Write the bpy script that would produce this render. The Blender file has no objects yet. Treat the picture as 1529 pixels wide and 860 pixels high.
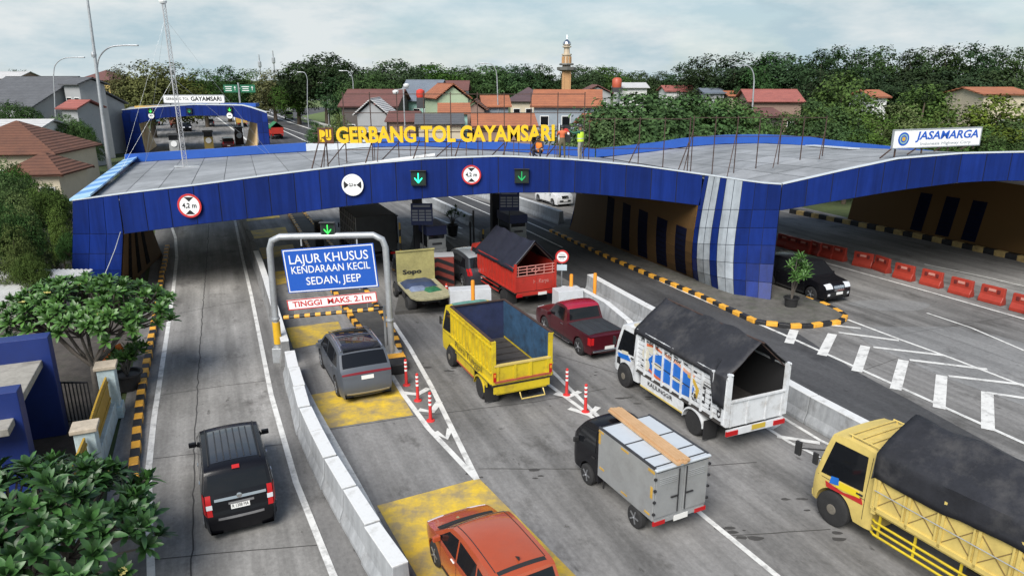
import bpy, bmesh, math, random
from mathutils import Vector, Matrix, noise
random.seed(7)
SC = bpy.context.scene
COL = SC.collection
R = math.radians
PI = math.pi

# ------------------------------------------------------------------ camera, sky, sun, exposure
CAM_H, PITCH, FOC = 10.5, R(16.4), 1060.0
cam_d = bpy.data.cameras.new('camera'); cam = bpy.data.objects.new('camera', cam_d); COL.objects.link(cam)
cam.location = (0, 0, CAM_H); cam.rotation_euler = (R(90) - PITCH, 0, 0)
cam_d.sensor_width = 36; cam_d.lens = FOC / 1529 * 36
cam_d.clip_start = 0.1; cam_d.clip_end = 6000
SC.camera = cam
SC.view_settings.view_transform = 'Standard'; SC.view_settings.look = 'None'
SC.cycles.diffuse_bounces = 8; SC.cycles.max_bounces = 14
SC.view_settings.exposure = 0.45; SC.view_settings.gamma = 1

SUN_EL, SUN_AZ = R(45), R(203)         # azimuth clockwise from +Y: behind the camera, to the left
world = bpy.data.worlds.new('World'); SC.world = world; world.use_nodes = True
wt = world.node_tree; wt.nodes.clear()
def wn(t, **k):
    n = wt.nodes.new(t)
    for a, b in k.items(): setattr(n, a, b)
    return n
w_out = wn('ShaderNodeOutputWorld'); w_bg = wn('ShaderNodeBackground'); w_bg.inputs['Strength'].default_value = 0.1
w_sky = wn('ShaderNodeTexSky', sky_type='NISHITA', sun_disc=False, sun_elevation=SUN_EL, sun_rotation=SUN_AZ)
w_tc = wn('ShaderNodeTexCoord'); w_map = wn('ShaderNodeMapping'); w_map.inputs['Scale'].default_value = (1.7, 1.7, 5.5)
w_n1 = wn('ShaderNodeTexNoise'); w_n1.inputs['Scale'].default_value = 1.6; w_n1.inputs['Detail'].default_value = 7; w_n1.inputs['Roughness'].default_value = 0.55
w_n2 = wn('ShaderNodeTexNoise'); w_n2.inputs['Scale'].default_value = 2.6; w_n2.inputs['Detail'].default_value = 6; w_n2.inputs['Roughness'].default_value = 0.6
w_r1 = wn('ShaderNodeValToRGB'); w_r1.color_ramp.elements[0].position = 0.30; w_r1.color_ramp.elements[1].position = 0.52
w_r2 = wn('ShaderNodeValToRGB'); w_r2.color_ramp.elements[0].position = 0.40; w_r2.color_ramp.elements[1].position = 0.60
w_r2.color_ramp.elements[0].color = (0.9, 0.965, 0.98, 1); w_r2.color_ramp.elements[1].color = (0.57, 0.735, 0.815, 1)
w_sc = wn('ShaderNodeVectorMath', operation='SCALE'); w_sc.inputs['Scale'].default_value = 6.1
w_mix = wn('ShaderNodeMix', data_type='RGBA')
w_haze = wn('ShaderNodeMath', operation='MAXIMUM'); w_haze.inputs[1].default_value = 0.8
L_ = wt.links.new
L_(w_tc.outputs['Generated'], w_map.inputs['Vector'])
L_(w_map.outputs['Vector'], w_n1.inputs['Vector']); L_(w_map.outputs['Vector'], w_n2.inputs['Vector'])
L_(w_n1.outputs['Fac'], w_r1.inputs['Fac']); L_(w_n2.outputs['Fac'], w_r2.inputs['Fac'])
L_(w_r2.outputs['Color'], w_sc.inputs[0]); L_(w_r1.outputs['Color'], w_haze.inputs[0])
w_sep = wn('ShaderNodeSeparateXYZ'); w_zen = wn('ShaderNodeMapRange', interpolation_type='SMOOTHSTEP'); w_mul = wn('ShaderNodeMath', operation='MULTIPLY')
for k_, v_ in (('From Min', .3), ('From Max', .75), ('To Min', 1.0), ('To Max', 0.06)): w_zen.inputs[k_].default_value = v_
L_(w_tc.outputs['Generated'], w_sep.inputs['Vector']); L_(w_sep.outputs['Z'], w_zen.inputs['Value'])
L_(w_haze.outputs['Value'], w_mul.inputs[0]); L_(w_zen.outputs['Result'], w_mul.inputs[1]); L_(w_mul.outputs['Value'], w_mix.inputs['Factor']); L_(w_sky.outputs['Color'], w_mix.inputs['A']); L_(w_sc.outputs['Vector'], w_mix.inputs['B'])
L_(w_mix.outputs['Result'], w_bg.inputs['Color']); L_(w_bg.outputs['Background'], w_out.inputs['Surface'])

sun_d = bpy.data.lights.new('sun', 'SUN'); sun_d.energy = 3.9; sun_d.angle = R(38); sun_d.color = (1, 0.96, 0.9)
sun = bpy.data.objects.new('sun', sun_d); COL.objects.link(sun); sun.location = (-20, -40, 60)
sdir = Vector((math.sin(SUN_AZ) * math.cos(SUN_EL), math.cos(SUN_AZ) * math.cos(SUN_EL), math.sin(SUN_EL)))
sun.rotation_euler = sdir.to_track_quat('Z', 'Y').to_euler()

# ------------------------------------------------------------------ measuring the place from the photograph
_c, _s = math.cos(PITCH), math.sin(PITCH)
def P(x, y, z=0.0):
    """point of the place at height z seen at pixel x, y of the photograph"""
    u = (x - 764.5) / FOC; v = (y - 430) / FOC
    t = (z - CAM_H) / -(v * _c + _s)
    return Vector((u * t, (_c - v * _s) * t, z))
def D(x, y, Y):
    u = (x - 764.5) / FOC; v = (y - 430) / FOC
    t = Y / (_c - v * _s)
    return Vector((u * t, Y, CAM_H - (v * _c + _s) * t))

# ------------------------------------------------------------------ materials
MATS = {}
def mat(name, col, rough=0.6, metal=0.0, var=0.0, scale=3.0, bump=0.0, bscale=None, col2=None, island=0.0, coat=0.0, emit=0.0, spec=0.5, dirt=0.0, dirtcol=(0.05, 0.04, 0.03), dscale=1.2, dlo=0.5, streak=0.0):
    if name in MATS: return MATS[name]
    m = bpy.data.materials.new(name); m.use_nodes = True
    t = m.node_tree; b = t.nodes['Principled BSDF']
    b.inputs['Roughness'].default_value = rough; b.inputs['Metallic'].default_value = metal
    b.inputs['Coat Weight'].default_value = coat; b.inputs['Specular IOR Level'].default_value = spec
    c4 = (*col, 1)
    b.inputs['Base Color'].default_value = c4
    m.diffuse_color = c4
    tc = t.nodes.new('ShaderNodeTexCoord')
    cur = None
    def rgb(c):
        n = t.nodes.new('ShaderNodeRGB'); n.outputs[0].default_value = (*c, 1); return n.outputs[0]
    def mix(f, a, bb, bt='MIX'):
        n = t.nodes.new('ShaderNodeMix'); n.data_type = 'RGBA'; n.blend_type = bt
        if isinstance(f, float): n.inputs['Factor'].default_value = f
        else: t.links.new(f, n.inputs['Factor'])
        t.links.new(a, n.inputs['A']); t.links.new(bb, n.inputs['B']); return n.outputs['Result']
    if var > 0 or col2:
        ns = t.nodes.new('ShaderNodeTexNoise'); ns.inputs['Scale'].default_value = scale; ns.inputs['Detail'].default_value = 6; ns.inputs['Roughness'].default_value = 0.8
        t.links.new(tc.outputs['Object'], ns.inputs['Vector'])
        rp = t.nodes.new('ShaderNodeValToRGB'); rp.color_ramp.elements[0].position = 0.32; rp.color_ramp.elements[1].position = 0.68
        c2 = col2 if col2 else tuple(x * (1 - var) for x in col)
        c1 = col if col2 else tuple(min(1, x * (1 + var)) for x in col)
        rp.color_ramp.elements[0].color = (*c2, 1); rp.color_ramp.elements[1].color = (*c1, 1)
        t.links.new(ns.outputs['Fac'], rp.inputs['Fac']); cur = rp.outputs['Color']
    if dirt > 0:
        dn = t.nodes.new('ShaderNodeTexNoise'); dn.inputs['Scale'].default_value = dscale; dn.inputs['Detail'].default_value = 8; dn.inputs['Roughness'].default_value = 0.7
        t.links.new(tc.outputs['Object'], dn.inputs['Vector'])
        dr = t.nodes.new('ShaderNodeValToRGB'); dr.color_ramp.elements[0].position = dlo; dr.color_ramp.elements[1].position = dlo + 0.22
        dr.color_ramp.elements[0].color = (0, 0, 0, 1); dr.color_ramp.elements[1].color = (dirt, dirt, dirt, 1)
        t.links.new(dn.outputs['Fac'], dr.inputs['Fac'])
        cur = mix(dr.outputs['Color'], cur if cur else rgb(col), rgb(dirtcol))
    if streak > 0:           # rain and dust runs down upright faces
        mp = t.nodes.new('ShaderNodeMapping'); mp.inputs['Scale'].default_value = (2.6, 2.6, .16); t.links.new(tc.outputs['Object'], mp.inputs['Vector'])
        sn = t.nodes.new('ShaderNodeTexNoise'); sn.inputs['Scale'].default_value = 1.0; sn.inputs['Detail'].default_value = 7; sn.inputs['Roughness'].default_value = .7; t.links.new(mp.outputs['Vector'], sn.inputs['Vector'])
        sr = t.nodes.new('ShaderNodeValToRGB'); sr.color_ramp.elements[0].position = .38; sr.color_ramp.elements[1].position = .68; a_ = 1 - streak
        sr.color_ramp.elements[0].color = (1 + streak * .25,) * 3 + (1,); sr.color_ramp.elements[1].color = (a_, a_, a_, 1); t.links.new(sn.outputs['Fac'], sr.inputs['Fac'])
        cur = mix(1.0, cur if cur else rgb(col), sr.outputs['Color'], 'MULTIPLY')
    if island > 0:
        g = t.nodes.new('ShaderNodeNewGeometry'); mr = t.nodes.new('ShaderNodeMapRange')
        mr.inputs['To Min'].default_value = 1 - island; mr.inputs['To Max'].default_value = 1 + island
        t.links.new(g.outputs['Random Per Island'], mr.inputs['Value'])
        vm = t.nodes.new('ShaderNodeVectorMath'); vm.operation = 'SCALE'
        t.links.new(cur if cur else rgb(col), vm.inputs[0]); t.links.new(mr.outputs['Result'], vm.inputs['Scale']); cur = vm.outputs['Vector']
    if cur: t.links.new(cur, b.inputs['Base Color'])
    if bump > 0:
        bn = t.nodes.new('ShaderNodeTexNoise'); bn.inputs['Scale'].default_value = bscale or scale * 6; bn.inputs['Detail'].default_value = 5
        t.links.new(tc.outputs['Object'], bn.inputs['Vector'])
        bp = t.nodes.new('ShaderNodeBump'); bp.inputs['Strength'].default_value = bump; bp.inputs['Distance'].default_value = 0.03
        t.links.new(bn.outputs['Fac'], bp.inputs['Height']); t.links.new(bp.outputs['Normal'], b.inputs['Normal'])
    if emit > 0:
        b.inputs['Emission Color'].default_value = c4; b.inputs['Emission Strength'].default_value = emit
    MATS[name] = m
    return m

# ------------------------------------------------------------------ mesh building
class MB:
    def __init__(s): s.v = []; s.f = []; s.m = []
    def add(s, vs, fs, mi=0):
        o = len(s.v); s.v += [tuple(v) for v in vs]
        for f in fs: s.f.append([i + o for i in f]); s.m.append(mi)
        return s
    def quad(s, a, b, c, d, mi=0): return s.add([a, b, c, d], [(0, 1, 2, 3)], mi)
    def box(s, c, d, rz=0.0, mi=0, M=None, taper=1.0):
        x, y, z = d[0] / 2, d[1] / 2, d[2] / 2
        vs = [Vector((sx * x * (taper if sz > 0 else 1), sy * y * (taper if sz > 0 else 1), sz * z)) for sz in (-1, 1) for sy in (-1, 1) for sx in (-1, 1)]
        if rz: vs = [Matrix.Rotation(rz, 3, 'Z') @ v for v in vs]
        if M is not None: vs = [M @ v for v in vs]
        vs = [v + Vector(c) for v in vs]
        return s.add(vs, [(0, 2, 3, 1), (4, 5, 7, 6), (0, 1, 5, 4), (2, 6, 7, 3), (0, 4, 6, 2), (1, 3, 7, 5)], mi)
    def beam(s, a, b, w, h=None, mi=0):
        a, b = Vector(a), Vector(b); h = h or w
        d = (b - a); l = d.length
        if l < 1e-6: return s
        q = d.to_track_quat('Y', 'Z').to_matrix()
        return s.box((a + b) / 2, (w, l, h), M=q, mi=mi)
    def prism(s, poly, z0, z1, mi=0, M=None):
        n = len(poly); vs = [Vector((p[0], p[1], z0)) for p in poly] + [Vector((p[0], p[1], z1)) for p in poly]
        if M is not None: vs = [M @ v for v in vs]
        fs = [tuple(range(n - 1, -1, -1)), tuple(range(n, 2 * n))] + [(i, (i + 1) % n, n + (i + 1) % n, n + i) for i in range(n)]
        return s.add(vs, fs, mi)
    def tube(s, pts, r, n=8, mi=0, cap=True):
        pts = [Vector(p) for p in pts]; k = len(pts); o = []
        rr = r if isinstance(r, (list, tuple)) else [r] * k
        up = None
        for i, p in enumerate(pts):
            d = (pts[min(i + 1, k - 1)] - pts[max(i - 1, 0)]).normalized()
            if up is None: up = d.orthogonal().normalized()
            up = (up - d * up.dot(d)); up = up.normalized() if up.length > 1e-6 else d.orthogonal().normalized()
            w = d.cross(up)
            for j in range(n):
                a = 2 * PI * j / n; o.append(p + (up * math.cos(a) + w * math.sin(a)) * rr[i])
        fs = [(i * n + j, i * n + (j + 1) % n, (i + 1) * n + (j + 1) % n, (i + 1) * n + j) for i in range(k - 1) for j in range(n)]
        if cap: fs += [tuple(range(n - 1, -1, -1)), tuple((k - 1) * n + j for j in range(n))]
        return s.add(o, fs, mi)
    def lathe(s, prof, n=16, mi=0, M=None, c=(0, 0, 0)):
        o = []
        for r, z in prof:
            for j in range(n):
                a = 2 * PI * j / n; v = Vector((r * math.cos(a), r * math.sin(a), z))
                o.append((M @ v if M is not None else v) + Vector(c))
        k = len(prof)
        fs = [(i * n + j, i * n + (j + 1) % n, (i + 1) * n + (j + 1) % n, (i + 1) * n + j) for i in range(k - 1) for j in range(n)]
        fs += [tuple(range(n - 1, -1, -1)), tuple((k - 1) * n + j for j in range(n))]
        return s.add(o, fs, mi)
    def grid(s, rows, mi=0, closed=False):
        n = len(rows[0]); o = [p for r in rows for p in r]; fs = []
        for i in range(len(rows) - 1):
            for j in range(n if closed else n - 1):
                fs.append((i * n + j, i * n + (j + 1) % n, (i + 1) * n + (j + 1) % n, (i + 1) * n + j))
        return s.add(o, fs, mi)
    def ribbon(s, pts, w, z, mi=0):
        pts = [Vector((p[0], p[1], 0)) for p in pts]; Lr = []
        for i, p in enumerate(pts):
            d = (pts[min(i + 1, len(pts) - 1)] - pts[max(i - 1, 0)]).normalized(); nn = Vector((-d.y, d.x, 0)) * w / 2
            Lr.append([(p.x + nn.x, p.y + nn.y, z), (p.x - nn.x, p.y - nn.y, z)])
        return s.grid(Lr, mi)
    def sheet(s, pts, z, mi=0):
        return s.add([(p[0], p[1], z) for p in pts], [tuple(range(len(pts)))], mi)
    def build(s, name, mats, parent=None, smooth=None, bevel=0.0, fix=True, seg=2):
        me = bpy.data.meshes.new(name); me.from_pydata(s.v, [], s.f)
        if not isinstance(mats, (list, tuple)): mats = [mats]
        for m in mats: me.materials.append(m)
        if len(mats) > 1: me.polygons.foreach_set('material_index', s.m)
        me.update()
        if fix and len(s.f) < 20000:
            bm = bmesh.new(); bm.from_mesh(me); bmesh.ops.recalc_face_normals(bm, faces=bm.faces); bm.to_mesh(me); bm.free()
        if smooth is not None:
            me.polygons.foreach_set('use_smooth', [True] * len(me.polygons))
            if smooth < 179: me.set_sharp_from_angle(angle=R(smooth))
        o = bpy.data.objects.new(name, me); COL.objects.link(o)
        if parent: o.parent = parent
        if bevel > 0:
            bv = o.modifiers.new('bevel', 'BEVEL'); bv.width = bevel; bv.segments = seg; bv.limit_method = 'ANGLE'; bv.angle_limit = R(35)
        return o

def tag(o, label, cat, group=None, kind=None):
    o['label'] = label; o['category'] = cat
    if group: o['group'] = group
    if kind: o['kind'] = kind
    return o
def thing(name, label, cat, loc=(0, 0, 0), rz=0.0, group=None):
    o = bpy.data.objects.new(name, None); COL.objects.link(o); o.empty_display_size = 0.3
    o.location = loc; o.rotation_euler = (0, 0, rz)
    return tag(o, label, cat, group)
def struct(o): o['kind'] = 'structure'; return o
def copy_tree(o, parent=None):
    c = o.copy(); COL.objects.link(c)
    if parent: c.parent = parent; c.matrix_parent_inverse = o.matrix_parent_inverse
    for ch in list(o.children): copy_tree(ch, c)
    return c

def text_into(mb, s, size, M, depth=0.01, bold=0.0, mi=0, align='CENTER', squeeze=1.0, width=None):
    """lettering as mesh: text in its own XY plane (Z out of the face), moved by matrix M"""
    cu = bpy.data.curves.new('lettering', 'FONT'); cu.body = s; cu.size = size; cu.extrude = depth / 2; cu.offset = bold
    cu.align_x = align; cu.align_y = 'CENTER'; cu.resolution_u = 3
    ob = bpy.data.objects.new('lettering', cu); COL.objects.link(ob)
    dg = bpy.context.evaluated_depsgraph_get(); me = bpy.data.meshes.new_from_object(ob.evaluated_get(dg))
    if width:
        xs = [v.co.x for v in me.vertices]
        if xs: squeeze = width / max(1e-4, max(xs) - min(xs))
    mb.add([M @ Vector((v.co.x * squeeze, v.co.y, v.co.z)) for v in me.vertices], [list(p.vertices) for p in me.polygons], mi)
    bpy.data.objects.remove(ob); bpy.data.curves.remove(cu); bpy.data.meshes.remove(me)
    return mb
def face_m(loc, right, up):
    """matrix whose X runs along right, Y along up, Z out of the face, at loc"""
    r = Vector(right).normalized(); u = Vector(up); u = (u - r * u.dot(r)).normalized(); n = r.cross(u)
    return Matrix(((r.x, u.x, n.x, loc[0]), (r.y, u.y, n.y, loc[1]), (r.z, u.z, n.z, loc[2]), (0, 0, 0, 1)))
def lerp(a, b, t): return a + (b - a) * t
def interp(xs, ys, x):
    if x <= xs[0]: return ys[0]
    for i in range(len(xs) - 1):
        if x <= xs[i + 1]: return lerp(ys[i], ys[i + 1], (x - xs[i]) / (xs[i + 1] - xs[i]))
    return ys[-1]
def crom(pts, n):
    """smooth curve through 2D or 3D control points, n samples per span"""
    pts = [Vector(p) for p in pts]; o = []
    for i in range(len(pts) - 1):
        p0, p1, p2, p3 = pts[max(i - 1, 0)], pts[i], pts[i + 1], pts[min(i + 2, len(pts) - 1)]
        for k in range(n):
            t = k / n
            o.append(0.5 * ((2 * p1) + (p2 - p0) * t + (2 * p0 - 5 * p1 + 4 * p2 - p3) * t * t + (3 * p1 - p0 - 3 * p2 + p3) * t ** 3))
    o.append(pts[-1]); return o

# common materials
m_white = mat('white_paint', (0.72, 0.73, 0.73), 0.5, var=0.08, scale=2, dirt=0.35, dirtcol=(0.3, 0.29, 0.27))
m_line = mat('road_line_paint', (0.62, 0.62, 0.6), 0.7, var=0.12, scale=2.5, dirt=0.9, dirtcol=(0.2, 0.195, 0.19), dscale=2.2)
m_black = mat('black_rubber', (0.015, 0.015, 0.016), 0.75)
m_blackpaint = mat('black_paint', (0.02, 0.02, 0.022), 0.5, var=0.3, scale=6)
m_yellowpaint = mat('kerb_yellow_paint', (0.72, 0.36, 0.04), 0.6, var=0.15, scale=4, dirt=0.5, dirtcol=(0.16, 0.1, 0.04), dscale=2.5)
m_steel = mat('galvanised_steel', (0.42, 0.44, 0.46), 0.45, 0.5, var=0.15, scale=4, dirt=0.3)
m_rust = mat('rusty_steel', (0.06, 0.035, 0.028), 0.75, 0.2, var=0.4, scale=5)
m_dark = mat('dark_grey_paint', (0.035, 0.037, 0.042), 0.6, var=0.2)
m_glass = mat('dark_glass', (0.008, 0.009, 0.011), 0.06, 0.0, spec=0.35)
m_chrome = mat('chrome', (0.6, 0.6, 0.62), 0.15, 1.0)
m_redlens = mat('red_lens', (0.4, 0.012, 0.014), 0.35, spec=.25)
m_clearlens = mat('clear_lens', (0.6, 0.62, 0.65), 0.15, coat=0.6)
m_orange_lens = mat('amber_lens', (0.7, 0.25, 0.02), 0.2, coat=0.5)
m_plate_w = mat('plate_white', (0.7, 0.7, 0.68), 0.5)
m_tyre = mat('tyre', (0.018, 0.018, 0.019), 0.85, var=0.3, scale=8)
m_rim = mat('alloy', (0.42, 0.43, 0.45), 0.3, 0.8)
m_rim_dull = mat('dusty_steel_rim', (0.16, 0.145, 0.12), 0.7, 0.2, var=0.25, scale=8)

# ================================================================== GROUND AND ROADS
HD = R(23.0)                                     # the motorway runs 23 degrees left of straight ahead
RD = Vector((-math.sin(HD), math.cos(HD), 0)); RN = Vector((math.cos(HD), math.sin(HD), 0))
def road_mat(name, c_lo, c_hi, stain, rough=0.8, streak=1.0, spot=0.9):
    m = bpy.data.materials.new(name); m.use_nodes = True; t = m.node_tree; b = t.nodes['Principled BSDF']; l = t.links.new; b.inputs['Specular IOR Level'].default_value = .2
    tc = t.nodes.new('ShaderNodeTexCoord'); rot = t.nodes.new('ShaderNodeMapping'); rot.inputs['Rotation'].default_value = (0, 0, -HD)
    l(tc.outputs['Object'], rot.inputs['Vector'])
    def nz(scale, sc3, det=6, ro=0.6):
        mp = t.nodes.new('ShaderNodeMapping'); mp.inputs['Scale'].default_value = sc3; l(rot.outputs['Vector'], mp.inputs['Vector'])
        n = t.nodes.new('ShaderNodeTexNoise'); n.inputs['Scale'].default_value = scale; n.inputs['Detail'].default_value = det; n.inputs['Roughness'].default_value = ro
        l(mp.outputs['Vector'], n.inputs['Vector']); return n.outputs['Fac']
    def ramp(f, p0, p1, c0, c1):
        r = t.nodes.new('ShaderNodeValToRGB'); r.color_ramp.elements[0].position = p0; r.color_ramp.elements[1].position = p1
        r.color_ramp.elements[0].color = (*c0, 1); r.color_ramp.elements[1].color = (*c1, 1); l(f, r.inputs['Fac']); return r.outputs['Color']
    def mix(f, a, bb, bt='MIX'):
        n = t.nodes.new('ShaderNodeMix'); n.data_type = 'RGBA'; n.blend_type = bt
        if isinstance(f, float): n.inputs['Factor'].default_value = f
        else: l(f, n.inputs['Factor'])
        l(a, n.inputs['A']); l(bb, n.inputs['B']); return n.outputs['Result']
    base = ramp(nz(0.35, (1, 0.35, 1), 8, .68), 0.36, 0.64, c_lo, c_hi)
    st = ramp(nz(1.0, (1.5, 0.06 , 1), 6), 0.36, 0.64, (1.08,) * 3, (1 - 0.36 * streak,) * 3)      # tyre wear along the lanes
    base = mix(1.0, base, st, 'MULTIPLY')
    sp = ramp(nz(0.55, (1, 0.6, 1), 9, 0.72), 0.55, 0.7, (0, 0, 0), (spot,) * 3)                   # oil and rubber stains
    n = t.nodes.new('ShaderNodeRGB'); n.outputs[0].default_value = (*stain, 1)
    base = mix(sp, base, n.outputs[0])
    sp2 = ramp(nz(2.6, (1, 0.5, 1), 4, 0.6), 0.66, 0.72, (0, 0, 0), (0.75,) * 3)
    base = mix(sp2, base, n.outputs[0])
    fine = ramp(nz(9, (1, 0.7, 1), 6, 0.75), 0.28, 0.72, (0.76,) * 3, (1.2,) * 3)
    base = mix(1.0, base, fine, 'MULTIPLY')
    l(base, b.inputs['Base Color'])
    rr = ramp(nz(0.8, (1, 0.5, 1), 5), 0.3, 0.7, (rough - 0.14,) * 3, (rough + 0.1,) * 3); l(rr, b.inputs['Roughness'])
    bp = t.nodes.new('ShaderNodeBump'); bp.inputs['Strength'].default_value = 0.25; bp.inputs['Distance'].default_value = 0.01
    l(nz(40, (1, 1, 1), 4, 0.7), bp.inputs['Height']); l(bp.outputs['Normal'], b.inputs['Normal'])
    return m
m_conc = road_mat('lane_concrete', (0.155, 0.152, 0.148), (0.27, 0.265, 0.258), (0.065, 0.062, 0.058))
m_concL = road_mat('pale_lane_concrete', (0.18, 0.175, 0.165), (0.33, 0.322, 0.306), (0.08, 0.075, 0.07))
m_asph = road_mat('asphalt', (0.058, 0.059, 0.062), (0.09, 0.091, 0.095), (0.03, 0.03, 0.032), streak=0.6, spot=0.6)
m_patch = road_mat('worn_grey_surface', (0.17, 0.172, 0.172), (0.25, 0.25, 0.248), (0.09, 0.088, 0.085), streak=0.5)
m_soil = mat('dark_soil', (0.06, 0.052, 0.045), 0.95, var=0.45, scale=1.5, bump=0.6, dirt=0.6, dirtcol=(0.03, 0.035, 0.02))
m_grass = mat('grass_ground', (0.075, 0.105, 0.03), 0.95, var=0.4, scale=0.25, bump=0.6, bscale=4, col2=(0.045, 0.06, 0.022))
m_yel = mat('rumble_yellow', (0.62, 0.42, 0.035), 0.7, var=0.12, scale=1.5, dirt=0.9, dirtcol=(0.25, 0.2, 0.12), dscale=1.3, dlo=.4)
m_joint = mat('joint_tar', (0.05, 0.048, 0.046), 0.9, var=0.3)

g = MB(); g.sheet([(-2500, -60), (2500, -60), (2500, 4000), (-2500, 4000)], -0.05); struct(g.build('ground', m_grass))

# the whole paved plaza, one sheet
g = MB()
g.sheet([(-6.2, 3), (-8.4, 11.5), (-9.1, 13.2), (-11.3, 17.7), (-14.1, 24.3), (-18.6, 34.5), (-26.5, 52), (-52, 100), (-75, 150), (-100, 210), (-160, 330),
         (-60, 330), (-28, 200), (-8, 130), (10, 92), (24, 62), (31, 43), (37, 34), (44, 22), (50, 3)], 0.0)
struct(g.build('plaza_road', m_conc))
g = MB(); a = [P(226, 895), P(222, 700), P(240, 560), P(258, 440), P(262, 385), P(268, 330)]; b = [P(348, 325), P(372, 430), P(405, 590), P(442, 720), P(512, 895)]
g.sheet([(p.x, p.y) for p in [a[0] + Vector((1.0, -4, 0))] + a + b + [b[-1] + Vector((1.6, -4, 0))]], 0.004); struct(g.build('exit_lane', m_concL))
# the through road in asphalt
def barrier_line(t):                             # foot of the concrete barrier left of the through road
    pts = [P(1420, 752), P(1300, 686), P(1235, 648), P(1170, 610), P(890, 443), P(700, 335), P(655, 313), P(560, 268)]
    k = max(0, min(len(pts) - 1.001, t)); i = int(k); return pts[i].lerp(pts[i + 1], k - i)
asL = [barrier_line(i * 0.5) for i in range(15)]
asR = [P(590, 262), P(760, 312), P(842, 347), P(1035, 432), P(1195, 500), P(1280, 555), P(1400, 620), P(1529, 690), P(1700, 790)]
g = MB(); g.sheet([(p.x, p.y) for p in [Vector((13.5, 12, 0))] + asL + asR + [Vector((17.5, 12, 0))]], 0.004); struct(g.build('through_road', m_asph))
far = [P(396, 205), P(480, 205), P(560, 225), P(640, 250), P(590, 262), P(560, 268), P(470, 235)]
g = MB(); g.sheet([(p.x, p.y) for p in [P(420, 150), P(520, 150), P(640, 200), P(700, 245), P(600, 275), P(500, 240), P(400, 215), P(395, 180)]], 0.006); struct(g.build('motorway', m_asph))
g = MB(); g.sheet([(p.x, p.y) for p in [P(1262, 488), P(1440, 488), P(1529, 512), P(1660, 545), P(1660, 660), P(1529, 606), P(1400, 560), P(1300, 515)]], 0.008); struct(g.build('worn_surface', m_patch))
g = MB(); c = P(1330, 456); g.sheet([(c.x + 1.9 * math.cos(a) * (1 + .12 * math.sin(3 * a)), c.y + .9 * math.sin(a)) for a in [2 * PI * i / 28 for i in range(28)]], 0.008); struct(g.build('road_repair_patch', m_patch))
# soil verge left of the exit lane
g = MB(); g.sheet([(-60, 2), (-6.6, 2), (-8.6, 11.5), (-9.3, 13.2), (-11.5, 17.7), (-14.3, 24.3), (-18.8, 34.5), (-26.7, 52), (-40, 76), (-75, 76)], 0.006); struct(g.build('verge', m_soil))

# ------------------------------------------------------------------ road markings (paint on the road)
_lift = [0]
def px_ribbon(mb, px, w, z=0.014, mi=0):
    _lift[0] += 1                                # each stroke of paint a hair above the last, so crossing strokes never share a plane
    return mb.ribbon([P(*p) for p in px], w, z + _lift[0] * .0003, mi)
ln = MB()
px_ribbon(ln, [(227, 895), (223, 780), (222, 700), (230, 625), (240, 560), (250, 495), (258, 440), (264, 385), (262, 355), (256, 338)], 0.17)
px_ribbon(ln, [(516, 895), (498, 860), (442, 720), (405, 590), (375, 440), (362, 385), (350, 325)], 0.16)
px_ribbon(ln, [(618, 895), (603, 860), (545, 745), (470, 610), (440, 550), (425, 515), (392, 425), (366, 355), (355, 320)], 0.2)
px_ribbon(ln, [(712, 716), (640, 640), (603, 590), (575, 545), (540, 500)], 0.17)
px_ribbon(ln, [(712, 716), (665, 620), (643, 575), (612, 520), (587, 482)], 0.17)
px_ribbon(ln, [(601, 587), (624, 589), (640, 580)], 0.24, 0.016); px_ribbon(ln, [(625, 612), (645, 615), (656, 600)], 0.24, 0.016); px_ribbon(ln, [(650, 645), (667, 655), (672, 640)], 0.2, 0.016)
px_ribbon(ln, [(1200, 897), (1160, 860), (1045, 766), (930, 662), (905, 640), (870, 612), (820, 575), (795, 556)], 0.15)
px_ribbon(ln, [(925, 655), (893, 622), (850, 580), (822, 552), (780, 520)], 0.15)
px_ribbon(ln, [(828, 588), (848, 593), (866, 585)], 0.22, 0.016); px_ribbon(ln, [(850, 610), (880, 620), (893, 608)], 0.22, 0.016)
px_ribbon(ln, [(1232, 690), (1213, 677), (1181, 662), (1143, 638), (1100, 615)], 0.13)
px_ribbon(ln, [(1240, 665), (1225, 658), (1166, 622), (1140, 607)], 0.13)
px_ribbon(ln, [(1150, 640), (1160, 634), (1166, 624)], 0.2, 0.016); px_ribbon(ln, [(1160, 652), (1224, 662)], 0.2, 0.016)
ln.build('lane_markings', m_line); struct(bpy.data.objects['lane_markings'])
ln = MB()
px_ribbon(ln, [(1640, 712), (1529, 662), (1400, 604), (1170, 500), (1040, 444), (940, 400), (820, 346), (740, 311), (650, 277), (560, 245)], 0.16)
px_ribbon(ln, [(840, 370), (790, 346), (700, 307), (610, 268), (540, 243)], 0.14)
for q in [((1186, 493), (1178, 513)), ((1243, 499), (1227, 531)), ((1292, 517), (1279, 555)), ((1349, 538), (1337, 582)), ((1406, 561), (1402, 610)), ((1474, 586), (1475, 642)), ((1548, 615), (1560, 680))]:
    px_ribbon(ln, q, 0.37)
for q in [((1252, 497), (1342, 509)), ((1304, 519), (1408, 531)), ((1358, 538), (1474, 552)), ((1416, 562), (1529, 575)), ((1474, 587), (1600, 605)), ((1240, 486), (1285, 491))]:
    px_ribbon(ln, q, 0.2, 0.016)
px_ribbon(ln, [(1266, 478), (1340, 506), (1420, 535), (1529, 577), (1640, 618)], 0.15)
px_ribbon(ln, [(1384, 468), (1450, 490), (1529, 524), (1600, 550)], 0.12)
px_ribbon(ln, [(1620, 505), (1529, 477), (1400, 440), (1329, 420), (1250, 398), (1165, 374)], 0.15)
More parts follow.
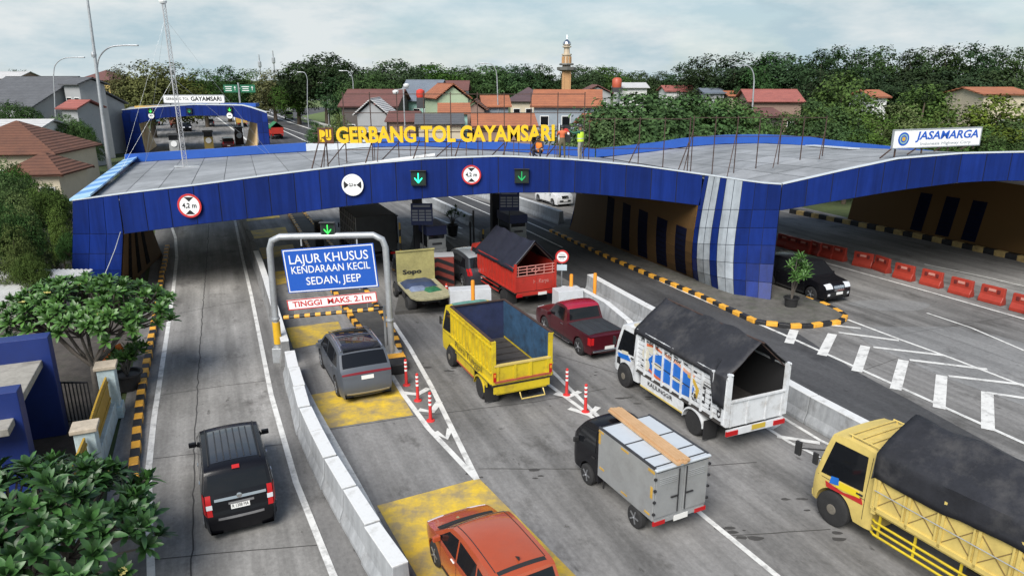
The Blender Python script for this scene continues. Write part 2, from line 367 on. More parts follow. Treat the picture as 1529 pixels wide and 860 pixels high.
px_ribbon(ln, [(1529, 428), (1475, 415), (1380, 395)], 0.12)
px_ribbon(ln, [(640, 270), (560, 240), (480, 210), (420, 190)], 0.25); px_ribbon(ln, [(480, 222), (400, 185)], 0.3); px_ribbon(ln, [(398, 172), (470, 195), (520, 207)], 0.5)
ln.build('through_road_markings', m_line); struct(bpy.data.objects['through_road_markings'])
ln = MB()
for q in [((348, 170), (364, 222)), ((322, 174), (376, 215)), ((395, 165), (440, 182)), ((405, 160), (480, 160)), ((444, 174), (490, 190))]:
    px_ribbon(ln, q, 0.4)
px_ribbon(ln, [(620, 290), (700, 335)], 0.14); px_ribbon(ln, [(648, 325), (690, 342)], 0.2); px_ribbon(ln, [(652, 338), (690, 350)], 0.2); px_ribbon(ln, [(655, 347), (680, 358)], 0.2)
ln.build('distant_road_markings', m_line); struct(bpy.data.objects['distant_road_markings'])
# yellow rumble strips
ys = MB()
def patch(px, z=0.011): ys.sheet([(p.x, p.y) for p in [P(*q) for q in px]], z)
patch([(563, 755), (715, 714), (905, 905), (648, 905)]); patch([(462, 590), (588, 569), (617, 620), (487, 640)]); patch([(427, 490), (505, 480), (516, 505), (438, 521)])
patch([(365, 323), (414, 316), (418, 325), (369, 331)]); patch([(374, 345), (426, 339), (431, 351), (380, 357)]); patch([(387, 371), (437, 365), (443, 380), (393, 387)]); patch([(405, 407), (455, 400), (462, 418), (412, 426)])
ys.build('yellow_rumble_strips', m_yel); struct(bpy.data.objects['yellow_rumble_strips'])
# slab joints and cracks
jt = MB(); rj = random.Random(3)
def crack(px, w=0.035, wob=0.04, z=0.0095):
    pts = [P(*p) for p in px]; o = []
    for i in range(len(pts) - 1):
        n = max(3, int((pts[i + 1] - pts[i]).length / 0.35))
        for k in range(n): o.append(pts[i].lerp(pts[i + 1], k / n) + Vector((rj.uniform(-wob, wob), rj.uniform(-wob, wob), 0)))
    o.append(pts[-1]); jt.ribbon(o, w, z)
crack([(285, 895), (288, 770), (291, 640), (296, 560), (302, 470), (308, 400), (312, 335)], 0.035, 0.03)
for y in (835, 685, 590, 470, 415):
    a = interp([340, 440, 560, 700, 860], [268, 258, 240, 222, 226], y); b = interp([330, 440, 590, 720, 860], [352, 375, 405, 442, 498], y)
    crack([(a + 4, y), ((a + b) / 2, y - 12), (b - 4, y - 22)], 0.03, 0.012)
for q in [((566, 765), (725, 722)), ((487, 642), (618, 622), (800, 600), (905, 580)), ((715, 700), (1000, 700), (1130, 690)), ((830, 530), (930, 560)), ((1090, 800), (1240, 790))]:
    crack(q, 0.025, 0.015)
for q in [((1340, 500), (1529, 470)), ((1010, 330), (1240, 440), (1529, 545)), ((1270, 560), (1340, 535), (1529, 580))]: crack(q, 0.02, 0.01)
# skid scraps and tar spots
for px in [(790, 535), (810, 545), (880, 560), (690, 535), (700, 548), (668, 553), (1120, 800), (1080, 790), (1190, 745), (1215, 760), (1240, 805), (790, 710), (707, 705), (640, 545), (930, 590), (960, 598)]:
    c = P(*px)
    for k in range(3):
        o = c + Vector((rj.uniform(-.35, .35), rj.uniform(-.3, .3), 0)); a = rj.uniform(0, PI); ll = rj.uniform(.05, .26)
        jt.sheet([(o.x + math.cos(a + t) * ll * rj.uniform(.6, 1), o.y + math.sin(a + t) * ll * .45 * rj.uniform(.5, 1)) for t in [2 * PI * i / 9 for i in range(9)]], 0.0095 + 0.0006 * k)
jt.build('slab_joints', m_joint); struct(bpy.data.objects['slab_joints'])

# ------------------------------------------------------------------ striped kerbs
def kerb(name, pts, w=0.22, h=0.17, step=0.5, mats=None):
    pts = [Vector((p[0], p[1], 0)) for p in pts]
    seg = [0]
    for i in range(len(pts) - 1): seg.append(seg[-1] + (pts[i + 1] - pts[i]).length)
    def at(s):
        i = 0
        while i < len(seg) - 2 and s > seg[i + 1]: i += 1
        return pts[i].lerp(pts[i + 1], (s - seg[i]) / max(1e-6, seg[i + 1] - seg[i]))
    mb = MB(); n = max(1, int(seg[-1] / step)); st = seg[-1] / n
    for k in range(n):
        a, b = at(k * st + 0.008), at((k + 1) * st - 0.008); mi = k % 2
        c = (a + b) / 2; d = b - a
        q = (d.normalized() + Vector((rj.uniform(-.04, .04), rj.uniform(-.04, .04), rj.uniform(-.03, .03)))).to_track_quat('Y', 'Z').to_matrix()
        mb.box((c.x + rj.uniform(-.015, .015), c.y + rj.uniform(-.015, .015), h / 2 + rj.uniform(-.02, .008)), (w, d.length, h), M=q, mi=mi)
    return struct(mb.build(name, mats or [m_yellowpaint, m_blackpaint], bevel=0.025))
kerb('exit_lane_kerb', [P(*p) for p in [(201, 730), (201, 700), (206, 640), (214, 575), (222, 535), (232, 480), (240, 425), (247, 390), (250, 370)]], w=0.25, h=0.22)
isl = [P(*p) for p in [(822, 346), (930, 396), (1040, 442), (1130, 484), (1178, 490), (1215, 489), (1256, 483), (1262, 474), (1240, 462), (1205, 447)]]
kerb('pier_island_kerb', isl, w=0.24, h=0.2)
g = MB(); g.sheet([(p.x, p.y) for p in isl + [P(1160, 430), P(1130, 400), P(880, 330), P(846, 330)]], 0.16); struct(g.build('pier_island', mat('island_paving', (0.1, 0.095, 0.085), 0.9, var=0.4, scale=1.2, dirt=0.8, dirtcol=(0.05, 0.06, 0.035), dscale=1.0)))
kerb('right_wall_kerb', [P(*p) for p in [(1640, 422), (1529, 391), (1400, 362), (1262, 334), (1180, 318)]], w=0.35, h=0.35, step=0.7, mats=[mat('faded_kerb_yellow', (0.42, 0.3, 0.12), 0.7, var=0.3, dirt=0.5), m_blackpaint])
lk = [P(*p) for p in [(594, 548), (584, 545), (560, 520), (530, 485), (510, 455), (480, 410), (452, 355), (430, 318), (415, 300)]]
rk = [P(*p) for p in [(594, 548), (600, 538), (592, 510), (572, 475), (548, 440), (515, 395), (484, 355), (452, 318), (440, 300)]]
kerb('lane_island_kerb', lk, w=0.22, h=0.22, step=0.45); kerb('lane_island_kerb', rk[1:], w=0.22, h=0.22, step=0.45)
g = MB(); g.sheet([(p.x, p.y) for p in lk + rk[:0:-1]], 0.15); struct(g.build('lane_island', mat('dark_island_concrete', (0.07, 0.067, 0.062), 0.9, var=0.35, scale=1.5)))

# ================================================================== THE TOLL CANOPY
m_blue = mat('blue_cladding', (0.005, 0.02, 0.14), 0.42, var=0.12, scale=0.7, island=0.2, bump=0.12, bscale=1.4, spec=.2, streak=.35, dirt=0.15, dirtcol=(0.02, 0.03, 0.09), dscale=0.8)
m_blue2 = mat('bright_blue_cladding', (0.015, 0.075, 0.34), 0.4, var=0.1, scale=0.7, island=0.12, bump=0.1, bscale=1.4)
m_wclad = mat('silver_white_cladding', (0.36, 0.4, 0.44), 0.4, streak=.35, var=0.12, scale=0.9, island=0.1, dirt=0.5, dirtcol=(0.2, 0.22, 0.24))
m_seam = mat('cladding_seam', (0.003, 0.006, 0.025), 0.7)
m_oclad = mat('orange_cladding', (0.9, 0.44, 0.025), 0.5, var=0.08, scale=0.8, island=0.1, streak=.2, dirt=0.2, dirtcol=(0.25, 0.12, 0.02), dscale=1.2)
m_tclad = mat('tan_cladding', (0.7, 0.5, 0.27), 0.55, var=0.15, scale=0.8, island=0.12, dirt=0.5, dirtcol=(0.12, 0.08, 0.04))
m_oseam = mat('orange_seam', (0.1, 0.05, 0.01), 0.8)
m_deck = mat('roof_deck', (0.28, 0.29, 0.305), 0.55, var=0.08, scale=0.5, island=0.14, dirt=0.8, dirtcol=(0.13, 0.135, 0.14), dscale=0.3, dlo=.42)
m_dseam = mat('roof_seam', (0.12, 0.125, 0.13), 0.8)
m_cap = mat('pale_roof_edge', (0.5, 0.54, 0.58), 0.4, var=0.08)
m_soffit = mat('soffit_grey', (0.6, 0.6, 0.6), 0.8, var=0.15)
m_navy = mat('navy_recess_shade', (0.004, 0.006, 0.022), 0.8, spec=.1)
m_shade = mat('black_recess_shade', (0.004, 0.004, 0.006), 0.8, spec=.1)  # both dark tones put the shade inside the wall openings into the colour

def panels(mb, rows, fn, gap=0.012, back=None, set_back=0.012, flip=1):
    """cladding: every cell of the grid is a panel of its own with an open joint round it, over a dark backing"""
    for i in range(len(rows) - 1):
        for j in range(len(rows[0]) - 1):
            q = [Vector(rows[i][j]), Vector(rows[i][j + 1]), Vector(rows[i + 1][j + 1]), Vector(rows[i + 1][j])]
            mi = fn(i, j)
            n = (q[2] - q[0]).cross(q[3] - q[1])
            if n.length < 1e-9: continue
            n = n.normalized() * flip
            if back is not None: mb.add([p - n * set_back for p in q], [(0, 1, 2, 3)], back)
            if mi is None: continue
            c = sum(q, Vector()) / 4; o = []
            for k in range(4):
                e1 = q[(k + 1) % 4] - q[k]; e2 = q[k - 1] - q[k]
                o.append(q[k] + e1.normalized() * min(gap, e1.length * .3) + e2.normalized() * min(gap, e2.length * .3))
            mb.add(o, [(0, 1, 2, 3)], mi)

FY = 34.2
DV = Vector((-6.65, 17.7, 0))
TX = [-21.9, -18.83, -15, -11.7, -7.85, -4, -.46, 3.05, 6.26, 9.17, 11.94, 13.0, 15.6, 18.4, 21.5, 24.4, 28, 31, 34, 37]
TZ = [4.75, 5.16, 5.6, 6.04, 6.5, 6.83, 6.95, 6.78, 6.48, 6.08, 5.68, 5.61, 6.22, 6.83, 7.08, 7.14, 6.95, 6.5, 5.9, 5.3]
BX = [-22, -19.1, -15.2, -11.9, -7.95, -4.04, -.47, 3.1, 6.34, 9.29, 12, 13.05, 15.8, 18.6, 21.8, 24.6, 28, 31, 34, 37]
BZ = [3.0, 3.18, 3.69, 4.05, 4.57, 4.96, 5.22, 5.22, 4.93, 4.57, 4.4, 4.34, 4.83, 5.32, 5.74, 5.81, 5.6, 5.1, 4.4, 3.7]
def ztop(x): return interp(TX, TZ, x)
def zbot(x): return interp(BX, BZ, x)
def roofz(x, t): return ztop(x) - .95 * min(1, max(0, t)) * min(1, max(0, (ztop(x) - 4.75) / 1.9))      # the roof falls a little towards the back
def deckz(x, y): t = (y - FY) / 17.7; return roofz(x + 6.65 * t, t) - .12

canopy = thing('toll_canopy', 'long blue toll gate canopy with a grey roof and orange inner walls', 'toll gate', (0, FY, 0))
OFF = Vector((0, FY, 0))
def part(mb, name, mats, parent=None, **k):
    mb.v = [tuple(Vector(v) - OFF) for v in mb.v]; return mb.build(name, mats, parent or canopy, **k)

# front fascia, three runs: left arch and right arch; the nose of the pier between them carries its own cladding
def fascia(x0, x1, n, yoff=Vector((0, 0, 0)), flip=1):
    mb = MB(); xs = [lerp(x0, x1, i / n) for i in range(n + 1)]
    rows = [[Vector((x, FY, zbot(x))) + yoff for x in xs], [Vector((x, FY, roofz(x, yoff.y / 17.7))) + yoff for x in xs]]
    panels(mb, rows, lambda i, j: 0, 0.02, 1, 0.03, flip); return mb
part(fascia(-19.05, 9.15, 23), 'fascia', [m_blue, m_seam], fix=False)
part(fascia(13.02, 37, 20), 'fascia', [m_blue, m_seam], fix=False)
part(fascia(-21.9, 9.3, 25, DV, -1), 'rear_fascia', [m_blue, m_seam]); part(fascia(13.02, 37, 20, DV, -1), 'rear_fascia', [m_blue, m_seam])
# pale edge along the top of the fascia (a coping with real thickness)
for x0, x1 in ((-21.3, 12.98), (13.02, 37)):
    mb = MB(); n = 40; rows = []
    for i in range(n + 1):
        x = lerp(x0, x1, i / n); z = ztop(x)
        rows.append([(x, FY - .02, z + .003), (x, FY - .02, z + .06), (x, FY + .2, z + .06), (x, FY + .2, z - .2)])
    mb.grid(rows); part(mb, 'coping', m_cap, smooth=30)
# roof deck: sheets laid across, with seams
def deck(x0, x1, n, k, name):
    mb = MB(); rows = []
    for r in range(k + 1):
        t = r / k; o = DV * lerp(0.02, .985, t)
        rows.append([Vector((lerp(x0, x1, i / n), FY, roofz(lerp(x0, x1, i / n), t) - .12)) + o for i in range(n + 1)])
    panels(mb, rows, lambda i, j: 0, 0.02, 1, 0.02); part(mb, name, [m_deck, m_dseam], fix=False)
deck(-20.6, 12.9, 20, 7, 'roof_deck'); deck(13.1, 37, 15, 7, 'roof_deck')
# rear upstand, blue towards the roof
for x0, x1, h, mm in ((-21.3, -8.2, .5, m_blue2), (-8.2, -3.5, .42, m_cap), (-3.5, 12.5, .5, m_blue2), (12.6, 37, .5, m_blue2)):
    mb = MB(); n = 16; rows = []
    for i in range(n + 1):
        x = lerp(x0, x1, i / n); z = roofz(x, .985); b = DV * .985
        rows.append([Vector((x, FY, z - .1)) + b, Vector((x, FY, z + h)) + b, Vector((x, FY + .3, z + h)) + b, Vector((x, FY + .3, z - .1)) + b])
    mb.grid(rows); part(mb, 'rear_upstand', mm, smooth=30)
# soffit
mb = MB()
for x0, x1 in ((-21.2, 9.1), (9.1, 13), (13, 37)):
    rows = [[Vector((lerp(x0, x1, i / 24), FY + .03, min(zbot(lerp(x0, x1, i / 24)), roofz(lerp(x0, x1, i / 24), t) - .35))) + DV * t for i in range(25)] for t in (0, .5, .998)]
    mb.grid(rows)
part(mb, 'soffit', m_soffit, smooth=30)
# left edge cladding, light and dark blue panels stepping back along the road
mb = MB(); n = 15
for i in range(n):
    a = DV * (i / n); b = DV * ((i + .97) / n)
    x0, x1, z = -21.45, -20.4, 4.92
    p = [Vector((x0, FY, z)) + a, Vector((x1, FY, z + .22)) + a, Vector((x1, FY, z + .22)) + b, Vector((x0, FY, z)) + b]
    mi = i % 2
    mb.add(p + [v - Vector((0, 0, .1)) for v in p], [(0, 1, 2, 3), (4, 7, 6, 5), (0, 4, 5, 1), (1, 5, 6, 2), (2, 6, 7, 3), (3, 7, 4, 0)], mi)
part(mb, 'edge_cladding', [mat('pale_blue_cladding', (0.3, 0.5, 0.68), 0.35, island=.08, var=.1), mat('sky_blue_cladding', (0.07, 0.24, 0.55), 0.35, island=.1, var=.1)])

# ---- left pier
ld = DV.normalized()
def lp_front(z):        # outer and inner edge of the front face at height z
    return Vector((interp([0, 3.35, 4.83], [-22.2, -21.55, -21.9 + .6], z), FY, z)), Vector((interp([0, 3.18, 4.83], [-19.75, -19.1, -19.05], z), FY, z))
zs = [0, .62, 1.35, 2.2, 3.2]
mb = MB(); rows = []
for z in zs + [4.78]:
    a, b = lp_front(z); zz = z
    rows.append([Vector((lerp(a.x, b.x, t), FY, zz if z < 4 else ztop(lerp(a.x, b.x, t)))) for t in (0, .34, .67, 1)])
panels(mb, rows, lambda i, j: 0, 0.012, 1, 0.03)
rows2 = [[lp_front(z)[0] + ld * t * 10 for t in (1, .66, .33, 0)] for z in zs + [4.7]]
panels(mb, rows2, lambda i, j: 0, 0.012, 1, 0.03)
part(mb, 'pier', [m_blue, m_seam], fix=False)
def lwall(u, z):
    b = lp_front(z)[1]; fl = 1.25 * u ** 1.2 * (1 - min(1, z / 3.3)) ** 1.2
    return b + ld * (u * 9.2) + Vector((fl, 0, 0)) + Vector((0.02, 0.03, 0))
mb = MB(); panels(mb, [[lwall(i / 8, z) for i in range(9)] for z in (0, .55, 1.1, 1.65, 2.2, 2.75, 3.35)], lambda i, j: 0, 0.012, 1, 0.02, -1)
part(mb, 'inner_wall', [m_tclad, m_oseam], fix=False)
mb = MB(); rows = [[lwall(1, z), lp_front(z)[0] + ld * 10] for z in (0, 1, 2, 3.35)]; mb.grid(rows); part(mb, 'pier_back', m_blue)
def painted_recess(S, u0, u1, z0, z1, name='painted_opening', m=None, out=0.035):
    """a raised louvred panel on a curved wall S(u, z), its dark colour standing for the shade in an opening"""
    mb = MB(); k = 5; side = []
    for i in range(k + 1):
        z = lerp(z0, z1, i / k); side.append((Vector(S(u0, z)), Vector(S(u1, z))))
    nrm = (side[0][1] - side[0][0]).cross(side[-1][0] - side[0][0]).normalized()
    c = Vector((0, 30, 2)) 
    if nrm.dot(Vector(S.face)) < 0: nrm = -nrm
    rows = [[a + nrm * out, b + nrm * out] for a, b in side]; mb.grid(rows, 0)
    for j in (0, 1):
        rows = [[p[j] + nrm * out, p[j] - nrm * .02] for p in side]; mb.grid(rows, 0)
    for s_ in (side[0], side[-1]): mb.quad(s_[0] + nrm * out, s_[1] + nrm * out, s_[1] - nrm * .02, s_[0] - nrm * .02, 0)
    for i in range(1, 9):
        z = lerp(z0, z1, i / 9.2); a, b = Vector(S(lerp(u0, u1, .1), z)) + nrm * (out + .012), Vector(S(lerp(u0, u1, .9), z)) + nrm * (out + .012)
        mb.beam(a, b, .02, .02, 1)
    part(mb, name, [m or m_navy, m_shade])
lwall.face = (1, -.3, 0)
for u in (.18, .4, .62): painted_recess(lwall, u, u + .085, .25, 2.95, m=m_shade)

# ---- middle pier: orange wall on the left, rounded nose with blue and white bands, plain right flank
B = [P(849, 346), P(1036, 418), P(1044, 423), P(1063, 431), P(1073, 436), P(1096, 444), P(1150, 453)]
T = [Vector((4.75, 51.2, 0)), Vector((9.02, FY, 0)), Vector((9.25, FY, 0)), Vector((9.87, FY, 0)), Vector((10.22, FY, 0)), Vector((11.05, FY, 0)), Vector((13.0, FY, 0))]
def mp(k, z):
    s = 1 - (1 - min(1, z / 4.4)) ** 2.3; p = B[k].lerp(T[k], s); p.z = z
    p.x -= (0, .14, .14, .13, .12, .1, 0)[k] * math.sin(PI * min(1, z / 4.4)); return p
levels = [.14, .9, 1.75, 2.65, 3.5, 4.4]
cols = []
for k in range(1, 7):
    cols.append((k, 0))
    if k in (2, 4): cols.append((k, .5))
    if k == 5: cols += [(k, .33), (k, .66)]
def mpt(c, z):
    k, f = c
    return mp(k, z) if f == 0 else mp(k, z).lerp(mp(k + 1, z), f)
mb = MB(); tx = [mpt(c, 4.4).x + .24 * (1 - (c[0] + c[1] - 1) / 5) for c in cols]; rows = [[mpt(c, z) for c in cols] for z in levels] + [[Vector((x, FY, ztop(x))) for x in tx]]
band = lambda i, j: {1: 0, 2: 1, 3: 0, 4: 1, 5: 0}[cols[j][0]]
panels(mb, rows, band, 0.012, 2, 0.03)
part(mb, 'pier_nose', [m_blue, m_wclad, m_seam], fix=False, smooth=180)
def mwall(u, z):
    a, b = mp(1, z), mp(0, z); p = a.lerp(b, u); return Vector((p.x, p.y, z))
mwall.face = (-1, -.3, 0)
mb = MB(); panels(mb, [[mwall(i / 22, z) for i in range(23)] for z in (.14, .75, 1.4, 2.05, 2.7, 3.35, 4.0, 4.5, 4.95)], lambda i, j: 0 if j < 21 else 2, 0.01, 1, 0.02, 1)
part(mb, 'inner_wall', [m_oclad, m_oseam, m_blue], fix=False)
def ucol(px, y):       # share of the middle wall at pixel px near its foot
    best = min(range(0, 201), key=lambda i: abs((lambda q: 764.5 + FOC * q.x / (q.y * _c + (CAM_H - q.z) * _s))(mwall(i / 200, 1.0)) - px)); return best / 200
for a, b in ((1009, 1024), (980, 995), (953, 966), (928, 940), (904, 915)):
    painted_recess(mwall, ucol(a, 0), ucol(b, 0), .3, 3.3)
mb = MB(); q = Vector((13.0, FY, 0))
rows = [[mp(6, z) + ld * t * 17 for t in (0, .2, .4, .6, .8, 1)] for z in levels] + [[Vector((q.x, q.y, roofz(13, t * .9) - .3)) + ld * t * 17 for t in (0, .2, .4, .6, .8, 1)]]
panels(mb, rows, lambda i, j: 0, .012, 1, .03, -1); part(mb, 'pier', [m_blue, m_seam], fix=False)
mb = MB(); rows = [[mp(0, z), mp(6, z) + ld * 17] for z in (0, 2, 4, 4.8)]; mb.grid(rows); part(mb, 'pier_back', m_blue)

# ---- right wall
ra, rb = P(1529, 388), P(1264, 333)
rdir = (rb - ra).normalized(); ra0 = ra - rdir * 8.5
def rwall(u, z):
    p = ra0.lerp(rb, u); return Vector((p.x + .17 * z, p.y + .05 * z, z))
rwall.face = (-1, -.3, 0)
mb = MB(); panels(mb, [[rwall(i / 30, z) for i in range(31)] for z in (.3, 1.0, 1.75, 2.5, 3.25, 4.0, 4.6, 5.1)], lambda i, j: 0 if j < 29 else 2, 0.012, 1, 0.02, 1)
part(mb, 'inner_wall', [m_oclad, m_oseam, m_blue], fix=False)
def rcol(px):
    f = lambda i: (lambda q: 764.5 + FOC * q.x / (q.y * _c + (CAM_H - q.z) * _s))(rwall(i / 300, 1.2))
    return min(range(301), key=lambda i: abs(f(i) - px)) / 300
for a, b in ((1440, 1462), (1402, 1421), (1364, 1381)): painted_recess(rwall, rcol(b), rcol(a), .45, 3.0)
painted_recess(rwall, rcol(1540), rcol(1562), .45, 3.0)
mb = MB(); rows = [[rwall(0, z), rwall(0, z) + Vector((2.5, 0, 0))] for z in (0, 2.5, 5)]; mb.grid(rows); rows = [[rwall(0, z) + Vector((2.5, 0, 0)), rwall(1, z) + Vector((2.5, 0, 0))] for z in (0, 5)]; mb.grid(rows); part(mb, 'pier', m_blue)

# ================================================================== VEHICLES (local frame: +Y ahead, X right, ground at z = 0)
def paint(name, col, rough=0.28, dirt=0.12, metal=0.0, coat=0.6, dirtcol=(0.14, 0.12, 0.1)):
    return mat(name, col, rough, metal, var=0.05, scale=2, coat=coat, spec=.25 if sum(col) < .1 else .5, dirt=dirt, dirtcol=dirtcol, dscale=2.5)
class Shell:
    """a vehicle body lofted along its length: top line from rear bumper over the roof to front bumper, real wheel arches, crowned panels"""
    def __init__(s, L, W, top, gc, wheels, wr, belt, tum=0.16, bulge=0.05, endr=0.12, y0=0.0, smooth=6, arch=0.07, step=0.055):
        s.L, s.W, s.gc, s.wheels, s.wr, s.belt, s.tum, s.bulge, s.endr, s.y0, s.arch = L, W, gc, wheels, wr, belt, tum, bulge, endr, y0, arch
        c = crom([(p[0], p[1]) for p in top], 14) if smooth else [Vector(p) for p in top]
        s.H = max(p.y for p in c)
        d = [0]
        for i in range(len(c) - 1): d.append(d[-1] + (c[i + 1] - c[i]).length)
        n = max(20, int(d[-1] / step)); s.t = []
        j = 0
        for k in range(n + 1):
            q = d[-1] * k / n
            while j < len(d) - 2 and q > d[j + 1]: j += 1
            s.t.append(c[j].lerp(c[j + 1], (q - d[j]) / max(1e-6, d[j + 1] - d[j])))
        s.n = []
        for k in range(n + 1):
            e = (s.t[min(k + 1, n)] - s.t[max(k - 1, 0)]).normalized(); s.n.append(Vector((-e.y, e.x)))
    def hw(s, y, z):
        r = abs(y - s.y0) / (s.L / 2); f = 1.0
        if r > 0.72: f -= s.endr * min(1.2, (r - 0.72) / 0.28) ** 2
        if z > s.belt: g = 0.985 - s.tum * (z - s.belt) / max(.1, s.H - s.belt)
        elif z > s.belt * .55: g = 1.0 - 0.015 * (z - s.belt * .55) / (s.belt * .45)
        else: g = 0.94 + 0.06 * max(0, z) / (s.belt * .55)
        return s.W / 2 * f * g
    def zb(s, y):
        z = s.gc
        for yw in s.wheels:
            ra = s.wr + s.arch
            if abs(y - yw) < ra: z = max(z, s.wr + math.sqrt(ra * ra - (y - yw) ** 2))
        return z
    def pt(s, k, q, off=0.0):
        p, n = s.t[k], s.n[k]; h = s.hw(p.x, p.y); d = s.bulge * (1 - abs(q) ** 2.4) + off
        return Vector((q * h, p.x + n.x * d, p.y + n.y * d))
    def side(s, y, z, sgn, off=0.008): return Vector((sgn * (s.hw(y, z) + off), y, z))
    def mesh(s):
        mb = MB(); S = [-1, -.97, -.88, -.7, -.4, 0, .4, .7, .88, .97, 1]
        mb.grid([[s.pt(k, q) for q in S] for k in range(len(s.t))])
        for sg in (-1, 1):
            rows = []
            for k, p in enumerate(s.t):
                z1 = p.y; z0 = min(s.zb(p.x), z1)
                rows.append([Vector((sg * s.hw(p.x, lerp(z0, z1, i / 9)), p.x, lerp(z0, z1, i / 9))) for i in range(10)])
            mb.grid(rows)
        for sg in (-1, 1):               # inner lining of the arches
            rows = []
            for p in s.t:
                z0 = min(s.zb(p.x), p.y); rows.append([Vector((sg * s.hw(p.x, z0), p.x, z0)), Vector((sg * s.W * .26, p.x, z0))])
            mb.grid(rows)
        return mb
    def find(s, z, rear=True):
        ks = range(len(s.t)) if rear else range(len(s.t) - 1, -1, -1)
        for k in ks:
            if s.t[k].y >= z: return k
        return 0
    def patch(s, z0, z1, q0, q1, rear=True, off=0.01, mb=None, mi=0, thick=True):
        a, b = s.find(z0, rear), s.find(z1, rear); a, b = min(a, b), max(a, b)
        if b == a: b = min(a + 1, len(s.t) - 1)
        return s.strip(a, b, q0, q1, off, mb, mi)
    def strip(s, a, b, q0, q1, off=0.01, mb=None, mi=0):
        mb = mb or MB(); N = 8
        Q = [lerp(q0, q1, i / N) for i in range(N + 1)]
        rows = [[s.pt(k, q, off) for q in Q] for k in range(a, b + 1)]
        mb.grid(rows, mi)
        mb.grid([[s.pt(k, q0, off), s.pt(k, q0, -.005)] for k in range(a, b + 1)], mi); mb.grid([[s.pt(k, q1, off), s.pt(k, q1, -.005)] for k in range(a, b + 1)], mi)
        mb.grid([[s.pt(a, q, off) for q in Q], [s.pt(a, q, -.005) for q in Q]], mi); mb.grid([[s.pt(b, q, off) for q in Q], [s.pt(b, q, -.005) for q in Q]], mi)
        return mb
    def yidx(s, y): return min((k for k in range(len(s.t)) if s.t[k].y > s.belt * .85), key=lambda k: abs(s.t[k].x - y), default=0)
    def sidepoly(s, poly, sg, off=0.009, mb=None, mi=0):
        mb = mb or MB(); pts = []
        n = len(poly)
        for i in range(n):
            a, b = poly[i], poly[(i + 1) % n]
            for k in range(3): pts.append((lerp(a[0], b[0], k / 3), lerp(a[1], b[1], k / 3)))
        o = [s.side(y, z, sg, off) for y, z in pts]; c = s.side(sum(p[0] for p in pts) / len(pts), sum(p[1] for p in pts) / len(pts), sg, off)
        m = len(o); inn = [s.side(y, z, sg, -.004) for y, z in pts]
        mb.add(o + [c] + inn, [(i, (i + 1) % m, m) for i in range(m)] + [(i, m + 1 + i, m + 1 + (i + 1) % m, (i + 1) % m) for i in range(m)], mi)
        return mb
_wheelcache = {}
def wheel_at(root, x, y, r, w=0.2, kind='alloy', dual=False):
    key = (round(r, 3), round(w, 3), kind, dual)
    Mx = Matrix.Rotation(R(90), 4, 'Y')
    if key not in _wheelcache:
        ww = w * (2.1 if dual else 1)
        mb = MB(); mb.lathe([(r * .62, -ww / 2), (r * .9, -ww / 2), (r, -ww * .36), (r, ww * .36), (r * .9, ww / 2), (r * .62, ww / 2)], 26, 0, Mx)
        rm = MB(); zo = ww / 2
        if kind == 'alloy':
            rm.lathe([(r * .6, -zo * .4), (r * .66, zo * .98), (r * .62, zo * 1.0), (r * .56, zo * .6)], 26, 0, Mx)
            rm.lathe([(r * .6, zo * .3), (0.001, zo * .35)], 20, 1, Mx)
            for k in range(5):
                a = 2 * PI * k / 5 + .3
                rm.beam(Mx @ Vector((r * .08 * math.cos(a), r * .08 * math.sin(a), zo * .85)), Mx @ Vector((r * .6 * math.cos(a), r * .6 * math.sin(a), zo * .9)), r * .17, .04, 0)
            rm.lathe([(r * .16, zo * .5), (r * .15, zo), (0.001, zo * 1.02)], 12, 0, Mx)
        else:
            rm.lathe([(r * .64, zo * .9), (r * .6, zo * 1.0), (r * .52, zo * (.55 if dual else .8)), (r * .3, zo * (.5 if dual else .9)), (r * .28, zo * (.8 if dual else 1.1)), (r * .12, zo * (.9 if dual else 1.15)), (0.001, zo * (.9 if dual else 1.15))], 22, 0, Mx)
            for k in range(6):
                a = 2 * PI * k / 6; rm.lathe([(r * .05, 0), (r * .05, .03)], 6, 1, None, Mx @ Vector((r * .22 * math.cos(a), r * .22 * math.sin(a), zo * (.8 if dual else 1.1)))) if False else None
        a_ = mb.build('wheel', m_tyre, None, smooth=45); b_ = rm.build('rim', [m_rim if kind == 'alloy' else m_rim_dull, m_black], None, smooth=40)
        _wheelcache[key] = (a_.data, b_.data); bpy.data.objects.remove(a_); bpy.data.objects.remove(b_)
    d = _wheelcache[key]
    o = bpy.data.objects.new('wheel', d[0]); COL.objects.link(o); o.parent = root; o.location = (x, y, r)
    if x < 0: o.rotation_euler = (0, 0, PI)
    c = bpy.data.objects.new('rim', d[1]); COL.objects.link(c); c.parent = o
    return o
def set_at(root, px, h, x, y):
    """stand the vehicle so that its local ground point (x, y) is at the place seen at pixel px, heading h degrees left of ahead"""
    a = R(h); f = Vector((-math.sin(a), math.cos(a), 0)); r = Vector((math.cos(a), math.sin(a), 0)); p = P(*px)
    root.location = p - r * x - f * y; root.rotation_euler = (0, 0, a)
def plate(root, M, w=.42, h=.13, txt='', fg=m_black, bg=m_plate_w):
    mb = MB(); mb.prism([(-w / 2, -h / 2), (w / 2, -h / 2), (w / 2, h / 2), (-w / 2, h / 2)], -.008, .006, 0, M)
    if txt: text_into(mb, txt, h * .85, M @ Matrix.Translation((0, 0, .009)), .004, .0, 1, width=w * .86)
    return mb.build('number_plate', [bg, fg], root)

